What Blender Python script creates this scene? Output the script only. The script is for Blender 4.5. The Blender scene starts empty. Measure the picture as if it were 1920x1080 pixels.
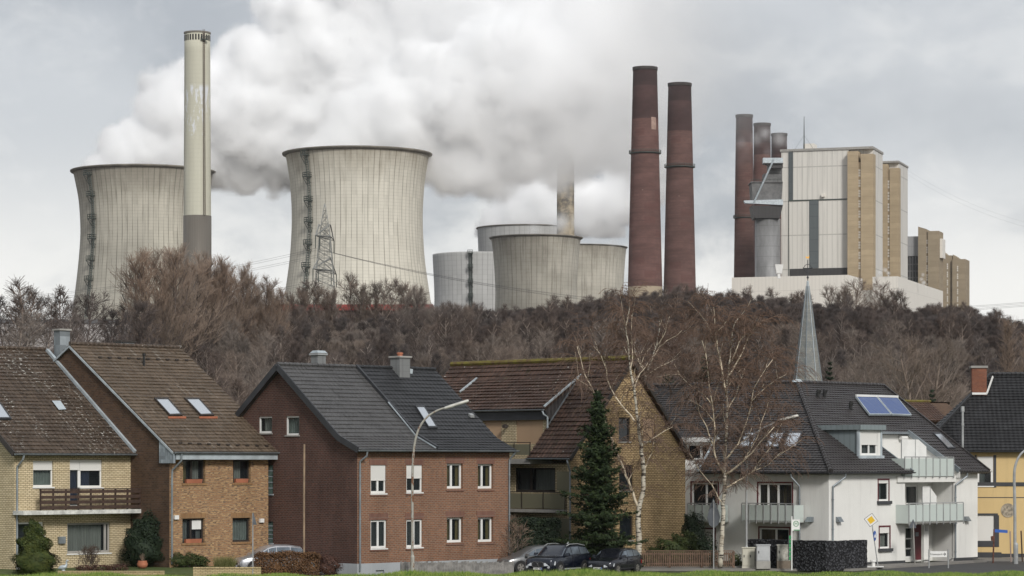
# settings of light
STEAM = True
HAZE = .00003
EXPO = 0.4
SUN_STR = 2.0
VOL_B = 40
# cloud radiances are multiplied by 0.1 (the sky strength), hence values above 1
SKY_STR = 0.1
SKY_OFF = 0.0
SKY_DARK = (3.6, 3.78, 4.05); SKY_LIGHT = (5.0, 5.15, 5.35); SKY_WHITE = (9.2, 9.0, 8.6); SKY_HOR = (7.8, 7.75, 7.5)
import bpy, bmesh, math, random
import numpy as np
from mathutils import Vector, Matrix
PI = math.pi
R = math.radians
scene = bpy.context.scene
COL = scene.collection
rnd = random.Random(7)

# ------------------------------------------------------------------ camera model (1920 x 1080 picture)
F, CX, HY, H = 5150.0, 960.0, 865.0, 6.3      # focal length in px, optical axis x, horizon y, eye height in m
def at(px, py, Y):
    """picture point at real distance Y -> world point"""
    return Vector(((px-CX)*Y/F, Y, H+(HY-py)*Y/F))
def zat(py, Y): return H+(HY-py)*Y/F

cam_d = bpy.data.cameras.new('camera')
cam = bpy.data.objects.new('camera', cam_d); COL.objects.link(cam)
cam.location = (0, 0, H); cam.rotation_euler = (R(90), 0, 0)
cam_d.sensor_width = 36; cam_d.lens = 36*F/1920.0
cam_d.shift_y = (HY-540)/1920.0
cam_d.clip_start = 0.5; cam_d.clip_end = 20000
scene.camera = cam

# ------------------------------------------------------------------ objects
def tag(o, label=None, cat=None, group=None, kind=None):
    if label: o['label'] = label
    if cat: o['category'] = cat
    if group: o['group'] = group
    if kind: o['kind'] = kind
    return o
def thing(name, label, cat, loc=(0, 0, 0), rz=0.0, group=None):
    o = bpy.data.objects.new(name, None); COL.objects.link(o)
    o.empty_display_size = 0.3
    o.location = loc; o.rotation_euler = (0, 0, rz)
    return tag(o, label, cat, group)
def link(name, me, parent=None, mat=None):
    o = bpy.data.objects.new(name, me); COL.objects.link(o)
    if parent is not None: o.parent = parent
    if mat is not None:
        me.materials.clear(); me.materials.append(mat)
    return o
def copy_tree(o, parent=None):
    c = o.copy(); COL.objects.link(c); c.parent = parent
    for ch in list(o.children): copy_tree(ch, c)
    return c

class MB:
    """collects polygons; build() makes one mesh object with metre UVs"""
    def __init__(s): s.v = []; s.f = []; s.uv = None
    def poly(s, pts):
        n = len(s.v); s.v += [tuple(p) for p in pts]; s.f.append(tuple(range(n, n+len(pts))))
    def box(s, x0, x1, y0, y1, z0, z1):
        if x1 < x0: x0, x1 = x1, x0
        if y1 < y0: y0, y1 = y1, y0
        if z1 < z0: z0, z1 = z1, z0
        n = len(s.v)
        s.v += [(x0,y0,z0),(x1,y0,z0),(x1,y1,z0),(x0,y1,z0),(x0,y0,z1),(x1,y0,z1),(x1,y1,z1),(x0,y1,z1)]
        for q in ((0,3,2,1),(4,5,6,7),(0,1,5,4),(1,2,6,5),(2,3,7,6),(3,0,4,7)): s.f.append(tuple(n+i for i in q))
        return s
    def hexa(s, b, t):
        """bottom ring b and top ring t (same count, ccw from above) closed"""
        n = len(s.v); k = len(b)
        s.v += [tuple(p) for p in b]+[tuple(p) for p in t]
        s.f.append(tuple(n+i for i in reversed(range(k)))); s.f.append(tuple(n+k+i for i in range(k)))
        for i in range(k):
            j = (i+1) % k; s.f.append((n+i, n+j, n+k+j, n+k+i))
        return s
    def tube(s, pts, rad, n=8, cap=True):
        pts = [Vector(p) for p in pts]
        if not hasattr(rad, '__len__'): rad = [rad]*len(pts)
        base = len(s.v); ref = None
        for i, p in enumerate(pts):
            d = (pts[min(i+1, len(pts)-1)]-pts[max(i-1, 0)]).normalized()
            if ref is None:
                a = d.cross(Vector((0, 0, 1)))
                if a.length < 1e-3: a = Vector((1, 0, 0))
            else: a = ref-d*ref.dot(d)
            a.normalize(); ref = a; b = d.cross(a)
            for k in range(n):
                t = 2*PI*k/n; q = p+(a*math.cos(t)+b*math.sin(t))*rad[i]; s.v.append(tuple(q))
        for i in range(len(pts)-1):
            for k in range(n):
                k2 = (k+1) % n
                s.f.append((base+i*n+k, base+i*n+k2, base+(i+1)*n+k2, base+(i+1)*n+k))
        if cap:
            s.f.append(tuple(base+k for k in reversed(range(n))))
            s.f.append(tuple(base+(len(pts)-1)*n+k for k in range(n)))
        return s
    def bar(s, a, b, w):
        return s.tube([a, b], w*0.7, 4)
    def lathe(s, prof, n=16, c=(0, 0), cap=True, a0=0.0):
        base = len(s.v)
        for r, z in prof:
            for k in range(n):
                t = a0+2*PI*k/n; s.v.append((c[0]+r*math.cos(t), c[1]+r*math.sin(t), z))
        for i in range(len(prof)-1):
            for k in range(n):
                k2 = (k+1) % n
                s.f.append((base+i*n+k, base+i*n+k2, base+(i+1)*n+k2, base+(i+1)*n+k))
        if cap:
            s.f.append(tuple(base+k for k in reversed(range(n))))
            s.f.append(tuple(base+(len(prof)-1)*n+k for k in range(n)))
        return s
    def build(s, name, mat, parent=None, smooth=False, fix=False):
        me = bpy.data.meshes.new(name); me.from_pydata(s.v, [], s.f); me.update()
        if fix:
            bm = bmesh.new(); bm.from_mesh(me); bmesh.ops.recalc_face_normals(bm, faces=bm.faces); bm.to_mesh(me); bm.free()
        uvl = me.uv_layers.new(name='metres')
        buf = np.zeros(len(me.loops)*2, dtype=np.float32)
        vs = me.vertices
        for p in me.polygons:
            n = p.normal
            if abs(n.z) > 0.985:
                t = Vector((1, 0, 0)); b = Vector((0, 1, 0))
            else:
                t = Vector((-n.y, n.x, 0)).normalized(); b = n.cross(t)
            for li in p.loop_indices:
                co = vs[me.loops[li].vertex_index].co
                buf[2*li] = co.dot(t); buf[2*li+1] = co.dot(b)
        uvl.data.foreach_set('uv', buf)
        if smooth:
            me.polygons.foreach_set('use_smooth', [True]*len(me.polygons))
        return link(name, me, parent, mat)

def np_mesh(name, verts, faces, k):
    """fast mesh of k-gons"""
    me = bpy.data.meshes.new(name)
    verts = np.asarray(verts, dtype=np.float32).reshape(-1, 3); faces = np.asarray(faces, dtype=np.int32).reshape(-1, k)
    me.vertices.add(len(verts)); me.vertices.foreach_set('co', verts.ravel())
    me.loops.add(faces.size); me.loops.foreach_set('vertex_index', faces.ravel())
    me.polygons.add(len(faces)); me.polygons.foreach_set('loop_start', np.arange(0, faces.size, k, dtype=np.int32))
    me.update(calc_edges=True); me.validate()
    return me

# ------------------------------------------------------------------ materials
class NT:
    def __init__(s, name):
        s.m = bpy.data.materials.new(name); s.m.use_nodes = True
        s.t = s.m.node_tree; s.b = s.t.nodes['Principled BSDF']; s.out = s.t.nodes['Material Output']
    def n(s, typ, **kw):
        nd = s.t.nodes.new(typ)
        for k, v in kw.items():
            if k.startswith('i_'): nd.inputs[k[2:].replace('_', ' ')].default_value = v
            else: setattr(nd, k, v)
        return nd
    def L(s, a, b): s.t.links.new(a, b)
    def val(s, x):
        return x
    def math(s, op, a, b=None, c=None, clamp=False):
        nd = s.t.nodes.new('ShaderNodeMath'); nd.operation = op; nd.use_clamp = clamp
        for i, x in enumerate((a, b, c)):
            if x is None: continue
            if isinstance(x, (int, float)): nd.inputs[i].default_value = x
            else: s.L(x, nd.inputs[i])
        return nd.outputs[0]
    def mix(s, fac, a, b, blend='MIX'):
        nd = s.t.nodes.new('ShaderNodeMix'); nd.data_type = 'RGBA'; nd.blend_type = blend
        for i, x in ((0, fac), (6, a), (7, b)):
            if isinstance(x, (int, float)): nd.inputs[i].default_value = x
            elif isinstance(x, (tuple, list)): nd.inputs[i].default_value = (x[0], x[1], x[2], 1)
            else: s.L(x, nd.inputs[i])
        return nd.outputs[2]
    def uv(s):
        return s.n('ShaderNodeUVMap', uv_map='metres').outputs[0]
    def obj(s):
        return s.n('ShaderNodeTexCoord').outputs['Object']
    def pos(s):
        return s.n('ShaderNodeNewGeometry').outputs['Position']
    def sep(s, v):
        nd = s.n('ShaderNodeSeparateXYZ'); s.L(v, nd.inputs[0]); return nd.outputs
    def scale(s, v, sc):
        nd = s.n('ShaderNodeVectorMath', operation='MULTIPLY'); s.L(v, nd.inputs[0]); nd.inputs[1].default_value = sc; return nd.outputs[0]
    def noise(s, v, scale=1.0, detail=4, rough=0.6):
        nd = s.n('ShaderNodeTexNoise'); s.L(v, nd.inputs['Vector'])
        nd.inputs['Scale'].default_value = scale; nd.inputs['Detail'].default_value = detail; nd.inputs['Roughness'].default_value = rough
        return nd.outputs['Fac']
    def ramp(s, x, lo, hi):
        """smooth 0..1 between lo and hi"""
        nd = s.n('ShaderNodeMapRange', interpolation_type='SMOOTHSTEP'); s.L(x, nd.inputs[0])
        nd.inputs[1].default_value = lo; nd.inputs[2].default_value = hi; return nd.outputs[0]
    def color(s, c):
        if isinstance(c, (tuple, list)): s.b.inputs['Base Color'].default_value = (c[0], c[1], c[2], 1)
        else: s.L(c, s.b.inputs['Base Color'])
    def set(s, rough=0.8, metal=0.0, spec=None):
        s.b.inputs['Roughness'].default_value = rough; s.b.inputs['Metallic'].default_value = metal
        if spec is not None: s.b.inputs['Specular IOR Level'].default_value = spec
        return s
    def bump(s, h, strength=0.5, dist=0.02):
        nd = s.n('ShaderNodeBump'); nd.inputs['Strength'].default_value = strength; nd.inputs['Distance'].default_value = dist
        s.L(h, nd.inputs['Height']); s.L(nd.outputs[0], s.b.inputs['Normal'])

def lin(r, g, b):
    f = lambda c: (c/255/12.92) if c <= 10 else ((c/255+0.055)/1.055)**2.4
    return (f(r), f(g), f(b))
def mul(c, k): return tuple(x*k for x in c)

def plain(name, c, rough=0.7, metal=0.0, var=0.18, scale=1.2, spec=None):
    t = NT(name); t.set(rough, metal, spec)
    if var:
        a = t.noise(t.pos(), scale, 5, 0.65); t.color(t.mix(t.ramp(a, 0.3, 0.7), mul(c, 1-var), mul(c, 1+var)))
    else: t.color(c)
    return t.m
def brick(name, c1, c2, mortar, w=0.25, h=0.083, dirt=0.25, c3=None, ms=0.014):
    t = NT(name); t.set(0.85, spec=0.25); uv = t.uv()
    b = t.n('ShaderNodeTexBrick'); t.L(uv, b.inputs['Vector'])
    b.inputs['Scale'].default_value = 1; b.inputs['Brick Width'].default_value = w; b.inputs['Row Height'].default_value = h
    b.inputs['Mortar Size'].default_value = ms; b.inputs['Mortar Smooth'].default_value = 0.3; b.inputs['Bias'].default_value = 0
    b.inputs['Mortar'].default_value = (*mortar, 1)
    if c3 is not None:
        n3 = t.noise(t.scale(uv, (4.2, 11.5, 1)), 1.0, 1, 0.5)
        a1 = t.mix(t.ramp(n3, 0.45, 0.62), c1, c3); t.L(a1, b.inputs['Color1'])
    else: b.inputs['Color1'].default_value = (*c1, 1)
    b.inputs['Color2'].default_value = (*c2, 1)
    d = t.noise(t.scale(t.pos(), (1, 1, .55)), 0.5, 7, 0.72)
    c = t.mix(t.ramp(d, 0.38, 0.7), t.mix(.25, b.outputs['Color'], mul(mortar, 1.3)), (0.0, 0.0, 0.0))
    c = t.mix(dirt, b.outputs['Color'], c)
    t.color(c); t.bump(b.outputs['Fac'], 0.5, -0.01)
    return t.m
def rooftile(name, c, var=0.3, col=0.3, row=0.36, lichen=0.0, moss=0.0, rough=0.6, wave=1.0, pale=0.0, spec=0.3):
    t = NT(name); t.set(rough, spec=spec); uv = t.uv(); o = t.sep(uv)
    u = t.math('DIVIDE', o[0], col); v = t.math('DIVIDE', o[1], row)
    cell = t.n('ShaderNodeCombineXYZ'); t.L(t.math('FLOOR', u), cell.inputs[0]); t.L(t.math('FLOOR', v), cell.inputs[1])
    wn = t.n('ShaderNodeTexWhiteNoise', noise_dimensions='2D'); t.L(cell.outputs[0], wn.inputs['Vector'])
    base = t.mix(wn.outputs['Value'], mul(c, 1-var), mul(c, 1+var))
    big = t.noise(t.pos(), 0.5, 6, 0.7)
    base = t.mix(t.ramp(big, 0.3, 0.75), base, t.mix(0.5, base, mul(c, 0.45)))
    if pale:
        st = t.noise(t.scale(uv, (3.0, 0.5, 1)), 1.0, 4, 0.7)
        base = t.mix(t.math('MULTIPLY', t.ramp(st, 0.55, 0.75), pale), base, (0.42, 0.4, 0.36))
    if lichen:
        ln = t.noise(t.scale(uv, (1, 1.4, 1)), 4.2, 3, 0.6); l2 = t.noise(t.pos(), 0.25, 2, 0.5)
        k = t.math('MULTIPLY', t.ramp(ln, 0.66-0.05*lichen, 0.72-0.05*lichen), t.ramp(l2, 0.35, 0.6))
        base = t.mix(k, base, (0.62, 0.61, 0.56))
    if moss:
        mn = t.noise(t.scale(uv, (0.5, 0.9, 1)), 2.2, 5, 0.7)
        base = t.mix(t.math('MULTIPLY', t.ramp(mn, 0.56, 0.7), moss), base, (0.05, 0.055, 0.018))
    t.color(base)
    h = t.math('SINE', t.math('MULTIPLY', u, 2*PI))
    t.bump(h, 0.55*wave, 0.035)
    return t.m
def glass(name, c=(0.02, 0.025, 0.03), clear=0.55, rough=0.03):
    t = NT(name); t.color(c); t.set(rough, spec=0.8)
    tr = t.n('ShaderNodeBsdfTransparent'); tr.inputs[0].default_value = (0.85, 0.9, 0.88, 1)
    mx = t.n('ShaderNodeMixShader'); mx.inputs[0].default_value = clear
    t.L(t.b.outputs[0], mx.inputs[1]); t.L(tr.outputs[0], mx.inputs[2]); t.L(mx.outputs[0], t.out.inputs['Surface'])
    return t.m
def cloth(name, c):
    t = NT(name); t.set(0.9); o = t.sep(t.uv())
    s = t.noise(t.scale(t.uv(), (7, 0.15, 1)), 1.0, 3, 0.6); t.color(t.mix(t.ramp(s, 0.3, 0.7), mul(c, 0.6), c)); return t.m
def tower_concrete(name, c, dark, top_z, rib=2.9, ring=1.6, streak=0.5, grid=0.45, h=120., topdark=0.5, big=0.3, blotch=None):
    """UV: u = metres round the shell, v = height"""
    t = NT(name); t.set(0.9, spec=0.2); uv = t.uv(); o = t.sep(uv)
    fu = t.math('ABSOLUTE', t.math('SUBTRACT', t.math('FRACT', t.math('DIVIDE', o[0], rib)), 0.5))
    fv = t.math('ABSOLUTE', t.math('SUBTRACT', t.math('FRACT', t.math('DIVIDE', o[1], ring)), 0.5))
    lu = t.ramp(fu, 0.36, 0.5); lv = t.ramp(fv, 0.38, 0.5)
    br = t.noise(t.scale(uv, (0.35, 0.03, 1)), 1.0, 5, 0.7)
    lu = t.math('MULTIPLY', lu, t.ramp(br, 0.32, 0.62))
    cellv = t.n('ShaderNodeCombineXYZ'); t.L(t.math('FLOOR', t.math('DIVIDE', o[0], rib)), cellv.inputs[0]); t.L(t.math('FLOOR', t.math('DIVIDE', o[1], ring*4)), cellv.inputs[1])
    wn = t.n('ShaderNodeTexWhiteNoise', noise_dimensions='2D'); t.L(cellv.outputs[0], wn.inputs['Vector'])
    base = t.mix(wn.outputs['Value'], mul(c, 0.94), mul(c, 1.05))
    bg = t.noise(t.scale(uv, (0.02, 0.025, 1)), 1.0, 6, 0.65)
    base = t.mix(t.math('MULTIPLY', t.ramp(bg, 0.4, 0.75), big), base, dark)
    sn = t.noise(t.scale(uv, (0.55, 0.022, 1)), 1.0, 6, 0.75)
    up = t.math('POWER', t.math('DIVIDE', o[1], top_z, clamp=True), 3.0)
    base = t.mix(t.math('MULTIPLY', t.math('MULTIPLY', t.ramp(sn, 0.5, 0.72), streak), t.math('ADD', t.math('MULTIPLY', up, 0.8), 0.2)), base, mul(dark, 0.6))
    nt = t.noise(t.scale(uv, (0.12, 0.05, 1)), 1.0, 4, 0.7)
    rim = t.math('MULTIPLY', t.ramp(t.math('ADD', t.math('DIVIDE', t.math('SUBTRACT', o[1], top_z), h*0.28), t.math('MULTIPLY', nt, 0.9)), -0.15, 0.7), topdark)
    base = t.mix(rim, base, dark)
    base = t.mix(t.math('MULTIPLY', lu, grid), base, mul(dark, 0.45))
    base = t.mix(t.math('MULTIPLY', lv, grid*0.28), base, mul(dark, 0.5))
    t.color(base); return t.m
def clad(name, c, rib=0.9, seam=9.0, dark=0.35, streak=0.25):
    t = NT(name); t.set(0.55, spec=0.3); uv = t.uv(); o = t.sep(uv)
    fu = t.math('ABSOLUTE', t.math('SUBTRACT', t.math('FRACT', t.math('DIVIDE', o[0], rib)), 0.5))
    fv = t.math('ABSOLUTE', t.math('SUBTRACT', t.math('FRACT', t.math('DIVIDE', o[1], seam)), 0.5))
    k = t.math('MAXIMUM', t.math('MULTIPLY', t.ramp(fu, 0.3, 0.5), 0.45), t.ramp(fv, 0.475, 0.495))
    sn = t.noise(t.scale(uv, (0.5, 0.02, 1)), 1.0, 5, 0.7)
    base = t.mix(t.math('MULTIPLY', t.ramp(sn, 0.45, 0.75), streak), c, mul(c, 0.45))
    t.color(t.mix(t.math('MULTIPLY', k, dark), base, mul(c, 0.3))); return t.m
def bark(name, c, var=0.35):
    t = NT(name); t.set(0.95, spec=0.1)
    oi = t.n('ShaderNodeObjectInfo'); a = t.noise(t.pos(), 0.08, 3, 0.6)
    base = t.mix(oi.outputs['Random'], mul(c, 1-var), mul(c, 1+var))
    t.color(t.mix(t.ramp(a, 0.35, 0.65), base, t.mix(0.5, base, (c[0]*1.25, c[1]*1.05, c[2]*0.9)))); return t.m
def leafy(name, c, c2):
    t = NT(name); t.set(0.7, spec=0.25)
    a = t.noise(t.pos(), 2.3, 4, 0.7); t.color(t.mix(t.ramp(a, 0.35, 0.68), c, c2)); return t.m

M = {}
M['white_frame'] = plain('white_pvc', (0.75, 0.75, 0.73), 0.4, var=0.05)
M['shutter'] = clad('roller_shutter', (0.72, 0.71, 0.68), rib=50, seam=0.055, dark=0.35, streak=0.05)
M['shutter_beige'] = clad('beige_shutter', (0.48, 0.33, 0.21), rib=50, seam=0.06, dark=0.3, streak=0.1)
M['dark_frame'] = plain('dark_brown_frame', (0.035, 0.028, 0.024), 0.5)
M['maroon'] = plain('maroon_paint', (0.11, 0.018, 0.025), 0.5)
M['glass'] = glass('window_glass')
M['glass_dark'] = glass('dark_window_glass', clear=0.3)
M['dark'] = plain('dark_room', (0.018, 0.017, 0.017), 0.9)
M['curtain'] = cloth('white_curtain', (0.5, 0.5, 0.47))
M['curtain_grey'] = cloth('grey_curtain', (0.26, 0.27, 0.27))
M['curtain_blue'] = cloth('blue_curtain', (0.07, 0.08, 0.16))
M['curtain_yellow'] = cloth('yellow_curtain', (0.33, 0.25, 0.09))
M['blind_green'] = plain('pale_blind', (0.36, 0.4, 0.38), 0.8)
M['zinc'] = plain('zinc', (0.25, 0.28, 0.3), 0.45, 0.5)
M['zinc_light'] = plain('light_zinc', (0.42, 0.47, 0.5), 0.5, 0.2)
M['steel'] = plain('galvanised_steel', (0.38, 0.39, 0.39), 0.5, 0.4)
M['anthracite'] = plain('anthracite_metal', (0.035, 0.037, 0.042), 0.5)
M['concrete'] = plain('grey_concrete', (0.3, 0.29, 0.27), 0.9)
M['terracotta'] = plain('terracotta', (0.36, 0.13, 0.07), 0.8)
M['wood_dark'] = plain('dark_stained_wood', (0.05, 0.028, 0.02), 0.75, var=0.35, scale=4)
M['wood_fence'] = plain('brown_fence_wood', (0.15, 0.095, 0.065), 0.8, var=0.3, scale=4)
M['wood_grey'] = plain('weathered_grey_planks', (0.2, 0.19, 0.18), 0.9, var=0.35, scale=3)
M['white_paint'] = plain('white_paint', (0.72, 0.72, 0.7), 0.6, var=0.06)
M['peeling'] = plain('peeling_white_fascia', (0.55, 0.55, 0.52), 0.7, var=0.3, scale=3)
M['black'] = plain('black_rubber', (0.012, 0.012, 0.012), 0.6, var=0)
# ------------------------------------------------------------------ house helpers
class Frame:
    """house-local frame: x along the street front (to the right), y into the house, z up"""
    def __init__(s, px, Y, ang, z0=0.0):
        a = R(ang); s.ang = a; s.O = Vector(((px-CX)*Y/F, Y, 0)); s.z0 = z0
        s.u = Vector((math.cos(a), math.sin(a), 0)); s.v = Vector((-math.sin(a), math.cos(a), 0))
    def _ray(s, px, py): return Vector(((px-CX)/F, 1, (HY-py)/F))
    def front(s, px, py, y=0.0):
        d = s._ray(px, py); t = (y+s.O.dot(s.v))/d.dot(s.v); p = Vector((0, 0, H))+d*t
        return ((p-s.O).dot(s.u), p.z)
    def side(s, px, py, x=0.0):
        d = s._ray(px, py); t = (x+s.O.dot(s.u))/d.dot(s.u); p = Vector((0, 0, H))+d*t
        return ((p-s.O).dot(s.v), p.z)
    def plane(s, px, py, p0, nrm):
        """picture point on the plane through local point p0 with local normal nrm -> local point"""
        d = s._ray(px, py); dl = Vector((d.dot(s.u), d.dot(s.v), d.z)); c = Vector((-s.O.dot(s.u), -s.O.dot(s.v), H))
        t = (Vector(p0)-c).dot(nrm)/dl.dot(nrm); return c+dl*t
    def world(s, p): return Vector((s.O.x, s.O.y, 0))+s.u*p[0]+s.v*p[1]+Vector((0, 0, p[2]))
    def rect(s, r, kind='front', off=0.0):
        """picture rectangle (x0, x1, y0, y1) -> rectangle (s0, s1, z0, z1) on the wall plane"""
        x0, x1, y0, y1 = r; f = s.front if kind == 'front' else s.side
        my = (y0+y1)/2; mx = (x0+x1)/2
        a = f(x0, my, off)[0]; b = f(x1, my, off)[0]
        return (min(a, b), max(a, b), f(mx, y1, off)[1], f(mx, y0, off)[1])

class Plane:
    """a wall plane of a house: coordinates s (along), z (up), d (depth into the house)"""
    def __init__(s, kind, off=0.0): s.kind = kind; s.off = off
    def p(s, a, d, z): return (a, s.off+d, z) if s.kind == 'front' else (s.off+d, a, z)
    def box(s, mb, a0, a1, d0, d1, z0, z1):
        p, q = s.p(a0, d0, z0), s.p(a1, d1, z1); mb.box(p[0], q[0], p[1], q[1], p[2], q[2])
    def quad(s, mb, a0, a1, d, z0, z1):
        q = [s.p(a0, d, z0), s.p(a1, d, z0), s.p(a1, d, z1), s.p(a0, d, z1)]
        mb.poly(q if s.kind == 'front' else q[::-1])

def clip_poly(poly, outline):
    """Sutherland-Hodgman against a convex ccw outline"""
    out = poly
    n = len(outline)
    for i in range(n):
        a, b = outline[i], outline[(i+1) % n]; inp = out; out = []
        if not inp: break
        side = lambda p: (b[0]-a[0])*(p[1]-a[1])-(b[1]-a[1])*(p[0]-a[0])
        for j in range(len(inp)):
            p, q = inp[j], inp[(j+1) % len(inp)]; sp, sq = side(p), side(q)
            if sp >= -1e-9: out.append(p)
            if (sp > 1e-9 and sq < -1e-9) or (sp < -1e-9 and sq > 1e-9):
                t = sp/(sp-sq); out.append((p[0]+(q[0]-p[0])*t, p[1]+(q[1]-p[1])*t))
    return out

def wall(mb, pl, outline, openings, reveal=0.14):
    """outline: convex ccw polygon in (s, z); openings: rectangles cut out of it, with reveals"""
    ss = sorted({p[0] for p in outline} | {o[0] for o in openings} | {o[1] for o in openings})
    zs = sorted({p[1] for p in outline} | {o[2] for o in openings} | {o[3] for o in openings})
    for i in range(len(ss)-1):
        for j in range(len(zs)-1):
            a0, a1, z0, z1 = ss[i], ss[i+1], zs[j], zs[j+1]
            if a1-a0 < 1e-5 or z1-z0 < 1e-5: continue
            mc, mz = (a0+a1)/2, (z0+z1)/2
            if any(o[0] < mc < o[1] and o[2] < mz < o[3] for o in openings): continue
            c = clip_poly([(a0, z0), (a1, z0), (a1, z1), (a0, z1)], outline)
            if len(c) >= 3:
                q = [pl.p(a, 0, z) for a, z in c]; mb.poly(q if pl.kind == 'front' else q[::-1])
    for a0, a1, z0, z1 in openings:
        r = reveal
        fl = (lambda q: q) if pl.kind == 'front' else (lambda q: q[::-1])
        P = pl.p
        mb.poly(fl([P(a0,0,z0), P(a1,0,z0), P(a1,r,z0), P(a0,r,z0)]))
        mb.poly(fl([P(a0,0,z1), P(a0,r,z1), P(a1,r,z1), P(a1,0,z1)]))
        mb.poly(fl([P(a0,0,z0), P(a0,r,z0), P(a0,r,z1), P(a0,0,z1)]))
        mb.poly(fl([P(a1,0,z0), P(a1,0,z1), P(a1,r,z1), P(a1,r,z0)]))

def window(par, pl, r, depth=0.14, fw=0.085, mat='white_frame', mull=(), trans=(), shutter=0.0, smat='shutter', sill='white_frame',
           curtain=None, cover=(0, 1), pane='glass', name='window', surround=None, label=None, sillout=0.06):
    """frame (the part) with pane, shutter, sill and curtain as its sub-parts"""
    a0, a1, z0, z1 = r; mb = MB(); d0, d1 = depth-0.05, depth+0.03; b = pl.box
    b(mb, a0, a0+fw, d0, d1, z0, z1); b(mb, a1-fw, a1, d0, d1, z0, z1)
    b(mb, a0+fw, a1-fw, d0, d1, z0, z0+fw*1.2); b(mb, a0+fw, a1-fw, d0, d1, z1-fw, z1)
    w = a1-a0; h = z1-z0
    for m in mull: b(mb, a0+w*m-fw*0.6, a0+w*m+fw*0.6, d0-0.01, d1, z0+fw*1.2, z1-fw)
    for m in trans: b(mb, a0+fw, a1-fw, d0-0.004, d1-0.004, z0+h*m-fw*0.5, z0+h*m+fw*0.5)
    f = mb.build(name, M[mat], par); f['label'] = label if label else ''
    if not label: del f['label']
    g = MB(); pl.quad(g, a0+fw*0.5, a1-fw*0.5, depth, z0+fw*0.5, z1-fw*0.5); g.build('pane', M[pane], f)
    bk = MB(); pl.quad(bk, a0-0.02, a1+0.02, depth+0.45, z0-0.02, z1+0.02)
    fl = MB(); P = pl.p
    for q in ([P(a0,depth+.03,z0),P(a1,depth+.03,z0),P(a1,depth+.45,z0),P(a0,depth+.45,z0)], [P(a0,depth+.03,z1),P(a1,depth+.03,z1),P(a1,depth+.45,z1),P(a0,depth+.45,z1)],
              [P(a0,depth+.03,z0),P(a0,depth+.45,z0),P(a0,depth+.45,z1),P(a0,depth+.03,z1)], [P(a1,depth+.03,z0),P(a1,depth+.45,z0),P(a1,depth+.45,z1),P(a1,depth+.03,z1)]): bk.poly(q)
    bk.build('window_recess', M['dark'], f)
    if curtain:
        cs = curtain if isinstance(curtain, (list, tuple)) else [(curtain, cover[0], cover[1])]
        for cm, c0, c1 in cs:
            c = MB(); n = max(6, int((c1-c0)*w/0.09)); zt, zb = z1-fw, z0+fw
            for i in range(n):
                s0 = a0+w*(c0+(c1-c0)*i/n); s1 = a0+w*(c0+(c1-c0)*(i+1)/n); e0 = depth+0.12+0.03*(i % 2); e1 = depth+0.12+0.03*((i+1) % 2)
                q = [P(s0, e0, zb), P(s1, e1, zb), P(s1, e1, zt), P(s0, e0, zt)]; c.poly(q)
            c.build('curtain', M[cm], f)
    if shutter:
        s = MB(); b(s, a0+0.02, a1-0.02, depth-0.085, depth-0.055, z1-h*shutter, z1-0.005); b(s, a0+0.02, a1-0.02, depth-0.095, depth-0.05, z1-h*shutter-0.05, z1-h*shutter)
        s.build('shutter', M[smat], f)
    if sill:
        s = MB(); b(s, a0-0.05, a1+0.05, -sillout, depth-0.055, z0-0.07, z0-0.004); s.build('sill', M[sill], f)
    if surround:
        s = MB(); k = 0.09
        b(s, a0-k, a0, -0.02, 0.03, z0-0.0, z1+k); b(s, a1, a1+k, -0.02, 0.03, z0, z1+k); b(s, a0, a1, -0.02, 0.03, z1, z1+k)
        s.build('surround', M[surround], f)
    return f

rt_ = random.Random(21)
def tiled_slope(mb, A, B, C, D, row=0.36, lift=0.045, thick=0.16, n=None):
    """stepped tile courses on the slope A-B (eave, left to right) D-C (ridge); solid underside"""
    A, B, C, D = map(Vector, (A, B, C, D))
    nrm = (B-A).cross(D-A)
    if nrm.length < 1e-6: nrm = (B-A).cross(C-A)
    nrm.normalize()
    if nrm.z < 0: nrm = -nrm
    ln = max((D-A).length, (C-B).length)
    n = n or max(1, int(round(ln/row)))
    for i in range(n):
        t0, t1 = i/n, (i+1)/n
        a0, b0 = A.lerp(D, t0), B.lerp(C, t0); a1, b1 = A.lerp(D, t1), B.lerp(C, t1)
        l0 = nrm*lift; k = max(1, int((b0-a0).length/0.9)); sh = rt_.random()
        for j in range(k):
            f0 = 0 if j == 0 else (j+sh-.5)/k; f1 = 1 if j == k-1 else (j+.5+sh)/k; e = nrm*(lift*(1+rt_.uniform(-.3, .35))); g0, g1, h0, h1 = a0.lerp(b0, f0), a0.lerp(b0, f1), a1.lerp(b1, f0), a1.lerp(b1, f1)
            mb.poly([g0+e, g1+e, h1, h0] if (h1-h0).length > 1e-4 else [g0+e, g1+e, h1])
            mb.poly([g0-nrm*0.01, g1-nrm*0.01, g1+e, g0+e])
        mb.poly([a0-nrm*0.01, a0+l0, a1]); mb.poly([b0+l0, b0-nrm*0.01, b1])
    u = nrm*(-thick)
    mb.poly([D+u, C+u, B+u, A+u]); mb.poly([A+u, B+u, B, A]); mb.poly([B+u, C+u, C, B]); mb.poly([D+u, A+u, A, D])
    return nrm

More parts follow.
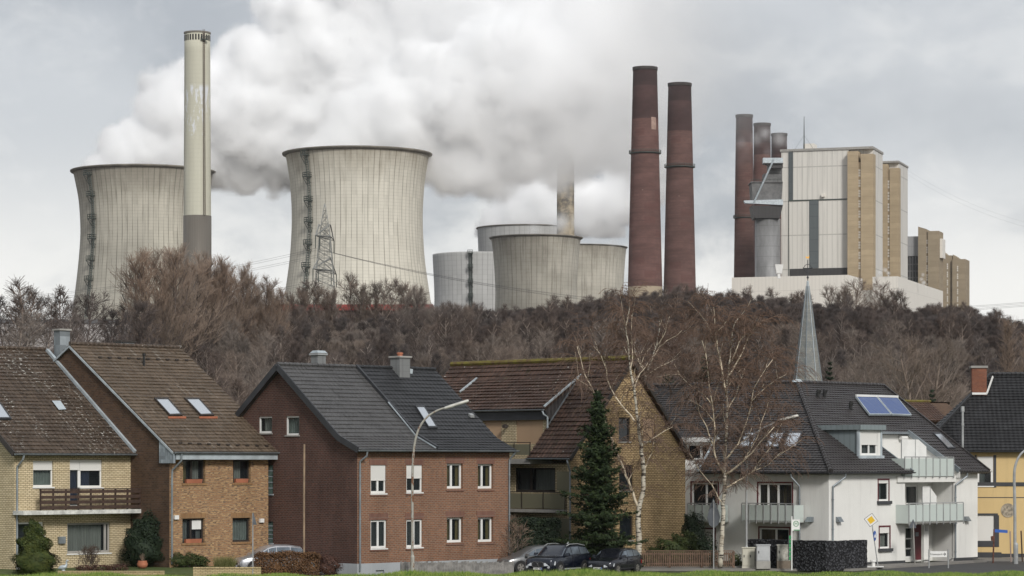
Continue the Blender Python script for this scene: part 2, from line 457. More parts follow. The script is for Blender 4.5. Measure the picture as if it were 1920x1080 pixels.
def gutter(par, a, b, r=0.075, mat='zinc', name='gutter'):
    a, b = Vector(a), Vector(b); mb = MB(); d = (b-a).normalized(); n = d.cross(Vector((0, 0, 1))).normalized(); k = 8
    ring = [(n*math.cos(PI+PI*i/k)+Vector((0, 0, 1))*math.sin(PI+PI*i/k))*r for i in range(k+1)]
    for i in range(k):
        for s in (1.0, 0.82):
            mb.poly([a+ring[i]*s, b+ring[i]*s, b+ring[i+1]*s, a+ring[i+1]*s])
    for e in (a, b): mb.poly([e+q for q in ring])
    for s in (0, k): mb.tube([a+ring[s], b+ring[s]], 0.014, 5)
    return mb.build(name, M[mat], par)
def downpipe(par, pts, r=0.055, mat='zinc'):
    mb = MB(); mb.tube(pts, r, 8)
    p = [Vector(q) for q in pts]; a, b = p[-2], p[-1]
    for t in (0.08, 0.5, 0.9):
        c = a.lerp(b, t); mb.tube([c-Vector((0, 0, .03)), c+Vector((0, 0, .03))], r*1.35, 8)
    return mb.build('downpipe', M[mat], par, smooth=False)
def ridge_tiles(par, a, b, mat, r=0.13):
    mb = MB(); a, b = Vector(a), Vector(b); n = max(2, int((b-a).length/0.4))
    for i in range(n):
        mb.tube([a.lerp(b, i/n), a.lerp(b, (i+1)/n+0.02/n)], [r*1.08, r*0.92], 7)
    return mb.build('ridge_tiles', mat, par)
def strip(par, name, pts, w, h, mat, nrm=None):
    """square trim along a polyline"""
    mb = MB()
    for a, b in zip(pts[:-1], pts[1:]):
        a, b = Vector(a), Vector(b); d = (b-a).normalized(); s = d.cross(Vector((0, 0, 1)))
        if s.length < 1e-3: s = Vector((1, 0, 0))
        s.normalize(); t = s.cross(d)
        q = [s*w/2-t*h/2, s*w/2+t*h/2, -s*w/2+t*h/2, -s*w/2-t*h/2]
        mb.hexa([a+k for k in q], [b+k for k in q])
    return mb.build(name, mat, par, fix=True)
def roof_window(par, fr, px, p0, nrm, up, across, mat='anthracite', pane=None):
    """px: four picture corners (top-left, top-right, bottom-right, bottom-left) on the slope"""
    nrm = Vector(nrm); c = [fr.plane(x, y, p0, nrm) for x, y in px]
    mb = MB(); k = 0.16; off = nrm*0.1
    mid = sum(c, Vector())/4
    inn = [q.lerp(mid, 0.13) for q in c]
    for i in range(4):
        j = (i+1) % 4
        mb.poly([c[i]+off, c[j]+off, inn[j]+off*1.1, inn[i]+off*1.1]); mb.poly([c[i]-off*0.3, c[j]-off*0.3, c[j]+off, c[i]+off]); mb.poly([inn[i]+off*1.1, inn[j]+off*1.1, inn[j]+off*0.6, inn[i]+off*0.6])
    f = mb.build('skylight', M[mat], par, fix=True)
    g = MB(); g.poly([q+off*0.75 for q in inn]); g.build('pane', pane or M['sky_glass'], f)
    return f
M['sky_glass'] = (lambda t: (t.color((0.72, 0.76, 0.8)), t.set(0.18, 0.75, spec=1.0), t.m)[-1])(NT('skylight_glass'))
def chimney(par, x0, x1, y0, y1, z0, z1, mat, cap='concrete', capt=0.1, pots=()):
    mb = MB(); mb.box(x0, x1, y0, y1, z0, z1); c = mb.build('chimney', mat, par)
    k = MB(); k.box(x0-0.08, x1+0.08, y0-0.08, y1+0.08, z1, z1+capt); k.build('chimney_cap', M[cap], c)
    return c
def rail(par, pl, a0, a1, d, z0, z1, n, mat_bar, mat_panel, bar=0.035, top=0.05, returns=(), panel_lo=0.0, name='balcony_railing'):
    mb = MB()
    pl.box(mb, a0, a1, d-top/2, d+top/2, z1-top, z1)
    for i in range(n+1):
        s = a0+(a1-a0)*i/n; pl.box(mb, s-bar/2, s+bar/2, d-bar/2-0.02, d+bar/2-0.02, z0-0.12, z1-top)
    f = mb.build(name, M[mat_bar], par)
    if mat_panel:
        g = MB(); pl.box(g, a0+0.02, a1-0.02, d, d+0.02, z0, z1-0.12)
        for e in returns: pl.box(g, e-0.01, e+0.01, d+0.02, d+1.0, z0, z1-0.12)
        g.build('balcony_panel', M[mat_panel], f)
    return f
# ================================================================== the row of houses
B = {}
B['yellow'] = brick('yellow_clinker', (0.72, 0.61, 0.41), (0.59, 0.49, 0.315), (0.2, 0.15, 0.085), 0.28, 0.1, 0.2, ms=0.016)
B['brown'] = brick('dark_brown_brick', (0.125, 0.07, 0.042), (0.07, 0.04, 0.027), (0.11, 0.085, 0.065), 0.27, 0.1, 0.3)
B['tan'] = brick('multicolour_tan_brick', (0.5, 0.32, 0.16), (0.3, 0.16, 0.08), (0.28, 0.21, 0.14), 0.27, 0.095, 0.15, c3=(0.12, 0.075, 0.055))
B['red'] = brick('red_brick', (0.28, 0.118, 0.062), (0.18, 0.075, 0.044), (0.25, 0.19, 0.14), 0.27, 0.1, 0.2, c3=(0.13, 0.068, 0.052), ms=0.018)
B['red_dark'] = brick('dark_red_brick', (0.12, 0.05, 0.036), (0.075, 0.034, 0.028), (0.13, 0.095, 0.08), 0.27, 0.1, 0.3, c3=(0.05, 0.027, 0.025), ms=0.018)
B['ochre'] = brick('ochre_brick', (0.63, 0.465, 0.265), (0.45, 0.325, 0.175), (0.15, 0.1, 0.05), 0.27, 0.105, 0.35, ms=0.02)
B['lowwall'] = brick('pale_yellow_brick', (0.56, 0.46, 0.26), (0.48, 0.38, 0.2), (0.22, 0.17, 0.1), 0.25, 0.08, 0.2)
B['chimney'] = brick('chimney_brick', (0.3, 0.1, 0.05), (0.22, 0.07, 0.04), (0.2, 0.13, 0.1), 0.22, 0.08, 0.3)
B['soldier'] = brick('soldier_course', (0.2, 0.085, 0.055), (0.15, 0.06, 0.045), (0.22, 0.16, 0.13), 0.085, 0.4, 0.2)
B['soldier_tan'] = brick('tan_soldier_course', (0.34, 0.19, 0.085), (0.25, 0.13, 0.06), (0.24, 0.17, 0.1), 0.085, 0.4, 0.2)
T = {}
T['lichen'] = rooftile('brown_tiles_lichen', (0.085, 0.062, 0.046), lichen=1.35, pale=0.12, moss=0.3)
T['brown'] = rooftile('brown_tiles', (0.125, 0.093, 0.066), pale=0.35, var=0.25)
T['black'] = rooftile('dark_glazed_tiles', (0.078, 0.076, 0.076), var=0.12, rough=0.38, spec=0.45, wave=0.8)
T['black2'] = rooftile('anthracite_tiles', (0.034, 0.035, 0.038), var=0.1, rough=0.5, wave=0.5)
T['red_brown'] = rooftile('red_brown_tiles', (0.078, 0.045, 0.033), var=0.35, moss=0.5, lichen=0.15, wave=1.3)
T['dark'] = rooftile('dark_brown_grey_tiles', (0.055, 0.05, 0.05), var=0.15, rough=0.42, spec=0.45, wave=1.0)
T['slate_blk'] = rooftile('black_pantiles', (0.032, 0.032, 0.034), var=0.15, rough=0.45, wave=1.4, row=0.34)
M['slate_blue'] = rooftile('blue_slate_shingles', (0.27, 0.31, 0.34), var=0.3, col=0.2, row=0.2, wave=0.3)
def plaster(name, c):
    t = NT(name); t.set(0.9, spec=0.2); a = t.noise(t.pos(), 0.6, 6, 0.7); s = t.noise(t.scale(t.uv(), (1.6, 0.12, 1)), 1.0, 5, 0.7)
    k = t.mix(t.ramp(a, 0.3, 0.7), mul(c, 0.95), c); t.color(t.mix(t.math('MULTIPLY', t.ramp(s, 0.48, 0.75), 0.35), k, mul(c, 0.62)))
    t.bump(t.noise(t.pos(), 40, 2, 0.5), 0.15, 0.01); return t.m
M['plaster_white'] = plaster('white_plaster', (0.72, 0.715, 0.685))
M['plaster_grey'] = plaster('grey_plinth_plaster', (0.36, 0.38, 0.4))
M['plaster_yellow'] = plaster('yellow_plaster', (0.62, 0.46, 0.23))
M['plinth_dark'] = plaster('dark_plinth', (0.06, 0.062, 0.066))
M['frosted'] = glass('frosted_balcony_glass', (0.56, 0.62, 0.59), 0.12, 0.35)
M['screen_olive'] = glass('olive_wired_glass', (0.2, 0.19, 0.13), 0.12, 0.4)
M['blue_pv'] = None

def gable_walls(par, fr, L, Dd, zb, ze, yr, zr, mats, front_open, side_open, eo=0.0, side_back=None, reveal=0.14, kick=None):
    """front (y=0), left gable (x=0), right gable (x=L), back"""
    f = MB(); wall(f, Plane('front'), [(0, zb), (L, zb), (L, ze), (0, ze)], front_open, reveal); f.build('front_wall', mats[0], par)
    zbk = side_back if side_back is not None else ze
    out = [(0, zb), (Dd, zb), (Dd, zbk), (yr, zr), (0, ze)]
    g = MB(); wall(g, Plane('side'), out, side_open, reveal); g.build('gable_wall', mats[1], par)
    k = MB()
    k.poly([(L, a, z) for a, z in out]); k.poly([(L, Dd, zb), (0, Dd, zb), (0, Dd, zbk), (L, Dd, zbk)])
    k.build('rear_wall', mats[1], par)

# ---------------------------------------------------------------- house 1: yellow brick, brown lichened roof, balcony
fr = Frame(27, 147.0, 45); h1 = thing('brick_house', 'yellow brick house with lichen-spotted brown roof and brown slatted balcony', 'house', fr.O, fr.ang)
L1, zb1, ze1, yr1, zr1 = 7.78, 0.3, 6.62, 8.03, 12.69
PF, PS = Plane('front'), Plane('side')
w_a = fr.rect((62, 100, 864, 913)); w_b = fr.rect((131, 192, 862, 914)); w_door = fr.rect((131, 151, 862, 950))
w_c = fr.rect((126, 207, 980, 1037)); w_d = fr.rect((30, 82, 979, 1068))
op = [w_a, (w_b[0], w_b[1], w_b[2], w_b[3]), w_c, w_d]
dx = w_b[0]+(w_b[1]-w_b[0])*0.32
f = MB(); wall(f, PF, [(0, zb1), (L1, zb1), (L1, ze1+0.25), (0, ze1+0.25)], [w_a, w_b, (w_b[0], dx, w_door[2], w_b[2]), w_c, w_d], 0.16); f.build('front_wall', B['yellow'], h1)
sl1 = (zr1-6.75)/(yr1+0.4)
g = MB(); wall(g, PS, [(0, zb1), (13, zb1), (13, 8.6), (yr1, zr1-0.25), (0, ze1+0.25)], [], 0.1); g.build('gable_wall', B['yellow'], h1)
k = MB(); k.poly([(L1-0.02, 0, zb1), (L1-0.02, 13, zb1), (L1-0.02, 13, 8.6), (L1-0.02, yr1, zr1-0.25), (L1-0.02, 0, ze1)]); k.poly([(L1, 13, zb1), (0, 13, zb1), (0, 13, 8.6), (L1, 13, 8.6)]); k.build('rear_wall', B['yellow'], h1)
window(h1, PF, w_a, 0.16, shutter=0.32, curtain='blind_green', sill='white_frame')
window(h1, PF, (dx, w_b[1], w_b[2], w_b[3]), 0.16, shutter=0.36, curtain=[('curtain_blue', 0, 0.55)], sill='white_frame')
window(h1, PF, (w_b[0], dx-0.003, w_door[2], w_b[3]), 0.16, shutter=0.2, curtain='curtain_blue', sill=None, name='balcony_door', mat='white_frame')
window(h1, PF, w_c, 0.16, fw=0.11, mull=(0.9,), curtain=[('curtain', 0, 0.86)], mat='concrete', sill='white_frame')
window(h1, PF, w_d, 0.16, fw=0.1, mull=(0.55,), trans=(0.32,), sill=None, name='front_door', mat='white_frame', pane='glass_dark')
m = MB(); A = (-0.3, -0.45, 6.72); tiled_slope(m, A, (L1-0.04, -0.45, 6.72), (L1-0.04, yr1, zr1), (-0.3, yr1, zr1), lift=0.05)
tiled_slope(m, (L1-0.04, 13.4, 8.4), (-0.3, 13.4, 8.4), (-0.3, yr1, zr1-0.01), (L1-0.04, yr1, zr1-0.01))
r1 = m.build('roof', T['lichen'], h1)
ridge_tiles(r1, (-0.3, yr1, zr1+0.06), (L1-0.1, yr1, zr1+0.06), T['lichen'])
strip(r1, 'verge_flashing', [(L1-0.10, -0.5, 6.83), (L1-0.10, yr1-0.2, zr1+0.02)], 0.17, 0.16, M['zinc_light'])
strip(r1, 'barge_board', [(-0.36, -0.45, 6.68), (-0.36, yr1, zr1-0.04)], 0.06, 0.3, M['dark_frame'])
n1 = Vector((0, -(zr1-6.72), yr1+0.45)).normalized()
roof_window(r1, fr, [(-22, 757), (0, 757), (21, 787), (-4, 787)], (0, -0.45, 6.8), n1, None, None)
m = MB(); c = [fr.plane(x, y, (0, -0.45, 6.8), n1) for x, y in ((97, 752), (113, 752), (124, 768), (110, 769))]; m.poly([q+n1*0.03 for q in c]); m.build('glass_tiles', M['zinc_light'], r1)
gutter(h1, (-0.35, -0.54, 6.7), (L1-0.02, -0.54, 6.7))
downpipe(h1, [(0.25, -0.54, 6.62), (0.2, -0.5, 6.4), (0.12, -0.1, 6.0), (0.12, -0.08, 5.6), (0.12, -0.08, 0.8)])
# balcony
bz = fr.front(150, 957, -0.95)[1]; s0, s1 = -0.1, L1-0.02
m = MB(); m.box(s0, s1, -0.95, 0, bz-0.2, bz+0.02); slab = m.build('balcony', M['peeling'], h1); slab['label'] = 'balcony slab with peeling white fascia'
m = MB(); x0b = fr.front(77, 930, -0.9)[0]; zt = fr.front(150, 917, -0.9)[1]
nb = 8
for i in range(nb+1):
    xx = x0b+(s1-0.06-x0b)*i/nb; m.box(xx-0.04, xx+0.04, -0.89, -0.81, bz, zt)
hh = (zt-bz)
for i in range(4): m.box(x0b-0.05, s1-0.02, -0.93, -0.89, bz+0.08+i*hh*0.245, bz+0.08+i*hh*0.245+hh*0.15)
m.box(x0b-0.05, s1-0.02, -0.95, -0.81, zt-0.03, zt+0.03)
m.build('balcony_railing', M['wood_dark'], h1)
m = MB(); m.box(1.75, 1.95, -0.08, 0, 2.05, 2.3); m.build('house_number', M['white_paint'], h1)
m = MB(); m.box(*[fr.front(108, 1010)[0], fr.front(120, 1010)[0]], -0.16, 0, fr.front(114, 1019)[1], fr.front(114, 1006)[1]); m.build('letterbox', M['zinc'], h1)

# ---------------------------------------------------------------- house 2: tan brick, brown roof
fr = Frame(318, 150.0, 45); h2 = thing('brick_house', 'tan brick house with brown tiled roof, two skylights and dark brown gable wall', 'house', fr.O, fr.ang); fr2 = fr
L2, zb2, ze2, yr2, zr2 = 7.0, 0.3, 6.55, 9.04, 12.95
w = [fr.rect(q) for q in ((343, 385, 862, 906), (437, 470, 862, 905), (342, 384, 972, 1018), (436, 470, 971, 1016))]
sw = []
gable_out = [(0, zb2), (15.5, zb2), (15.5, 9.3), (yr2, zr2-0.2), (0, ze2+0.2)]
f = MB(); wall(f, PF, [(0, zb2), (L2, zb2), (L2, ze2+0.2), (0, ze2+0.2)], w, 0.22); f.build('front_wall', B['tan'], h2)
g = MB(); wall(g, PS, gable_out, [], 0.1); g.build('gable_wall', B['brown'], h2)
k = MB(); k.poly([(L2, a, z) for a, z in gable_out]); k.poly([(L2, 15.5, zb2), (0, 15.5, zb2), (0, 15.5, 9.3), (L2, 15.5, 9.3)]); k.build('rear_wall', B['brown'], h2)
window(h2, PF, w[0], 0.22, mat='dark_frame', mull=(0.45,), sill=None, curtain=[('curtain', 0.58, 0.85), ('curtain_yellow', 0.05, 0.3)])
window(h2, PF, w[1], 0.22, mat='dark_frame', sill=None, curtain=[('curtain', 0.25, 0.62)])
window(h2, PF, w[2], 0.22, mat='dark_frame', mull=(0.45,), sill=None, curtain=[('curtain_grey', 0.05, 0.35), ('curtain_grey', 0.75, 0.95)])
window(h2, PF, w[3], 0.22, mat='dark_frame', sill=None, curtain='blind_green')
def part(name, mat, par, *b): return MB().box(*b).build(name, mat, par)
for q in w: part('window_sill', B['soldier_tan'], h2, q[0]-0.08, q[1]+0.08, -0.05, 0.15, q[2]-0.12, q[2]-0.005)
for q in w[2:]: part('lintel', B['soldier_tan'], h2, q[0]-0.1, q[1]+0.1, -0.012, 0.02, q[3]+0.005, q[3]+0.28)
# poster in the lower window and fittings
q = w[2]; m = MB(); m.box(q[0]+(q[1]-q[0])*0.52, q[0]+(q[1]-q[0])*0.93, 0.195, 0.205, q[2]+(q[3]-q[2])*0.55, q[3]-0.1); m.build('window_poster', M['white_paint'], h2)
for px_, py_ in ((329, 970), (489, 976)):
    s_, z_ = fr.front(px_, py_); part('wall_lamp', M['white_paint'], h2, s_-0.14, s_+0.14, -0.14, 0, z_-0.11, z_+0.11)
ez = 6.82
m = MB(); tiled_slope(m, (-0.12, -0.55, ez), (L2+0.85, -0.55, ez), (L2+0.85, yr2, zr2), (-0.12, yr2, zr2), lift=0.05)
tiled_slope(m, (L2+0.85, 15.8, 9.2), (-0.12, 15.8, 9.2), (-0.12, yr2, zr2-0.01), (L2+0.85, yr2, zr2-0.01))
r2 = m.build('roof', T['brown'], h2)
ridge_tiles(r2, (-0.1, yr2, zr2+0.06), (L2+0.85, yr2, zr2+0.06), T['lichen'])
strip(r2, 'verge_trim', [(-0.16, -0.5, ez-0.08), (-0.16, yr2, zr2-0.12)], 0.05, 0.11, M['zinc_light'])
strip(r2, 'verge_trim', [(-0.16, yr2, zr2-0.12), (-0.16, 13.5, zr2-2.5)], 0.05, 0.11, M['zinc_light'])
m = MB(); m.hexa([(-0.14, -0.5, ez-0.62), (0.0, -0.5, ez-0.62), (0.0, 0.75, ez-0.62), (-0.14, 0.75, ez-0.62)], [(-0.14, -0.5, ez-0.1), (0.0, -0.5, ez-0.1), (0.0, 0.75, ez+0.6), (-0.14, 0.75, ez+0.6)]); m.build('shingle_cheek', M['slate_blue'], h2)
m = MB(); m.box(0.05, L2+0.8, -0.52, -0.46, ez-0.42, ez-0.12); m.box(0.05, L2+0.8, -0.46, 0, ez-0.42, ez-0.36); m.build('eaves_fascia', M['zinc_light'], h2)
gutter(h2, (-0.1, -0.64, ez-0.02), (L2+0.9, -0.64, ez-0.02), 0.08)
downpipe(h2, [(0.35, -0.62, ez-0.1), (0.35, -0.58, ez-0.5), (0.12, -0.1, ez-1.0), (0.1, -0.08, ez-1.4), (0.1, -0.08, 0.7)])
n2 = Vector((0, -(zr2-ez), yr2+0.55)).normalized()
for q in ([(288, 748), (314, 748), (342, 780), (318, 781)], [(345, 748), (372, 748), (401, 780), (376, 781)]):
    roof_window(r2, fr, q, (0, -0.55, ez+0.04), n2, None, None, 'dark_frame')
    m = MB(); a = fr.plane(q[3][0]-3, q[3][1]+3, (0, -0.55, ez+0.05), n2); b_ = fr.plane(q[2][0]+6, q[2][1]+4, (0, -0.55, ez+0.05), n2)
    strip(r2, 'skylight_apron', [a+n2*0.05, b_+n2*0.05], 0.05, 0.12, M['terracotta'])
m = MB(); a = fr.plane(270, 686, (0, -0.55, ez), n2); m.tube([a, a+Vector((0, 0, 0.6))], 0.07, 8); m.tube([a+Vector((0, 0, 0.6)), a+Vector((0, 0, 0.72))], 0.1, 8); m.build('vent_pipe', M['black'], r2)
# rows of snow hooks
for py0, py1 in ((671, 677), (832, 838)):
    for i in range(10):
        p_ = fr.plane(188+i*18+(0 if py0 < 700 else 150), py0+(py1-py0)*i/10, (0, -0.55, ez+0.05), n2); part('snow_hook', M['dark_frame'], r2, p_.x-0.11, p_.x+0.11, p_.y-0.04, p_.y+0.04, p_.z, p_.z+0.08)
# chimneys: slate-clad, rising behind the ridges
def chim_px(par, fr, x0, x1, y0, ylow, depth_y, mat, cap, wid=0.6):
    a = fr.front(x0, y0, depth_y+wid); b_ = fr.front(x1, y0, depth_y)
    return chimney(par, a[0], b_[0], depth_y, depth_y+wid, fr.front((x0+x1)/2, ylow, depth_y)[1]-1.0, a[1], mat, cap)
M['slate_panel'] = rooftile('slate_panels', (0.27, 0.3, 0.32), var=0.4, col=0.45, row=0.5, wave=0.1, lichen=0.4)
chim_px(r2, fr2, 101, 131, 620, 655, 10.8, M['slate_panel'], 'concrete')
chim_px(r2, fr2, 216, 252, 642, 655, 10.0, M['slate_panel'], 'dark_frame')
# flower boxes resting on the sills
for i, q in enumerate((w[0], w[1], w[2])):
    lab = ('terracotta flower box on the sill below the wider upper window of the tan brick house', 'terracotta flower box on the narrow upper window of the tan brick house', 'terracotta flower box on the ground-floor sill under the window poster')[i]
    t_ = thing('flower_box', lab, 'flower box', fr.world(((q[0]+q[1])/2, 0.06, q[2])), fr.ang, 'flower boxes on the window sills')
    hw = (q[1]-q[0])*0.36; m = MB(); m.hexa([(-hw*.94, -.08, 0), (hw*.94, -.08, 0), (hw*.94, .08, 0), (-hw*.94, .08, 0)], [(-hw, -.1, .22), (hw, -.1, .22), (hw, .1, .22), (-hw, .1, .22)]); m.build('planter', M['terracotta'], t_)
    m = MB(); m.box(-hw*.95, hw*.95, -.08, .08, .222, .235); m.build('soil', M['wood_dark'], t_)

# ---------------------------------------------------------------- house 3: the red brick pair
fr = Frame(670, 150.0, 45); fr3 = fr
L3 = 11.74; seam = fr.front(810.5, 950)[0]; zr3, yr3 = 11.72, 6.4; ey, ez = -0.42, 6.95; ky, kz = 1.2, 7.66
zb3 = 0.0; zp = fr.front(700, 1056)[1]
def red_half(px0, name_label, x0, x1, left):
    org = fr.world((x0, 0, 0)); t = thing('brick_house', name_label, 'house', org, fr.ang)
    return t
h3 = red_half(0, 'dark red brick house half with closed white roller shutters and a gable wall', 0, seam, True)
h3b = red_half(0, 'red brick house half with one skylight and deep brick-silled white windows', seam, L3, False)
def shift(q, k): return (q[0]-k, q[1]-k, q[2], q[3])
wa = [fr.rect(q) for q in ((695, 724, 872, 925), (762, 792, 872, 923), (695, 725, 975, 1028), (762, 792, 974, 1026))]
wb = [shift(fr.rect(q), seam) for q in ((838, 868, 869, 916), (896, 925, 870, 916), (838, 868, 970, 1017), (896, 925, 970, 1016))]
f = MB(); wall(f, PF, [(0, zp), (seam, zp), (seam, 7.05), (0, 7.05)], wa, 0.15); f.build('front_wall', B['red'], h3)
f = MB(); wall(f, PF, [(0, zp), (L3-seam, zp), (L3-seam, 7.05), (0, 7.05)], wb, 0.24); f.build('front_wall', B['red'], h3b)
vent = shift(fr.rect((704, 720, 1069, 1076)), 0)
f = MB(); wall(f, Plane('front', -0.03), [(-0.03, zb3), (seam, zb3), (seam, zp), (-0.03, zp)], [vent], 0.12); f.poly([(-0.03, 0, zp), (-0.03, -0.03, zp), (seam, -0.03, zp), (seam, 0, zp)]); f.box(vent[0], vent[1], 0.08, 0.09, vent[2], vent[3])
f.poly([(-0.03, -0.03, zb3), (-0.03, -0.03, zp), (-0.03, 12.5, zp), (-0.03, 12.5, zb3)]); f.build('plinth', M['plaster_grey'], h3)
f = MB(); f.box(0, L3-seam+0.02, -0.03, 0.0, zb3, zp); f.build('plinth', M['plaster_grey'], h3b)
gw = [fr.rect(q, 'side') for q in ((536, 561, 780, 816), (485, 510, 781, 812), (500, 512, 872, 926), (500, 512, 978, 1018))]
D3 = 12.6
gout = [(0, zp), (D3, zp), (D3, 6.9), (yr3, zr3-0.2), (0, 6.5)]
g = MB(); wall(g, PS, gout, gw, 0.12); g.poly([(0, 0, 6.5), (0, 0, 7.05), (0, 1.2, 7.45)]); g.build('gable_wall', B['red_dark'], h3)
window(h3, PS, gw[0], 0.12, curtain='blind_green', sill='concrete'); window(h3, PS, gw[1], 0.12, curtain=[('curtain', 0.2, 0.8)], sill='concrete')
M['glass_block'] = plain('glass_block', (0.12, 0.17, 0.15), 0.2, var=0.3, scale=5)
for q in gw[2:]:
    m = MB(); PS.box(m, q[0], q[1], 0.06, 0.1, q[2], q[3]); b_ = m.build('glass_block_window', M['glass_block'], h3)
    m = MB()
    for i in range(1, 5): zz = q[2]+(q[3]-q[2])*i/5; PS.box(m, q[0], q[1], 0.045, 0.06, zz-0.03, zz+0.03)
    PS.box(m, q[0]-0.05, q[1]+0.05, -0.06, 0.1, q[2]-0.08, q[2]-0.003); m.build('sill', M['zinc_light'], b_)
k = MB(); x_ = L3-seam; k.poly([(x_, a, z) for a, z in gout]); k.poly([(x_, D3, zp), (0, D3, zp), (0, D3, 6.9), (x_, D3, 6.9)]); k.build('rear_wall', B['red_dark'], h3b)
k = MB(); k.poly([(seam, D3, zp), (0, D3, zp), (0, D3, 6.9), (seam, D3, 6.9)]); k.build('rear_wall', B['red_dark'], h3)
sh = (0.52, 0.46, 0, 0)
for i, q in enumerate(wa):
    window(h3, PF, q, 0.13, fw=0.1, mull=(0.5,) if i in (0, 2, 3) else (), shutter=sh[i], curtain=[('curtain_grey', 0.0, 0.45), ('curtain_grey', 0.6, 0.95)] if i > 1 else None, pane='glass_dark')
for i, q in enumerate(wb):
    window(h3b, PF, q, 0.22, fw=0.11, mull=(0.38,), curtain=[('curtain_yellow', 0, 0.4), ('curtain_yellow', 0.75, 1)], sill=None)
for t_, ws in ((h3, wa), (h3b, wb)):
    for q in ws: part('lintel', B['soldier'], t_, q[0]-0.1, q[1]+0.1, -0.012, 0.02, q[3]+0.004, q[3]+0.36); part('window_sill', B['soldier'], t_, q[0]-0.06, q[1]+0.06, -0.05, 0.08, q[2]-0.15, q[2]-0.075)
def kick_roof(par, x0, x1, mat):
    m = MB(); tiled_slope(m, (x0, ey, ez), (x1, ey, ez), (x1, ky, kz), (x0, ky, kz), n=5, lift=0.035)
    tiled_slope(m, (x0, ky, kz), (x1, ky, kz), (x1, yr3, zr3), (x0, yr3, zr3), lift=0.035)
    tiled_slope(m, (x1, D3+0.3, 6.7), (x0, D3+0.3, 6.7), (x0, yr3, zr3-0.01), (x1, yr3, zr3-0.01), lift=0.035)
    return m.build('roof', mat, par)
ra = kick_roof(h3, -0.3, seam-0.02, T['black']); rb = kick_roof(h3b, 0.02, L3-seam+0.15, T['black2'])
ridge_tiles(ra, (-0.3, yr3, zr3+0.05), (seam, yr3, zr3+0.05), T['black'], 0.11); ridge_tiles(rb, (0.1, yr3, zr3+0.05), (L3-seam+0.15, yr3, zr3+0.05), T['black2'], 0.11)
strip(ra, 'barge_board', [(-0.34, ey, ez-0.02), (-0.34, ky, kz-0.06), (-0.34, yr3, zr3-0.08)], 0.08, 0.34, M['anthracite'])
strip(ra, 'barge_board', [(-0.34, yr3, zr3-0.08), (-0.34, D3+0.3, 6.65)], 0.08, 0.34, M['anthracite'])
strip(rb, 'party_verge', [(0.0, ey, ez+0.12), (0.0, ky, kz+0.1), (0.0, yr3, zr3+0.1)], 0.14, 0.2, M['anthracite'])
strip(rb, 'seam_flashing', [(-0.12, ey, ez+0.1), (-0.12, ky, kz+0.07), (-0.12, yr3*0.55, ez+(zr3-ez)*0.57)], 0.05, 0.06, M['zinc_light'])
gutter(h3, (-0.3, ey-0.08, ez-0.04), (seam, ey-0.08, ez-0.04)); gutter(h3b, (0.02, ey-0.08, ez-0.04), (L3-seam+0.25, ey-0.08, ez-0.04))
downpipe(h3, [(0.3, ey-0.06, ez-0.1), (0.3, ey-0.02, ez-0.35), (0.12, -0.1, ez-0.65), (0.12, -0.09, ez-1.0), (0.12, -0.09, 0.3)])
downpipe(h3b, [(L3-seam+0.05, ey-0.06, ez-0.1), (L3-seam-0.1, -0.1, ez-0.55), (L3-seam-0.1, -0.09, ez-1), (L3-seam-0.1, -0.09, 0.5)])
n3 = Vector((0, -(zr3-kz), yr3-ky)).normalized()
frb = Frame(670, 150.0, 45); frb.O = fr.world((seam, 0, 0))
roof_window(rb, frb, [(777, 762), (794, 762), (820, 804), (803, 804)], (0, ky, kz+0.03), n3, None, None)
m = MB(); a = frb.plane(885, 783, (0, ky, kz), n3); m.hexa([a+Vector((-.2, -.1, 0)), a+Vector((.1, -.1, 0)), a+Vector((.1, .1, .1)), a+Vector((-.2, .1, .1))], [a+Vector((-.2, -.1, .15)), a+Vector((.1, -.1, .15)), a+Vector((.1, .1, .25)), a+Vector((-.2, .1, .25))]); m.build('roof_vent', M['steel'], rb)
M['zinc_chim'] = clad('grey_chimney_cladding', (0.2, 0.205, 0.205), rib=0.6, seam=0.35, dark=0.5)
c = chim_px(ra, fr, 583, 611, 666, 690, 7.0, M['zinc_chim'], 'steel')
a = fr.front(582, 662, 7.6); b_ = fr.front(613, 662, 7.0); m = MB(); m.hexa([(a[0], 6.95, b_[1]), (b_[0], 6.95, b_[1]), (b_[0], 7.65, b_[1]), (a[0], 7.65, b_[1])], [(a[0]+.08, 7.1, b_[1]+.14), (b_[0]-.08, 7.1, b_[1]+.14), (b_[0]-.08, 7.5, b_[1]+.14), (a[0]+.08, 7.5, b_[1]+.14)]); m.build('cowl', M['zinc_light'], c)
c = chim_px(rb, frb, 732, 769, 671, 700, 5.7, M['zinc_chim'], 'concrete', .8)
a = frb.front(750, 664, 6.1); m = MB(); m.lathe([(0.15, a[1]-0.2), (0.15, a[1]), (0.19, a[1]), (0.19, a[1]+0.08), (0.12, a[1]+0.1)], 8, (a[0], 6.1)); m.build('chimney_pot', M['terracotta'], c)
m = MB(); p1, p2 = frb.plane(739, 691, (0, ky, kz+0.1), n3), frb.plane(773, 697, (0, ky, kz+0.1), n3); strip(rb, 'chimney_flashing', [p1, p2], 0.1, 0.3, M['zinc_light'])
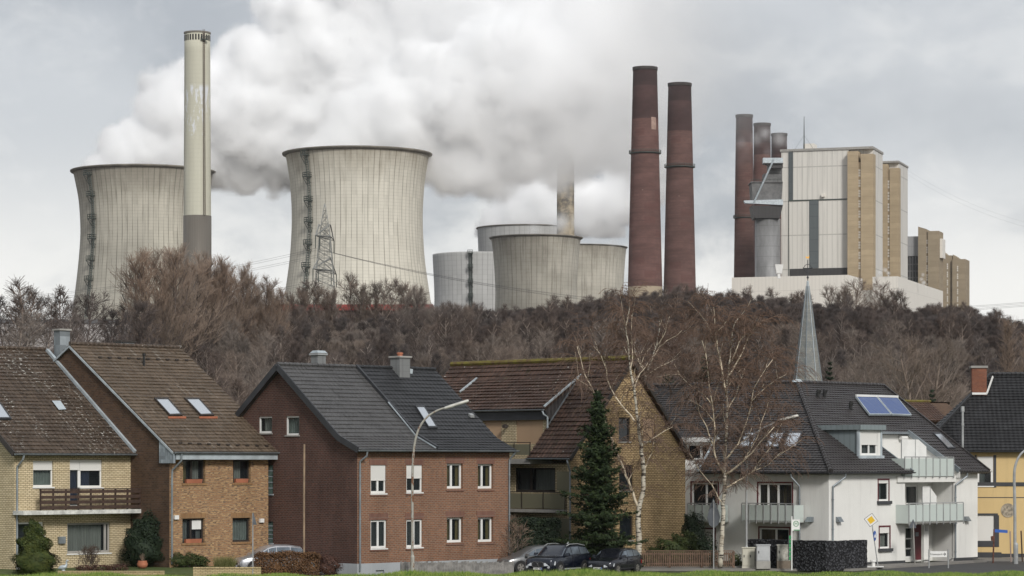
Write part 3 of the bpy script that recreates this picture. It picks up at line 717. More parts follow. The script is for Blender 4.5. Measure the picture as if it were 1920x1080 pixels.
# ---------------------------------------------------------------- house 4: ochre brick flats with a long red-brown roof
fr = Frame(1070, 160.0, 45); h4 = thing('apartment_house', 'ochre brick apartment house with steep gable, red-brown roof and olive glass balconies', 'house', fr.O, fr.ang)
L4, D4 = 10.08, 15.0; xr4 = 5.05; zr4 = 12.4; ex4, ez4 = -0.35, 6.5
s4 = (zr4-ez4)/(xr4-ex4); n4 = Vector((-s4, 0, 1)).normalized()
gw = [fr.rect(q) for q in ((1160, 1182, 783, 828), (1206, 1228, 784, 827), (1161, 1187, 872, 920), (1162, 1187, 967, 1013))]
out = [(0, 0), (L4, 0), (L4, 6.75), (xr4, zr4-0.12), (0, 6.75)]
g = MB(); wall(g, PF, out, gw, 0.14); g.build('gable_wall', B['ochre'], h4)
for i, q in enumerate(gw):
    window(h4, PF, q, 0.14, mat='dark_frame', sill='concrete', curtain=('curtain', 0.0, 0.4) if 0 else None, pane='glass_dark', shutter=0.97 if i == 1 else 0, smat='shutter_beige')
P1 = fr.plane(1085, 709, (ex4, 0, ez4), n4); yP = P1.y
xd, zd = None, None
d_ = fr.front(1020, 766, yP); xd, zd = d_[0], d_[1]
m = MB()
yb0, yb1 = -0.3, D4+0.3
tiled_slope(m, (ex4, yP, ez4), (ex4, yb0, ez4), (P1.x, yb0, P1.z), (P1.x, yP, P1.z), lift=0.06)
tiled_slope(m, (P1.x, yb1, P1.z), (P1.x, yb0, P1.z), (xr4, yb0, zr4), (xr4, yb1, zr4), lift=0.06)
tiled_slope(m, (L4+0.35, yb0, ez4), (L4+0.35, yb1, ez4), (xr4, yb1, zr4-0.01), (xr4, yb0, zr4-0.01), lift=0.06)
tiled_slope(m, (xd, yb1, zd), (xd, yP, zd), (P1.x, yP, P1.z+0.03), (P1.x, yb1, P1.z+0.03), lift=0.06)
r4 = m.build('roof', T['red_brown'], h4)
M['moss'] = leafy('mossy_ridge', (0.16, 0.14, 0.03), (0.1, 0.06, 0.035))
ridge_tiles(r4, (xr4, yb1, zr4+0.06), (xr4, yb0, zr4+0.06), M['moss'], 0.16)
strip(r4, 'verge_flashing', [(xd, yP, zd+0.12), (P1.x+0.25, yP, P1.z+0.22)], 0.1, 0.1, M['zinc_light'])
q0 = fr.plane(1034, 799, (ex4, 0, ez4), n4); q1 = fr.plane(1078, 722, (ex4, 0, ez4), n4)
strip(r4, 'valley_flashing', [(q0.x, yP-0.05, q0.z+0.08), (q1.x, yP-0.05, q1.z+0.08)], 0.08, 0.06, M['zinc'])
p0_, p1_ = (fr.plane(x, y, (xd, 0, zd), Vector((-(P1.z-zd), 0, P1.x-xd)).normalized()) for x, y in ((862, 738), (894, 712)))
strip(r4, 'roof_flashing', [p0_+Vector((0, 0, .1)), p1_+Vector((0, 0, .1))], 0.12, 0.1, M['zinc_light'])
strip(r4, 'barge_board', [(L4+0.35, -0.3, ez4-0.1), (xr4, -0.3, zr4-0.12)], 0.08, 0.2, M['dark_frame'])
strip(r4, 'barge_board', [(ex4, -0.3, ez4-0.1), (xr4, -0.3, zr4-0.12)], 0.08, 0.2, M['dark_frame'])
# cheek of the raised roof
m = MB(); m.poly([(xd+0.05, yP, zd-0.05), (P1.x, yP, P1.z), (xd+0.6, yP, ez4+(xd+0.6-ex4)*s4)] if xd+0.6 > ex4 else [(xd, yP, zd), (P1.x, yP, P1.z), (ex4, yP, ez4)]); m.build('cheek_wall', T['dark'], h4)
gutter(h4, (xd-0.08, yb1, zd-0.05), (xd-0.08, yP-0.05, zd-0.05)); gutter(h4, (ex4-0.08, yP, ez4-0.03), (ex4-0.08, yb0, ez4-0.03))
downpipe(h4, [(ex4-0.06, -0.1, ez4-0.1), (ex4-0.06, -0.15, ez4-0.3), (-0.1, -0.05, ez4-0.8), (-0.1, -0.05, 0.3)])
downpipe(h4, [(xd-0.06, yP+0.1, zd-0.1), (xd-0.02, yP, zd-0.35), (xd+0.2, yP-0.1, zd-0.5), (xd+0.2, yP-0.1, zd-1.7)], mat='zinc_light')
# upper floor wall under the raised roof: dark fascia, brick, tan shutters, balcony
xw = xd+0.35; PU = Plane('side', xw)
zf4 = ez4-0.05
uw = [fr.rect(q, 'side', xw) for q in ((908, 940, 788, 832), (968, 1018, 788, 832))]
m = MB(); wall(m, PU, [(yP, zf4), (D4, zf4), (D4, zd), (yP, zd)], uw, 0.12); m.build('upper_wall', B['yellow'], h4)
zfa = fr.side(960, 788, xw)[1]
m = MB(); m.box(xw-0.2, xw-0.02, yP+0.05, D4, zfa, zd-0.02); m.build('eaves_fascia', M['anthracite'], h4)
for q in uw: window(h4, PU, q, 0.12, mat='dark_frame', sill=None, shutter=0.99, smat='shutter_beige', mull=(0.5,) if q[1]-q[0] > 1.6 else ())
a_, z_ = fr.side(953, 799, xw); m = MB(); m.tube([(xw, a_, z_), (xw-0.25, a_, z_)], 0.05, 6); m.lathe([(0.02, z_-0.12), (0.17, z_-0.1), (0.17, z_+0.05), (0.05, z_+0.12)], 8, (xw-0.28, a_)); m.build('wall_lamp', M['dark_frame'], h4)
yq = fr.side(1010, 840, -0.3)[0]; zt_, zl_ = fr.side(985, 829, -0.3)[1], fr.side(985, 853, -0.3)[1]
rail(h4, Plane('side', -0.3), max(yq, 3.0), D4, 0, zl_, zt_, 9, 'dark_frame', 'screen_olive')
m = MB(); m.box(-0.35, xw+0.1, yP-0.2, D4, zf4-0.3, zf4); m.build('balcony', M['concrete'], h4)
# lower floors: recessed wall with balconies
PL = Plane('side', 0.5)
lw = fr.rect((966, 1041, 877, 922), 'side', 0.5)
lw2 = fr.rect((966, 1030, 985, 1040), 'side', 0.5)
m = MB(); wall(m, PL, [(0.3, 0), (D4, 0), (D4, zf4-0.3), (0.3, zf4-0.3)], [lw, lw2], 0.12); m.poly([(0, 0, 0), (0, 0.3, 0), (0, 0.3, zf4), (0, 0, zf4)]); m.poly([(0, 0.3, 0), (0.5, 0.3, 0), (0.5, 0.3, zf4), (0, 0.3, zf4)]); m.build('side_wall', B['yellow'], h4)
window(h4, PL, lw, 0.12, mat='dark_frame', mull=(0.62,), sill=None, fw=0.1, curtain=[('curtain', 0.08, 0.56), ('curtain_grey', 0.65, 0.95)])
window(h4, PL, lw2, 0.12, mat='dark_frame', mull=(0.5,), sill=None)
PR = Plane('side', -0.1)
def bal(py_top, py_lo, py_slab):
    zt, zl, zs = (fr.side(1010, k, -0.1)[1] for k in (py_top, py_lo, py_slab))
    rail(h4, PR, 0.35, 11, 0, zl, zt, 6, 'dark_frame', 'screen_olive')
    m = MB(); m.box(-0.25, 0.5, 0.3, 11, zs-0.18, zs); m.build('balcony', M['concrete'], h4); return zs
zs = bal(922, 953, 955)
q = fr.rect((1044, 1069, 884, 920), 'side', -0.1); m = MB(); PR.box(m, q[0], q[1], 0, 0.04, q[2], q[3]); m.build('privacy_screen', M['screen_olive'], h4)
q = fr.rect((1030, 1067, 972, 1016), 'side', -0.1); m = MB(); PR.box(m, q[0], q[1], 0, 0.04, q[2], q[3]); m.build('privacy_screen', M['screen_olive'], h4)
k = MB(); k.poly([(L4, 0, 0), (L4, D4, 0), (L4, D4, 6.6), (L4, 0, 6.6)]); k.poly([(L4, D4, 0), (1.2, D4, 0), (1.2, D4, 6.6), (xr4, D4, zr4-0.15), (L4, D4, 6.6)]); k.build('rear_wall', B['ochre'], h4)

# ---------------------------------------------------------------- house 5: white corner building with two wings
fr = Frame(1554, 163.0, 48); fr5 = fr
h5 = thing('apartment_house', 'white plastered corner apartment house with dark tiled roof and frosted glass balconies', 'house', fr.O, fr.ang)
L5, e5, ze5, rr5, zr5 = 16.26, -0.42, 5.66, 8.5, 11.3
s5 = (zr5-ze5)/(rr5-e5); nR = Vector((0, -s5, 1)).normalized(); nL = Vector((-s5, 0, 1)).normalized()
W5 = 20.0; zp5 = fr.front(1680, 1052)[1]+0.02
pE = (e5, e5, ze5)
# front (right-hand) wall
wr = [fr.rect(q) for q in ((1647, 1666, 900, 939), (1649, 1668, 988, 1028))]
ox0, ox1 = fr.front(1697, 950)[0], fr.front(1788, 950)[0]; oz1 = fr.front(1740, 904)[1]
rec = (ox0, ox1, 0.02, oz1)
m = MB(); wall(m, PF, [(0, zp5), (L5, zp5), (L5, ze5+0.15), (0, ze5+0.15)], wr+[(rec[0], rec[1], zp5, rec[3])], 0.14)
wl_l = [fr.rect(q, 'side') for q in ((1422, 1485, 906, 950), (1297, 1346, 905, 950), (1424, 1480, 990, 1020), (1300, 1340, 992, 1030))]
wl_l[0] = (wl_l[0][0], wl_l[0][1], wl_l[0][2]-0.9, wl_l[0][3]); wl_l[1] = (wl_l[1][0], wl_l[1][1], wl_l[1][2]-0.9, wl_l[1][3])
wall(m, PS, [(0, zp5), (W5, zp5), (W5, ze5+0.15), (0, ze5+0.15)], wl_l, 0.14)
m.poly([(L5, 0, zp5), (L5, 17, zp5), (L5, 17, ze5), (L5, rr5, zr5-0.2), (L5, 0, ze5)])
m.poly([(L5, 17, 0), (8, 17, 0), (8, 17, ze5), (L5, 17, ze5)]); m.poly([(8, 17, 0), (8, W5, 0), (8, W5, ze5), (8, 17, ze5)]); m.poly([(8, W5, 0), (0, W5, 0), (0, W5, ze5), (rr5, W5, zr5-.2), (8, W5, ze5)])
m.build('outer_wall', M['plaster_white'], h5)
m = MB(); m.box(-0.02, ox0, -0.02, 0.0, -0.2, zp5); m.box(ox1, L5+0.02, -0.02, 0.0, -0.2, zp5); m.box(-0.02, 0, 0, W5, -0.2, zp5); m.box(L5, L5+0.02, 0, 8, -0.2, zp5); m.build('plinth', M['plinth_dark'], h5)
# roof: right slope with a terrace cut into it
xl, xr_ = fr.front(1712, 886, e5)[0], fr.front(1800, 886, e5)[0]
pt = fr.plane(1735, 812, pE, nR); zt5 = pt.z; yt5 = pt.y; tt = (zt5-ze5)/(zr5-ze5)
xe_end, xr_end = 16.95, 18.1
hipx = lambda t: e5+(rr5-e5)*t; endx = lambda t: xe_end+(xr_end-xe_end)*t
yy = lambda t: e5+(rr5-e5)*t; zz = lambda t: ze5+(zr5-ze5)*t
nlow = 9; m = MB()
tiled_slope(m, (e5, e5, ze5), (xl, e5, ze5), (xl, yt5, zt5), (hipx(tt), yt5, zt5))
tiled_slope(m, (xr_, e5, ze5), (xe_end, e5, ze5), (endx(tt), yt5, zt5), (xr_, yt5, zt5))
tiled_slope(m, (hipx(tt), yt5, zt5), (endx(tt), yt5, zt5), (xr_end, rr5, zr5), (rr5, rr5, zr5))
# left slope, cut at its far lower corner
pc0 = fr.plane(1310, 885, pE, nL); pc1 = fr.plane(1345, 820, pE, nL); tl = (pc1.z-ze5)/(zr5-ze5)
tiled_slope(m, (e5, pc0.y, ze5), (e5, e5, ze5), (yy(tl), hipx(tl), pc1.z), (yy(tl), pc1.y, pc1.z))
tiled_slope(m, (yy(tl), W5+0.4, pc1.z), (yy(tl), hipx(tl), pc1.z), (rr5, rr5, zr5), (rr5, W5+0.4, zr5))
tiled_slope(m, (xr_end, 2*rr5-e5, ze5), (2*rr5-e5, 2*rr5-e5, ze5), (rr5, rr5, zr5-0.01), (xr_end, rr5, zr5-0.01))
tiled_slope(m, (2*rr5-e5, 2*rr5-e5, ze5), (2*rr5-e5, W5+0.4, ze5), (rr5, W5+0.4, zr5-0.01), (rr5, rr5, zr5-0.01))
r5 = m.build('roof', T['dark'], h5)
hp = MB(); a, b_ = Vector((e5, e5, ze5+0.08)), Vector((rr5, rr5, zr5+0.06))
for i in range(34): hp.tube([a.lerp(b_, i/34), a.lerp(b_, (i+1.06)/34)], [0.17, 0.13], 7)
hp.build('hip_tiles', T['dark'], r5)
ridge_tiles(r5, (rr5, rr5, zr5+0.06), (xr_end, rr5, zr5+0.06), T['dark'], 0.12); ridge_tiles(r5, (rr5, W5+0.4, zr5+0.06), (rr5, rr5, zr5+0.06), T['dark'], 0.12)
m = MB(); m.lathe([(0.35, zr5+0.05), (0.25, zr5+0.2), (0.05, zr5+0.24)], 8, (rr5, rr5)); m.build('ridge_cap', M['zinc_light'], r5)
strip(r5, 'verge_trim', [(xe_end+0.05, e5, ze5+0.02), (xr_end+0.05, rr5, zr5+0.04)], 0.1, 0.22, T['dark'])
strip(r5, 'terrace_flashing', [(xr_-0.06, e5, ze5+0.05), (xr_-0.06, yt5, zt5+0.06)], 0.14, 0.3, M['zinc'])
strip(r5, 'terrace_flashing', [(xl+0.05, e5, ze5+0.03), (xl+0.05, yt5, zt5+0.03)], 0.1, 0.12, M['zinc'])
strip(r5, 'terrace_gutter', [(xl-1.0, yt5-0.1, zt5-0.02), (xr_+0.3, yt5-0.1, zt5-0.02)], 0.16, 0.14, M['zinc'])
strip(r5, 'cut_flashing', [pc0+nL*0.08, pc1+nL*0.08], 0.12, 0.08, M['zinc_light'])
gutter(h5, (e5, e5-0.08, ze5-0.03), (xl+0.1, e5-0.08, ze5-0.03), 0.07, 'anthracite'); gutter(h5, (xr_, e5-0.08, ze5-0.03), (xe_end, e5-0.08, ze5-0.03), 0.07, 'anthracite')
gutter(h5, (e5-0.08, pc0.y, ze5-0.03), (e5-0.08, e5, ze5-0.03), 0.07, 'anthracite')
def dp5(px, bx, by, side):
    if side: s_ = fr.side(px, 950, -0.1)[0]; P = lambda d, z, k=0: (d, s_+k, z)
    else: s_ = fr.front(px, 950, -0.1)[0]; P = lambda d, z, k=0: (s_+k, d, z)
    downpipe(h5, [P(e5-0.06, ze5-0.1, bx), P(e5-0.04, ze5-0.3, bx), P(-0.1, ze5-0.85), P(-0.09, ze5-1.3), P(-0.09, by)])
dp5(1562, 0.75, 0.2, False); dp5(1499, 0.35, 0.2, True); dp5(1792, 0.75, 0.2, False)
for i, q in enumerate(wr):
    window(h5, PF, q, 0.1, fw=0.08, curtain=[('curtain_grey', 0, 0.5)] if i == 0 else [('curtain', 0.1, 0.8)], sill=None, shutter=0.25 if i == 1 else 0.12, surround='maroon')
    m = MB(); m.box(q[0]-0.16, q[1]+0.2, -0.14, 0.04, q[2]-0.2, q[2]-0.01); m.build('window_sill', M['plinth_dark'], h5)
for i, q in enumerate(wl_l):
    window(h5, PS, q, 0.1, fw=0.09, mull=(0.42, 0.72) if i == 0 else (0.45,), sill=None, surround='maroon', pane='glass_dark', name='balcony_door' if i < 2 else 'window', curtain=[('curtain_yellow', 0.22, 0.3)] if i == 0 else ([('curtain_grey', 0.5, 1)] if i == 2 else None), shutter=0.99 if i == 3 else 0)
# balconies with frosted glass on the left wing
def glass_balcony(par, pl, a0, a1, zt, zb, n, dep, fl=True):
    f = rail(par, pl, a0, a1, -dep, zb, zt, n, 'steel', 'frosted', bar=0.05, top=0.06, returns=(a0, a1))
    if fl:
        m = MB(); pl.box(m, a0, a1, -dep, 0, zb-0.02, zb+0.1); m.build('balcony', M['concrete'], par)
    return f
def bal_px(pl, kind, r, n, dep):
    q = fr.rect(r, kind, -dep); glass_balcony(h5, pl, q[0], q[1], q[3], q[2], n, dep)
bal_px(PS, 'side', (1391, 1488, 943, 979), 7, 1.1); bal_px(PS, 'side', (1290, 1346, 943, 979), 4, 1.1)
bal_px(PF, 'front', (1704, 1806, 942, 980), 8, 0.95)
# recessed stair and balcony bay
m = MB(); dpt = 1.6
Pb = Plane('front', dpt)
m.poly([(ox0, 0, 0), (ox0, dpt, 0), (ox0, dpt, oz1), (ox0, 0, oz1)]); m.poly([(ox1, 0, oz1), (ox1, dpt, oz1), (ox1, dpt, 0), (ox1, 0, 0)]); m.poly([(ox0, 0, oz1-.002), (ox1, 0, oz1-.002), (ox1, dpt, oz1-.002), (ox0, dpt, oz1-.002)])
zmid = fr.front(1740, 979, 0)[1]; m.box(ox0, ox1, 0, dpt, zmid-0.1, zmid+0.1)
bw = [fr.rect(q, 'front', dpt) for q in ((1699, 1721, 910, 972), (1752, 1760, 910, 972), (1698, 1711, 988, 1046), (1714, 1738, 984, 1050), (1748, 1762, 990, 1048))]
bw[0] = (max(bw[0][0], ox0+0.02), bw[0][1], max(bw[0][2], zmid+0.12), bw[0][3]); bw[1] = (bw[1][0], bw[1][1], max(bw[1][2], zmid+0.12), bw[1][3]); bw[2] = (max(bw[2][0], ox0+0.02), bw[2][1], bw[2][2], bw[2][3])
wall(m, Pb, [(ox0, 0), (ox1, 0), (ox1, oz1), (ox0, oz1)], bw, 0.1); m.build('recess_wall', M['plaster_white'], h5)
window(h5, Pb, bw[0], 0.1, sill=None, trans=(0.45,), name='balcony_door', pane='glass_dark'); window(h5, Pb, bw[1], 0.1, sill=None, fw=0.05, pane='glass_dark')
window(h5, Pb, bw[2], 0.1, sill=None, trans=(0.3, 0.62), mat='white_frame', name='entrance_window', pane='glass_dark')
m = MB(); q = bw[3]; Pb.box(m, q[0], q[1], 0.04, 0.1, q[2], q[3]); dr = m.build('entrance_door', M['maroon'], h5); dr['label'] = 'dark red entrance door'
m = MB(); Pb.box(m, q[1]-0.2, q[1]-0.15, -0.02, 0.04, q[2]+0.8, q[2]+1.3); m.build('handle', M['steel'], dr)
m = MB(); Pb.box(m, q[0]+0.2, q[0]+0.55, 0.03, 0.04, q[2]+1.5, q[2]+1.75); m.build('door_plate', M['zinc'], dr)
m = MB(); q = bw[4]; Pb.box(m, q[0], q[1], 0.04, 0.1, q[2], q[3]); m.build('side_door', M['concrete'], h5)
m = MB(); a = fr.front(1738, 1010, -0.02)[0]; b_ = fr.front(1747, 1010, -0.02)[0]; m.box(a, b_, 0.2, 0.4, 0, zmid-0.1); m.build('pillar', M['plaster_white'], h5)
m = MB(); a = (a+b_)/2; m.box(a-0.15, a+0.15, 0.17, 0.2, 1.95, 2.35); m.build('house_number', M['steel'], h5)
def screen(x0, x1, y0, y1, dep, cut):
    q = fr.rect((x0, x1, y0, y1), 'front', dep); m = MB(); w_ = q[1]-q[0]; hgt = q[3]-q[2]
    for d0, d1 in ((dep, dep+0.04),):
        pts = [(q[0], q[2]), (q[1], q[2]), (q[1], q[3]-hgt*cut*1.1), (q[1]-w_*cut, q[3]), (q[0], q[3])]
        m.hexa([(a, d0, z) for a, z in pts], [(a, d1, z) for a, z in pts])
    s = m.build('privacy_screen', M['white_paint'], h5, fix=True)
    m = MB()
    for t_ in (0.0, 0.55): a = q[0]+w_*t_; m.box(a-0.02, a+0.02, dep-0.03, dep, q[2], q[3])
    m.build('screen_post', M['steel'], s)
screen(1729, 1756, 911, 946, 0.3, 0.5); screen(1690, 1737, 824, 862, 1.5, 0.32)
# roof terrace
zf = fr.front(1740, 893, -0.1)[1]
m = MB(); m.box(xl-1.2, xr_+0.05, -0.12, 0.1, oz1+0.003, zf); m.box(xl-1.2, xr_, 0.1, yt5+0.4, zf-0.15, zf-0.01)
Pt = Plane('front', yt5+0.25); wall(m, Pt, [(xl-1.2, zf), (xr_+0.2, zf), (xr_+0.2, zt5), (xl-1.2, zt5)], [], 0.1)
m.hexa([(xr_-0.02, e5, zf-0.1), (xr_+0.03, e5, zf-0.1), (xr_+0.03, yt5+0.2, zf-0.1), (xr_-0.02, yt5+0.2, zf-0.1)], [(xr_-0.02, e5, ze5-0.02), (xr_+0.03, e5, ze5-0.02), (xr_+0.03, yt5+0.2, zt5-0.02), (xr_-0.02, yt5+0.2, zt5-0.02)])
m.hexa([(xl-0.04, e5+.3, zf-0.1), (xl+0.01, e5+.3, zf-0.1), (xl+0.01, yt5+0.2, zf-0.1), (xl-0.04, yt5+0.2, zf-0.1)], [(xl-0.04, e5+.3, ze5-0.02), (xl+0.01, e5+.3, ze5-0.02), (xl+0.01, yt5+0.2, zt5-0.02), (xl-0.04, yt5+0.2, zt5-0.02)])
m.build('terrace_wall', M['plaster_white'], h5)
q = fr.rect((1696, 1788, 856, 893), 'front', -0.2); glass_balcony(h5, PF, q[0], q[1], q[3], q[2], 7, 0.2, False)
a = fr.front(1690, 820, yt5)[0]; b_ = fr.front(1731, 820, yt5)[0]; z_ = fr.front(1710, 821, yt5)[1]; m = MB(); m.tube([(a, yt5+0.05, z_), (b_, yt5+0.05, z_)], 0.14, 8); m.build('awning_box', M['white_paint'], h5)
# dormer
q = fr.rect((1608, 1655, 803, 864), 'front', 1.0); da0, da1, dz0, dz1 = q
yd = 1.0; zr_at = lambda y: ze5+(y-e5)*s5
q = fr.rect((1611, 1651, 806, 863), 'front', yd); da0, da1, dz1 = q[0], q[1], q[3]; dz0 = zr_at(yd)
dq = fr.rect((1615, 1645, 812, 857), 'front', yd)
Pd = Plane('front', yd); m = MB(); wall(m, Pd, [(da0, dz0), (da1, dz0), (da1, dz1), (da0, dz1)], [(dq[0], dq[1], max(dq[2], dz0+.12), dq[3])], 0.1); m.build('dormer_front', M['plaster_white'], r5)
yb_ = e5+(dz1+0.1-ze5)/s5
m = MB()
for xx in (da0-0.02, da1+0.02): m.poly([(xx, yd, dz0-0.1), (xx, yb_, dz1+0.1), (xx, yd, dz1+0.1)]); m.poly([(xx+0.03, yd, dz0-0.1), (xx+0.03, yb_, dz1+0.1), (xx+0.03, yd, dz1+0.1)])
M['dormer_zinc'] = clad('standing_seam_zinc', (0.2, 0.235, 0.245), rib=0.42, seam=60, dark=0.5)
m.build('dormer_cheek', M['dormer_zinc'], r5)
m = MB(); m.box(da0-0.2, da1+0.25, yd-0.25, yb_+0.3, dz1, dz1+0.3); m.build('dormer_roof', M['dormer_zinc'], r5)
m = MB(); m.box(da0-0.12, da0+0.02, yd-0.05, yd+0.1, dz0, dz1); m.box(da1-0.02, da1+0.12, yd-0.05, yd+0.1, dz0, dz1); m.box(da0-0.2, da1+0.2, yd-0.15, yd+0.05, dz0-0.1, dz0+0.1); m.build('dormer_trim', M['zinc_light'], r5)
window(h5, Pd, (dq[0], dq[1], max(dq[2], dz0+.12), dq[3]), 0.1, fw=0.1, mull=(0.5,), shutter=0.5, smat='shutter', curtain='curtain_grey', sill=None, name='dormer_window')
# solar panels, pipes, skylights
def slope_quad(pxs, off): return [fr.plane(x, y, pE, nR)+nR*off for x, y in pxs]
t = NT('solar_collector'); t.set(0.22, spec=0.5); o = t.sep(t.uv()); st = t.noise(t.scale(t.uv(), (9, 0.3, 1)), 1.0, 3, 0.6); t.color(t.mix(t.ramp(st, 0.3, 0.7), (0.012, 0.05, 0.2), (0.05, 0.09, 0.22))); M['solar'] = t.m
for pxs in ([(1602, 748), (1641, 749), (1669, 782), (1628, 782)], [(1642, 749), (1680, 750), (1707, 783), (1670, 782)]):
    c = slope_quad(pxs, 0.22); lo = slope_quad(pxs, 0.1); m = MB()
    mid = sum(c, Vector())/4
    for i in range(4):
        j = (i+1) % 4; m.poly([lo[i], lo[j], c[j], c[i]]); m.poly([c[i], c[j], c[j].lerp(mid, .07), c[i].lerp(mid, .07)])
    f = m.build('solar_panel', M['zinc_light'], r5, fix=True); g = MB(); g.poly([q_.lerp(mid, 0.06)-nR*0.01 for q_ in c]); g.build('collector_glass', M['solar'], f)
    strip(f, 'header_pipe', [c[0]+nR*.04, c[1]+nR*.04], 0.12, 0.14, M['white_paint'])
for px_, py_ in ((1534, 745), (1546, 745), (1595, 768)):
    a = fr.plane(px_, py_, pE, nR); m = MB(); m.tube([a, a+Vector((0, 0, .32))], 0.11, 8); m.tube([a+Vector((0, 0, .3)), a+Vector((0.05, -.05, .48))], 0.15, 8); m.build('vent_pipe', M['black'], r5)
roof_window(r5, fr, [(1748, 813), (1763, 813), (1791, 842), (1777, 843)], pE, nR, None, None)
for x0 in (1388, 1437, 1470):
    roof_window(r5, fr, [(x0+10, 811), (x0+36, 811), (x0+23, 841), (x0-4, 841)], pE, nL, None, None)
# glazed loggia at the far end of the left wing
lx = yy(tl)-0.3; PLg = Plane('side', lx)
q = fr.rect((1286, 1341, 832, 868), 'side', lx); gq = fr.rect((1286, 1346, 816, 886), 'side', lx)
m = MB(); wall(m, PLg, [(pc1.y-0.4, ze5-0.3), (W5, ze5-0.3), (W5, pc1.z), (pc1.y-0.4, pc1.z)], [(q[0], min(q[1], W5-.3), q[2], q[3])], 0.12); m.box(0, lx, pc1.y-0.6, W5, ze5-0.3, ze5-0.1); m.build('loggia_wall', M['plaster_white'], h5)
window(h5, PLg, (q[0], min(q[1], W5-.3), q[2], q[3]), 0.12, fw=0.12, mull=(0.5,), trans=(0.2,), sill=None, pane='glass_dark', name='loggia_window')
m = MB(); m.box(lx-0.35, lx-0.05, pc1.y-0.2, W5, pc1.z-0.28, pc1.z-0.02); m.build('loggia_beam', M['white_paint'], h5)
for px_, py_, sd in ((1520, 974, 1), (1571, 974, 0), (1684, 973, 0), (1811, 973, 0)):
    m = MB()
    if sd: s_, z_ = fr.side(px_, py_); m.hexa([(0, s_-.22, z_-.14), (-.3, s_-.22, z_-.14), (-.3, s_+.22, z_-.14), (0, s_+.22, z_-.14)], [(0, s_-.22, z_+.16), (-.08, s_-.22, z_+.16), (-.08, s_+.22, z_+.16), (0, s_+.22, z_+.16)])
    else: s_, z_ = fr.front(px_, py_); m.hexa([(s_-.22, -.3, z_-.14), (s_+.22, -.3, z_-.14), (s_+.22, 0, z_-.14), (s_-.22, 0, z_-.14)], [(s_-.22, -.08, z_+.16), (s_+.22, -.08, z_+.16), (s_+.22, 0, z_+.16), (s_-.22, 0, z_+.16)])
    m.build('wall_lamp', M['zinc'], h5, fix=True)

# ---------------------------------------------------------------- house 6: ochre plastered house on the right
fr = Frame(1736, 178.0, -4); h6 = thing('plastered_house', 'ochre yellow plastered house with black pantile roof and brick chimney', 'house', fr.O, fr.ang)
L6, ze6, zr6, ry6, e6 = 12.0, 7.0, 12.05, 5.2, -0.4
w6 = [fr.rect(q) for q in ((1832, 1862, 856, 911), (1816, 1864, 966, 1014), )]
w6[1] = (w6[1][0], w6[1][1], w6[1][2], w6[1][3])
m = MB(); wall(m, PF, [(0, 0), (L6, 0), (L6, ze6), (0, ze6)], w6, 0.12); m.poly([(0, 0, 0), (0, 9, 0), (0, 9, ze6), (0, 0, ze6)][::-1]); m.poly([(L6, 0, 0), (L6, 9, 0), (L6, 9, ze6), (L6, 0, ze6)]); m.poly([(0, 9, 0), (L6, 9, 0), (L6, 9, ze6), (0, 9, ze6)]); m.build('outer_wall', M['plaster_yellow'], h6)
rx6 = fr.front(1857, 705, ry6)[0]
m = MB(); rw = T['slate_blk']; lf = (e6, e6, ze6+.02)
tiled_slope(m, (e6, e6, ze6), (L6+.3, e6, ze6), (L6+.3, ry6, zr6), (rx6, ry6, zr6), lift=0.05, row=0.34)
tiled_slope(m, (e6, 2*ry6-e6, ze6), (e6, e6, ze6), (rx6, ry6, zr6), (rx6, ry6, zr6-0.001), lift=0.05, row=0.34)
tiled_slope(m, (L6+.3, 2*ry6-e6, ze6), (e6, 2*ry6-e6, ze6), (rx6, ry6, zr6-.01), (L6+.3, ry6, zr6-.01), lift=0.05)
r6 = m.build('roof', rw, h6)
strip(r6, 'hip_tiles', [(e6, e6, ze6+.1), (rx6, ry6, zr6+.08)], 0.2, 0.14, T['slate_blk']); ridge_tiles(r6, (rx6, ry6, zr6+.06), (L6+.3, ry6, zr6+.06), T['slate_blk'], 0.13)
gutter(h6, (e6, e6-.08, ze6-.03), (L6+.3, e6-.08, ze6-.03), 0.1, 'anthracite')
a = fr.front(1823, 690, 3.6); b_ = fr.front(1850, 690, 3.6)
chc = chimney(r6, a[0], b_[0], 3.6, 4.6, 9.0, a[1], B['chimney'], 'concrete', 0.15)
strip(r6, 'chimney_flashing', [(a[0]-.02, 3.5, fr.front(1826, 738, 3.55)[1]), (b_[0], 3.5, fr.front(1846, 738, 3.55)[1]), (b_[0]+.5, 4.5, fr.front(1856, 706, 4.5)[1])], 0.06, 0.14, M['white_paint'])
window(h6, PF, w6[0], 0.06, fw=0.14, shutter=0.48, smat='shutter', sill='white_frame', curtain=[('curtain_grey', 0.1, 0.5)], surround=None)
q = w6[0]; m = MB(); m.box(q[1]+.02, q[1]+.2, -.03, .01, q[2]-.1, q[3]+.1); m.box(q[0]-.14, q[0]-.03, -.03, .01, q[2]+.2, q[3]+.1); m.build('window_trim', M['anthracite'], h6)
m = MB(); q = w6[1]; m.box(q[0], q[1], 0.04, 0.1, q[2], q[3]); m.build('shutter', M['shutter'], h6)
m = MB(); k_ = 0.24; m.box(q[0]-k_, q[1]+k_, -.04, .03, q[3], q[3]+.12); m.box(q[0]-k_, q[1]+k_*1.3, -.04, .03, q[2]-k_*1.6, q[2]); m.box(q[0]-k_, q[0], -.04, .03, q[2], q[3]); m.box(q[1], q[1]+k_*1.3, -.04, .03, q[2], q[3]); m.build('window_trim', M['anthracite'], h6)
zb_ = fr.front(1870, 908)[1]; m = MB(); m.box(0, L6, -.04, 0, zb_-.12, zb_+.13); zb2_ = fr.front(1870, 933)[1]; m.box(0, L6, -.015, 0, zb2_-.02, zb2_+.03); m.build('string_course', M['anthracite'], h6)
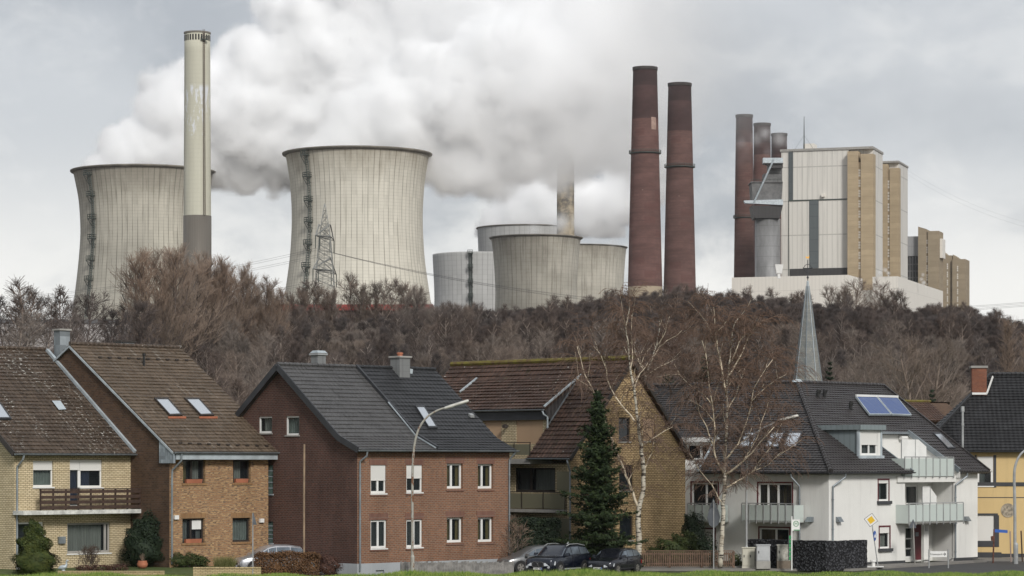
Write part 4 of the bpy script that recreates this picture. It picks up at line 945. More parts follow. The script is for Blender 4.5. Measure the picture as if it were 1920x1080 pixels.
zb3_ = fr.front(1870, 1038)[1]; m = MB(); m.box(0, L6, -.03, 0, 0, zb3_); q = fr.rect((1832, 1878, 1036, 1054), 'front', -.6); m.box(q[0], q[1], -.6, -.03, 0, q[3]); m.build('plinth', M['plinth_dark'], h6)
c_ = fr.front(1890, 957); m = MB(); m.tube([(c_[0], -.03, c_[1]), (c_[0], .0, c_[1])], 0.46, 20); M['faded'] = plain('weathered_roundel', (0.3, 0.26, 0.2), 0.9, var=0.5, scale=6); m.build('wall_roundel', M['faded'], h6)
c0 = fr.front(1805, 845, -.55); z1_ = fr.front(1805, 772, -.55)[1]
m = MB(); m.tube([(c0[0], -.55, 0.2), (c0[0], -.55, z1_)], .075, 10); m.tube([(c0[0], -.55, z1_), (c0[0], -.55, z1_+.35)], .12, 10); m.tube([(c0[0], -.55, z1_-.9), (c0[0], -.55, z1_-.75)], .1, 10); m.build('flue_pipe', M['steel'], h6)

# ---------------------------------------------------------------- small brown-roofed house behind the gap
fr = Frame(1741, 235.0, 30); hs = thing('small_house', 'small brown-roofed house in the gap between the white and ochre houses', 'house', fr.O, fr.ang)
m = MB(); zz0 = zat(784, 235); zz1 = zat(753, 237)
m.box(-3, 4, 0, 5, 0, zz0); m.hexa([(-3, 0, zz0), (4, 0, zz0), (4, 5, zz0), (-3, 5, zz0)], [(-2.95, 2.4, zz1-.1), (3.95, 2.4, zz1-.1), (3.95, 2.6, zz1-.1), (-2.95, 2.6, zz1-.1)]); m.build('wall', B['brown'], hs)
m = MB(); tiled_slope(m, (-3.3, -.4, zz0-.2), (2.0, -.4, zz0-.2), (2.0, 2.5, zz1), (-3.3, 2.5, zz1)); tiled_slope(m, (4.3, 5.4, zz0-.2), (-3.3, 5.4, zz0-.2), (-3.3, 2.5, zz1), (4.3, 2.5, zz1)); rs = m.build('roof', T['red_brown'], hs)
ridge_tiles(rs, (-3.3, 2.5, zz1+.05), (2.2, 2.5, zz1+.05), M['moss'], 0.12)
# ================================================================== power station
M['tower1'] = tower_concrete('cooling_tower_concrete_warm', (0.5, 0.475, 0.405), (0.2, 0.18, 0.145), 148, streak=0.95, grid=0.75, topdark=0.75, big=0.5)
M['tower2'] = tower_concrete('cooling_tower_concrete_pale', (0.6, 0.575, 0.5), (0.24, 0.205, 0.15), 158, streak=0.65, grid=0.7, topdark=0.75, big=0.15)
M['tower3'] = tower_concrete('cooling_tower_concrete_grey', (0.46, 0.46, 0.45), (0.25, 0.25, 0.24), 150, rib=3.6, ring=3.2, streak=0.2, grid=0.5, topdark=0.3, big=0.2)
M['tower4'] = tower_concrete('cooling_tower_concrete_stained', (0.5, 0.475, 0.41), (0.15, 0.13, 0.1), 140, rib=3.2, ring=2.2, streak=1.0, grid=0.45, topdark=0.75, big=0.5)
M['rim'] = plain('dark_concrete_rim', (0.2, 0.185, 0.155), 0.9, var=0.3, scale=0.15)
M['ladder'] = plain('green_grey_steelwork', (0.06, 0.075, 0.065), 0.6, 0.3)

def shell(name, prof, mat, parent=None, n=96, thick=1.2, loc=None):
    """surface of revolution with UV u = metres round, v = height; inner face too"""
    me = bpy.data.meshes.new(name); v = []; f = []; uvs = []
    rings = list(prof)+[(r-thick, z) for r, z in reversed(prof)]
    for r, z in rings:
        for k in range(n+1):
            t = 2*PI*k/n-PI/2+PI; v.append((r*math.cos(t), r*math.sin(t), z))
    rm = sum(r for r, z in prof)/len(prof)
    for i in range(len(rings)-1):
        for k in range(n):
            a = i*(n+1)+k; f.append((a, a+1, a+n+2, a+n+1))
            for (ii, kk) in ((i, k), (i, k+1), (i+1, k+1), (i+1, k)): uvs += [2*PI*rm*kk/n, rings[ii][1]]
    me.from_pydata(v, [], f); me.update(); ul = me.uv_layers.new(name='metres'); ul.data.foreach_set('uv', uvs)
    me.polygons.foreach_set('use_smooth', [True]*len(me.polygons))
    return link(name, me, parent, mat)
def smooth_prof(pts, n=26):
    """pts (r, z) ascending z -> Catmull-Rom"""
    out = []
    P = [pts[0]]+list(pts)+[pts[-1]]
    for i in range(1, len(P)-2):
        for k in range(5):
            t = k/5; q = []
            for c in (0, 1):
                a, b, d, e = P[i-1][c], P[i][c], P[i+1][c], P[i+2][c]
                q.append(0.5*(2*b+(d-a)*t+(2*a-5*b+4*d-e)*t*t+(3*b-a-3*d+e)*t**3))
            out.append(tuple(q))
    out.append(pts[-1]); return out
def tower(name, label, cx, Y, rows, mat, rim, ladder=None, ladder_rows=(), zoff=0):
    """rows: (py, half width px) from top to bottom"""
    k = Y/F
    t = thing(name, label, 'cooling tower', ((cx-CX)*k, Y, 0))
    prof = [(hw*k, zat(py, Y)) for py, hw in reversed(rows)]
    # the outline seen from the eye is tangent to the shell: radii are read straight off it
    prof = [(prof[0][0]*1.06, 12.0)]+prof
    pr = smooth_prof(prof); shell('shell', pr, mat, t)
    zt = pr[-1][1]; rt = pr[-1][0]
    if rim:
        m = MB(); m.lathe([(rt-0.2, zt-rim*0.9), (rt+rim*0.75, zt-rim*0.55), (rt+rim, zt-rim*0.25), (rt+rim, zt+0.1), (rt-1.4, zt+0.1), (rt-1.4, zt-2)], 96, cap=False); m.build('rim', M['rim'], t, smooth=False)
    if ladder:
        m = MB(); zlo, zhi = zat(ladder[2], Y), zat(ladder[1], Y); ang0 = None
        def rad(z):
            for (r0, z0), (r1, z1) in zip(pr[:-1], pr[1:]):
                if z0 <= z <= z1: return r0+(r1-r0)*(z-z0)/(z1-z0+1e-9)
            return pr[-1][0]
        xs = (ladder[0]-cx)*k; pts = []
        n = 40; an = math.asin(max(-1, min(1, xs/rad(zhi))))
        for off in (-0.9, 0.9):
            line = []
            for i in range(n+1):
                z = zlo+(zhi-zlo)*i/n; r = rad(z)+0.9; a = an+off/r; line.append((r*math.sin(a), -r*math.cos(a), z))
            m.tube(line, 0.28, 4)
        for i in range(1, n*2):
            z = zlo+(zhi-zlo)*i/(n*2); r = rad(z)+0.9; m.bar((r*math.sin(an-0.9/r), -r*math.cos(an-0.9/r), z), (r*math.sin(an+0.9/r), -r*math.cos(an+0.9/r), z), 0.2)
        m.build('ladder', M['ladder'], t)
        for py in ladder_rows:
            p = MB(); z = zat(py, Y); r = rad(z); ca, sa = math.sin(an), -math.cos(an); tx, ty = math.cos(an), math.sin(an)
            w, dp = 3.0, 3.2
            def q(s, d, zz): return (ca*(r+d)+tx*s, sa*(r+d)+ty*s, zz)
            p.hexa([q(-w/2, 0, z), q(w/2, 0, z), q(w/2, dp, z), q(-w/2, dp, z)][::-1], [q(-w/2, 0, z+.4), q(w/2, 0, z+.4), q(w/2, dp, z+.4), q(-w/2, dp, z+.4)][::-1])
            for s in (-w/2, 0, w/2): p.bar(q(s, dp, z), q(s, dp, z+2.2), 0.22)
            for zz in (1.1, 2.2): p.bar(q(-w/2, dp, z+zz), q(w/2, dp, z+zz), 0.22); p.bar(q(-w/2, 0, z+zz), q(-w/2, dp, z+zz), .2); p.bar(q(w/2, 0, z+zz), q(w/2, dp, z+zz), .2)
            for s in (-w/2, w/2): p.bar(q(s, dp, z), q(s*.6, 0.2, z-4.5), 0.25); p.bar(q(s, dp, z), q(-s, 0.2, z-3), .16)
            p.build('ladder_platform', M['ladder'], t, fix=True)
    return t
tw1 = tower('cooling_tower', 'leftmost large cooling tower with weathered top, half hidden by the pale concrete stack', 269, 1400,
      [(322, 131), (345, 126), (379, 120), (430, 117), (474, 119), (533, 125), (592, 133), (640, 140), (700, 149)], M['tower1'], 1.4, (183, 334, 600), (338, 376, 418, 455, 495, 532))
tw2 = tower('cooling_tower', 'largest pale cooling tower, with the power pylon standing in front of it', 670, 1350,
      [(289, 135), (310, 131), (345, 126), (390, 123), (430, 123), (480, 126), (520, 131), (560, 137), (620, 146), (690, 156)], M['tower2'], 1.5, (583, 298, 640), (303, 342, 386, 425, 466, 508))
tw3 = tower('cooling_tower', 'small pale grey cooling tower at the left end of the distant group', 898, 1820,
      [(478, 87), (500, 86), (540, 84), (580, 84), (640, 88), (700, 94)], M['tower3'], 0, (884, 480, 600), (482, 508, 535, 562))
tw4 = tower('cooling_tower', 'grey cooling tower behind the stained one, its mouth under white steam', 985, 1900,
      [(428, 90), (450, 89), (500, 87), (540, 86), (600, 88), (700, 97)], M['tower3'], 0.9)
tw5 = tower('cooling_tower', 'dark-streaked squat cooling tower in front of the distant group', 1005, 1600,
      [(446, 84.5), (465, 81.5), (500, 78.5), (540, 76.5), (575, 77), (640, 81), (710, 88)], M['tower4'], 1.1)
tw6 = tower('cooling_tower', 'tan cooling tower partly hidden behind the stained one, next to the brick chimneys', 1088, 1720,
      [(464, 86.5), (490, 84), (530, 81.5), (570, 80), (640, 83), (710, 90)], M['tower4'], 0.8)

# ------------------------------------------------------------------ chimneys
def soot_brick(name, c, zband, ztop, zbase=None, patch=0.35):
    t = NT(name); t.set(0.9, spec=0.15); uv = t.uv(); o = t.sep(uv)
    a = t.noise(t.scale(uv, (0.05, 0.12, 1)), 1.0, 6, 0.75); b = t.noise(t.scale(uv, (0.03, 0.9, 1)), 1.0, 3, 0.6)
    base = t.mix(t.ramp(a, 0.3, 0.7), mul(c, 0.72), mul(c, 1.22)); base = t.mix(t.math('MULTIPLY', t.ramp(b, 0.45, 0.7), 0.35), base, mul(c, 0.55))
    cell = t.n('ShaderNodeCombineXYZ'); t.L(t.math('FLOOR', t.math('DIVIDE', o[0], 6)), cell.inputs[0]); t.L(t.math('FLOOR', t.math('DIVIDE', o[1], 3.2)), cell.inputs[1])
    wn = t.n('ShaderNodeTexWhiteNoise', noise_dimensions='2D'); t.L(cell.outputs[0], wn.inputs['Vector'])
    base = t.mix(t.math('MULTIPLY', t.ramp(wn.outputs['Value'], 0.72, 0.8), patch), base, (c[0]*0.8, c[1]*0.62, c[2]*0.62))
    sp = t.noise(uv, 0.8, 2, 0.5); base = t.mix(t.math('MULTIPLY', t.ramp(sp, 0.73, 0.76), 0.5), base, (0.4, 0.34, 0.3))
    k = t.ramp(o[1], zband-0.3, zband+0.3); dk = t.mix(0.62, base, (0.03, 0.02, 0.022)); base = t.mix(k, base, dk)
    k2 = t.ramp(o[1], ztop-9, ztop-8.5); base = t.mix(t.math('MULTIPLY', k2, 0.5), base, (0.02, 0.016, 0.016))
    if zbase: base = t.mix(t.ramp(o[1], zbase+0.2, zbase-0.2), base, (0.36, 0.3, 0.22))
    t.color(base); return t.m
M['soot_rim'] = plain('sooty_rim', (.05, .043, .04), .9, var=.4, scale=.4)
def chimney_stack(label, cx0, cx1, Y, ptop, pbot, hw_top, hw_bot, mat, ring_py=None, ringw=1.2):
    k = Y/F; zt = zat(ptop, Y); zb = zat(pbot, Y); t = thing('chimney_stack', label, 'chimney', ((cx1-CX)*k, Y, 0))
    lean = (cx0-cx1)*k
    r_t, r_b = hw_top*k, hw_bot*k; sl = (r_b-r_t)/(zt-zb)
    prof = [(r_b+sl*(zb-10), 10.0)]+[(r_t+sl*(zt-z), z) for z in [10+(zt-10)*i/12 for i in range(1, 13)]]
    o = shell('shaft', prof, mat, t, 48, 1.0)
    m = MB(); m.lathe([(r_t+0.15, zt-1.4), (r_t+0.3, zt-1.2), (r_t+0.3, zt+.15), (r_t-0.9, zt+.15), (r_t-0.9, zt-2)], 48, cap=False); m.build('rim', M['soot_rim'], t)
    if ring_py:
        for py in (ring_py if isinstance(ring_py, (list, tuple)) else (ring_py,)):
            z = zat(py, Y); r = r_t+sl*(zt-z); m = MB(); m.lathe([(r-.2, z-.7), (r+ringw, z-.3), (r+ringw, z), (r-.2, z)], 48, cap=False)
            for i in range(48):
                a = 2*PI*i/48; c, s = math.cos(a)*(r+ringw-.1), math.sin(a)*(r+ringw-.1); m.bar((c, s, z), (c, s, z+1.1), .1)
            m.lathe([(r+ringw-.15, z+1.05), (r+ringw, z+1.05), (r+ringw, z+1.2), (r+ringw-.15, z+1.2)], 48, cap=False); m.build('gallery', M['ladder'], t)
    return t, prof
zb1_, zb2_b = zat(224, 1300), zat(247, 1330)
M['stack_a'] = soot_brick('sooty_red_brick_a', (0.135, 0.074, 0.065), zb1_, zat(127, 1300), zat(538, 1300)); M['stack_b'] = soot_brick('sooty_red_brick_b', (0.128, 0.073, 0.064), zb2_b, zat(157, 1330))
M['stack_c'] = soot_brick('sooty_red_brick_c', (0.125, 0.07, 0.06), zat(268, 1500), zat(215, 1500))
ca, pf = chimney_stack('taller of the two big red brick chimneys, with a pale base and pale patch', 1206.5, 1209.5, 1300, 127, 545, 22.5, 32.5, M['stack_a'], 287, 1.0)
zq = zat(232, 1300); m = MB(); n = 5
for i in range(n):
    r = 22.5*1300/F+0.7; 
    a0, a1 = math.asin(0.42)+i*0.09, math.asin(0.42)+(i+1)*0.09; rr_ = lambda z: (22.5+10*(zat(127, 1300)-z)/(zat(127, 1300)-zat(545, 1300)))*1300/F+0.06
    za, zb_ = zat(245, 1300), zat(222, 1300); m.poly([(rr_(za)*math.sin(a0), -rr_(za)*math.cos(a0), za), (rr_(za)*math.sin(a1), -rr_(za)*math.cos(a1), za), (rr_(zb_)*math.sin(a1), -rr_(zb_)*math.cos(a1), zb_), (rr_(zb_)*math.sin(a0), -rr_(zb_)*math.cos(a0), zb_)])
m.build('patched_brickwork', plain('patched_brick', (0.32, 0.22, 0.18), 0.9, var=0.3, scale=0.4), ca)
chimney_stack('shorter of the two big red brick chimneys, with a soot-dark top third', 1271.5, 1274.5, 1330, 157, 550, 21.5, 30.5, M['stack_b'], 313, 1.0)
chimney_stack('foremost slim brick chimney left of the boiler house', 1394.5, 1395.5, 1500, 216, 520, 15.5, 19.5, M['stack_c'], 408, 0.8)
chimney_stack('second slim brick chimney, its sooty top in drifting smoke', 1428.5, 1429, 1560, 232, 520, 15.5, 18.5, M['stack_c'])
chimney_stack('third slim brick chimney, mostly hidden behind the boiler house', 1460.5, 1461, 1620, 251, 520, 14.5, 17.5, M['stack_c'])
t = NT('steam_stained_concrete'); t.set(0.9, spec=0.15); uv = t.uv(); a = t.noise(t.scale(uv, (0.06, 0.05, 1)), 1.0, 6, 0.8); b = t.noise(t.scale(uv, (0.05, 0.5, 1)), 1, 4, .7)
c_ = t.mix(t.ramp(a, 0.42, 0.62), (0.4, 0.34, 0.25), (0.12, 0.11, 0.1)); t.color(t.mix(t.math('MULTIPLY', t.ramp(b, .5, .65), .5), c_, (0.06, .055, .05))); M['stained'] = t.m
chimney_stack('stained concrete chimney rising out of the steam behind the distant cooling towers', 1060.5, 1060.5, 1760, 272, 440, 16, 16.5, M['stained'])
# tall pale stack with metal-clad lower part
t = NT('pale_painted_concrete'); t.set(0.75, spec=0.25); uv = t.uv(); o = t.sep(uv)
a = t.noise(t.scale(uv, (0.5, 0.5, 1)), 1.0, 3, 0.6); st = t.noise(t.scale(uv, (0.35, 0.02, 1)), 1, 4, .7)
c_ = t.mix(t.ramp(st, .3, .7), (0.47, 0.46, 0.375), (0.52, 0.51, 0.42))
k = t.math('MULTIPLY', t.math('MULTIPLY', t.ramp(o[1], zat(258, 1250), zat(255, 1250)), t.ramp(o[1], zat(158, 1250), zat(168, 1250))), t.ramp(t.noise(t.scale(uv, (0.3, 0.055, 1)), 1, 6, .8), .53, .55))
c_ = t.mix(k, c_, (0.62, 0.64, 0.66))
fv = t.math('ABSOLUTE', t.math('SUBTRACT', t.math('FRACT', t.math('DIVIDE', o[1], 2.0)), 0.5)); c_ = t.mix(t.math('MULTIPLY', t.ramp(fv, .42, .5), .13), c_, (0.2, 0.2, 0.17))
t.color(c_); M['pale_stack'] = t.m
k = 1250/F; ws = thing('chimney_stack', 'tallest chimney, pale cream concrete with a grey metal-clad lower part', 'chimney', ((370-CX)*k, 1250, 0))
zt, zm = zat(62, 1250), zat(405, 1250)
shell('shaft', [(25.6*k, zm)]+[((25.6-1.6*i/10)*k, zm+(zt-zm)*i/10) for i in range(1, 11)], M['pale_stack'], ws, 64, .9)
M['stack_metal'] = clad('grey_stack_cladding', (0.15, 0.135, 0.115), rib=1.1, seam=200, dark=.4, streak=.4); M['stack_metal'].node_tree.nodes['Principled BSDF'].inputs['Metallic'].default_value = .25
shell('cladding', [(26.6*k, 12), (26.5*k, zm*.6), (26.4*k, zm)], M['stack_metal'], ws, 64, .9)
m = MB(); r = 24.2*k; m.lathe([(r, zt-.4), (r+.25, zt-.4), (r+.25, zt+.3), (r-.9, zt+.3)], 64, cap=False); m.build('rim', M['rim'], ws)
m = MB(); zo = zat(71, 1250)
for i in range(28):
    a = 2*PI*i/28; r = 24.1*k+.03; ca_, sa_ = math.cos(a), math.sin(a); m.hexa([(ca_*r-sa_*w_+ca_*d_, sa_*r+ca_*w_+sa_*d_, zo-1.6) for w_, d_ in ((-.35, -.2), (-.35, .06), (.35, .06), (.35, -.2))][::-1], [(ca_*r-sa_*w_+ca_*d_, sa_*r+ca_*w_+sa_*d_, zo+1.0) for w_, d_ in ((-.35, -.2), (-.35, .06), (.35, .06), (.35, -.2))][::-1])
m.build('vent_opening', M['dark'], ws, fix=True)
m = MB(); an = math.asin(.58); r = 25*k+.35
for s in (-.4, .4): m.tube([((r+.35)*math.sin(an+s/r), -(r+.35)*math.cos(an+s/r), zm), ((r-.35)*math.sin(an+s/r), -(r-.35)*math.cos(an+s/r), zt+1)], .14, 4)
for i in range(90): z = zm+(zt-zm)*i/90; r_ = r+.35-.7*i/90; m.bar((r_*math.sin(an-.4/r), -r_*math.cos(an-.4/r), z), (r_*math.sin(an+.4/r), -r_*math.cos(an+.4/r), z), .14)
m.build('ladder', plain('rusty_ladder', (0.09, .06, .045), .8), ws)
m = MB(); r = 24.3*k+.8; z = zat(77, 1250); m.hexa([(r*math.sin(an)+a, -r*math.cos(an)+b, z-.3) for a, b in ((-1.6, -.9), (1.6, -.9), (1.6, .9), (-1.6, .9))], [(r*math.sin(an)+a, -r*math.cos(an)+b, z) for a, b in ((-1.6, -.9), (1.6, -.9), (1.6, .9), (-1.6, .9))])
for a in (-1.5, -.5, .5, 1.5): m.bar((r*math.sin(an)+a, -r*math.cos(an)-.9, z), (r*math.sin(an)+a, -r*math.cos(an)-.9, z+1.3), .16)
m.bar((r*math.sin(an)-1.6, -r*math.cos(an)-.9, z+1.3), (r*math.sin(an)+1.6, -r*math.cos(an)-.9, z+1.3), .16); m.build('ladder_platform', M['ladder'], ws)

# ------------------------------------------------------------------ boiler houses
M['clad_white'] = clad('white_ribbed_cladding', (0.64, 0.62, 0.575), rib=2.6, seam=17.5, dark=.5, streak=.45)
M['clad_low'] = clad('cream_cladding', (0.72, 0.69, 0.63), rib=1.8, seam=9, dark=.22, streak=.15)
M['clad_grey'] = clad('grey_cladding', (0.3, 0.3, 0.3), rib=2, seam=9, dark=.4)
def banded(name, c, band=3.0):
    t = NT(name); t.set(.9, spec=.15); uv = t.uv(); o = t.sep(uv); a = t.noise(t.scale(uv, (.1, .3, 1)), 1, 5, .7); v = t.math('FLOOR', t.math('DIVIDE', o[1], band)); wn = t.n('ShaderNodeTexWhiteNoise', noise_dimensions='1D'); t.L(v, wn.inputs['W'])
    fv = t.math('ABSOLUTE', t.math('SUBTRACT', t.math('FRACT', t.math('DIVIDE', o[1], band)), .5)); b = t.mix(wn.outputs['Value'], mul(c, .9), mul(c, 1.08)); b = t.mix(t.ramp(a, .3, .75), b, mul(c, .8)); t.color(t.mix(t.math('MULTIPLY', t.ramp(fv, .44, .5), .3), b, mul(c, .5))); return t.m
M['stair_tan'] = banded('tan_concrete_stair_tower', (0.43, 0.34, 0.225)); M['stair_tan2'] = banded('dull_tan_concrete', (0.33, 0.27, 0.19))
M['strip_glass'] = clad('dark_strip_glazing', (0.1, 0.115, 0.12), rib=40, seam=6, dark=.7, streak=.4)
M['louvre'] = clad('dark_louvres', (0.05, 0.048, 0.048), rib=1.8, seam=60, dark=.6)
M['tarry'] = plain('sooty_steel', (0.13, 0.13, 0.13), .7, .2, var=.4, scale=.2)
class PBox:
    """plant building: near corner at picture x=px, front runs away to the left, side runs away to the right"""
    def __init__(s, px, Y, th=18):
        s.O = Vector(((px-CX)*Y/F, Y, 0)); a = R(th); s.f = Vector((-math.cos(a), math.sin(a), 0)); s.s = Vector((math.sin(a), math.cos(a), 0)); s.th = a
    def along(s, d, px):
        k = (px-CX)/F; return (k*s.O.y-s.O.x)/(d.x-k*d.y)
    def fl(s, px): return s.along(s.f, px)       # metres along the front for picture x
    def sl(s, px): return s.along(s.s, px)
    def z(s, py, a=0, b=0): return zat(py, (s.O+s.f*a+s.s*b).y)
def place(par, p):
    par.location = p.O; par.rotation_euler = (0, 0, -p.th)      # local x to the right along the front (negative = left), y = depth
bh = PBox(1636, 1400); t1 = thing('boiler_house', 'tall white-clad boiler house with two tan stair towers and dark window strips', 'industrial building'); place(t1, bh)
W = bh.fl(1465); Wm = bh.fl(1591); D = bh.sl(1655)
ztop = bh.z(278); ztl = bh.z(283, W)
m = MB(); m.box(-W, -Wm, 0.0, 30, 8, ztop-.2); m.build('main_block', M['clad_white'], t1)
m = MB(); m.box(-W-.6, 0.4, -.6, D+.4, ztop-.2, ztop+1.0); m.build('roof', M['concrete'], t1)
m = MB(); m.box(-0.0-bh.fl(1625), 0, 2.2, D, 8, ztop-.2); m.box(-Wm+.01, -bh.fl(1625)-.01, 3, 30, 8, ztop-.2); m.build('side_block', M['clad_white'], t1)
# tan stair tower in front of the right end: two faces with a window slot between
xa, xb, xc = -Wm+.3, -bh.fl(1613), -bh.fl(1636)
zst = bh.z(290)
m = MB(); m.box(xa, xb-.3, -4.5, 2.9, 8, bh.z(284)); m.box(xb+1.1, xc+1.2, -4.5, 2.2, 8, zst); m.box(xb-.29, xb+1.09, -3.3, 2.2, 8, zst-4); m.build('stair_tower', M['stair_tan'], t1)
def slot(par, x0, x1, y, z0, z1, n, mat='clad_low'):
    m = MB()
    for i in range(n):
        a = z0+(z1-z0)*i/n; 
        if i % 4 == 3: continue
        m.box(x0, x1, y-.15, y+.1, a, a+(z1-z0)/n*.72)
    return m.build('stair_window', M[mat], par)
slot(t1, xb-.2, xb+1.0, -3.3, bh.z(505), bh.z(312), 40)
m = MB()
for (x0, x1, y0, y1) in ((1478.5, 1487, 284, 376), (1517.5, 1535, 376, 503)):
    m.box(-bh.fl(x0), -bh.fl(x1), -.25, .1, bh.z(y1, bh.fl(x0)), bh.z(y0, bh.fl(x0)))
m.build('window_strip', M['strip_glass'], t1)
m = MB(); m.box(-bh.fl(1481), -bh.fl(1591), -.25, .1, bh.z(518, 40), bh.z(504, 40)); m.build('louvre_band', M['louvre'], t1)
m = MB(); m.box(-bh.fl(1479), -bh.fl(1591), -.3, .1, bh.z(377, 40), bh.z(375, 40)); m.box(-bh.fl(1479.5), -bh.fl(1478.5), -.3, .1, bh.z(520, 60), bh.z(377, 60)); m.build('cladding_joint', M['ladder'], t1)
# rooftop hut and mast
m = MB(); m.box(-bh.fl(1503), -bh.fl(1523), 4, 12, ztop+1, bh.z(271, 60)); m.build('roof_hut', M['clad_low'], t1)
m = MB(); m.tube([(-bh.fl(1505), 3.5, ztop), (-bh.fl(1505), 3.5, bh.z(250, 60)), (-bh.fl(1505), 3.5, bh.z(220, 60))], [.35, .25, .12], 6)
for s in (-5, 5): m.bar((-bh.fl(1505)+s, 3.5, ztop+1), (-bh.fl(1505), 3.5, bh.z(255, 60)), .08)
m.build('antenna_mast', M['ladder'], t1)
m = MB(); m.box(-bh.fl(1541), -bh.fl(1547), -1.5, .0, bh.z(372, 50), bh.z(366, 50)); m.build('wall_box', M['clad_low'], t1)
# second boiler house behind
b2 = PBox(1684, 1450); t2 = thing('boiler_house', 'second boiler house, showing its tan stair tower behind the first', 'industrial building'); place(t2, b2)
zt2 = b2.z(304); D2_ = b2.sl(1702); W2 = b2.fl(1640)
m = MB(); m.box(-W2, 0, 2.2, D2_, 8, zt2-.2); m.build('side_block', M['clad_white'], t2)
m = MB(); m.box(-W2, .4, -.4, D2_+.4, zt2-.2, zt2+.8); m.build('roof', M['concrete'], t2)
xb2 = -b2.fl(1667); m = MB(); m.box(-W2, xb2-.3, -3.5, 2.1, 8, b2.z(308)); m.box(xb2+.9, 1.0, -3.5, 2.1, 8, b2.z(316)); m.box(xb2-.29, xb2+.89, -2.6, 2.1, 8, b2.z(318)); m.build('stair_tower', M['stair_tan'], t2)
slot(t2, xb2-.2, xb2+.8, -2.6, b2.z(525), b2.z(332), 36)
# third and fourth blocks
b3 = PBox(1761, 1520); t3 = thing('boiler_house', 'lower boiler house with a dark steel hall and one tan stair tower', 'industrial building'); place(t3, b3)
z3 = b3.z(432); m = MB(); xm = -b3.fl(1738); m.box(-b3.fl(1722), xm-.25, -1, 14, 8, b3.z(429)); m.box(xm+.7, 0, -1, 14, 8, b3.z(433)); m.box(xm-.24, xm+.69, 0, 13, 8, b3.z(433))
m.hexa([(-b3.fl(1722), -1, b3.z(429)), (xm-.25, -1, b3.z(429)), (xm-.25, 14, b3.z(429)), (-b3.fl(1722), 14, b3.z(429))], [(-b3.fl(1722), -1, b3.z(424)), (xm-.25, -1, b3.z(430)+.1), (xm-.25, 14, b3.z(430)+.1), (-b3.fl(1722), 14, b3.z(424))]); m.build('stair_tower', M['stair_tan2'], t3)
slot(t3, xm-.2, xm+.65, 0, b3.z(560), b3.z(448), 26, 'clad_low')
m = MB(); m.box(-b3.fl(1690), -b3.fl(1722)-.1, 3, 20, b3.z(478), b3.z(441)); m.build('upper_hall', M['clad_grey'], t3)
m = MB(); m.box(-b3.fl(1690), -b3.fl(1722)-.1, 4, 20, 8, b3.z(478)-.1); m.build('steel_hall', M['louvre'], t3)
m = MB()
for i in range(5): z = b3.z(545)+(b3.z(482)-b3.z(545))*i/5; m.box(-b3.fl(1700), -b3.fl(1722)-.2, 3.5, 3.9, z, z+.6)
for i in range(4): x = -b3.fl(1703+i*5.5); m.box(x, x+.5, 3.55, 3.95, 10, b3.z(478))
m.build('steel_frame', M['tarry'], t3)
m = MB(); m.box(.05, b3.sl(1764)*0+1.5, 2, 12, b3.z(483), b3.z(447)); m.build('side_panel', M['clad_low'], t3)
b4 = PBox(1810, 1580); t4 = thing('boiler_house', 'twin tan stair towers at the right end of the power station', 'industrial building'); place(t4, b4)
m = MB()
for (x0, x1, y0, y1) in ((1764, 1784, 468, 476), (1785.5, 1810, 476, 484)):
    a, b_ = -b4.fl(x0), -b4.fl(x1); zl, zh = b4.z(y1), b4.z(y0); mid = a+(b_-a)*.55
    m.box(a, b_, 0 if x0 > 1780 else 2, 16, 8, zl-.5); m.hexa([(a, 2, zl-.5), (mid, 2, zl-.5), (mid, 16, zl-.5), (a, 16, zl-.5)], [(a, 2, zh), (mid, 2, zl-.4), (mid, 16, zl-.4), (a, 16, zh)])
m.build('stair_tower', M['stair_tan2'], t4)
slot(t4, -b4.fl(1774.5), -b4.fl(1776.5), 2, b4.z(580), b4.z(488), 24, 'clad_low'); slot(t4, -b4.fl(1794.5), -b4.fl(1796.5), 0, b4.z(580), b4.z(494), 24, 'clad_low')
# low turbine hall
b5 = PBox(1681, 1330, 20); t5 = thing('turbine_hall', 'long low cream-clad turbine hall in front of the boiler houses', 'industrial building'); place(t5, b5)
zt5_ = b5.z(518); xA = -b5.fl(1374); xB = -b5.fl(1592); xC = -b5.fl(1636)
m = MB(); m.box(xA, xB, -2, 30, 4, b5.z(519, 60)); m.box(xC, 0, 0, 30, 4, zt5_); m.box(xB+.01, xC-.01, 6, 28, 4, zt5_-6); m.build('hall', M['clad_low'], t5)
m = MB(); Ds = b5.sl(1766); zE = b5.z(546, 0, Ds); zS = zt5_; m.hexa([(0.01, 0, 4), (14, Ds*.02, 4), (14, Ds, 4), (0.01, Ds, 4)], [(0.01, 0, zS), (14, Ds*.02, zS-2), (14, Ds, zE), (0.01, Ds, zE)])
m = MB(); m.hexa([(0.01, 0.0, 4), (.6, .0, 4), (.6, Ds, 4), (0.01, Ds, 4)], [(0.01, 0.0, zS), (.6, .0, zS), (.6, Ds, zE), (0.01, Ds, zE)]); m.build('sloping_annex', M['clad_low'], t5)
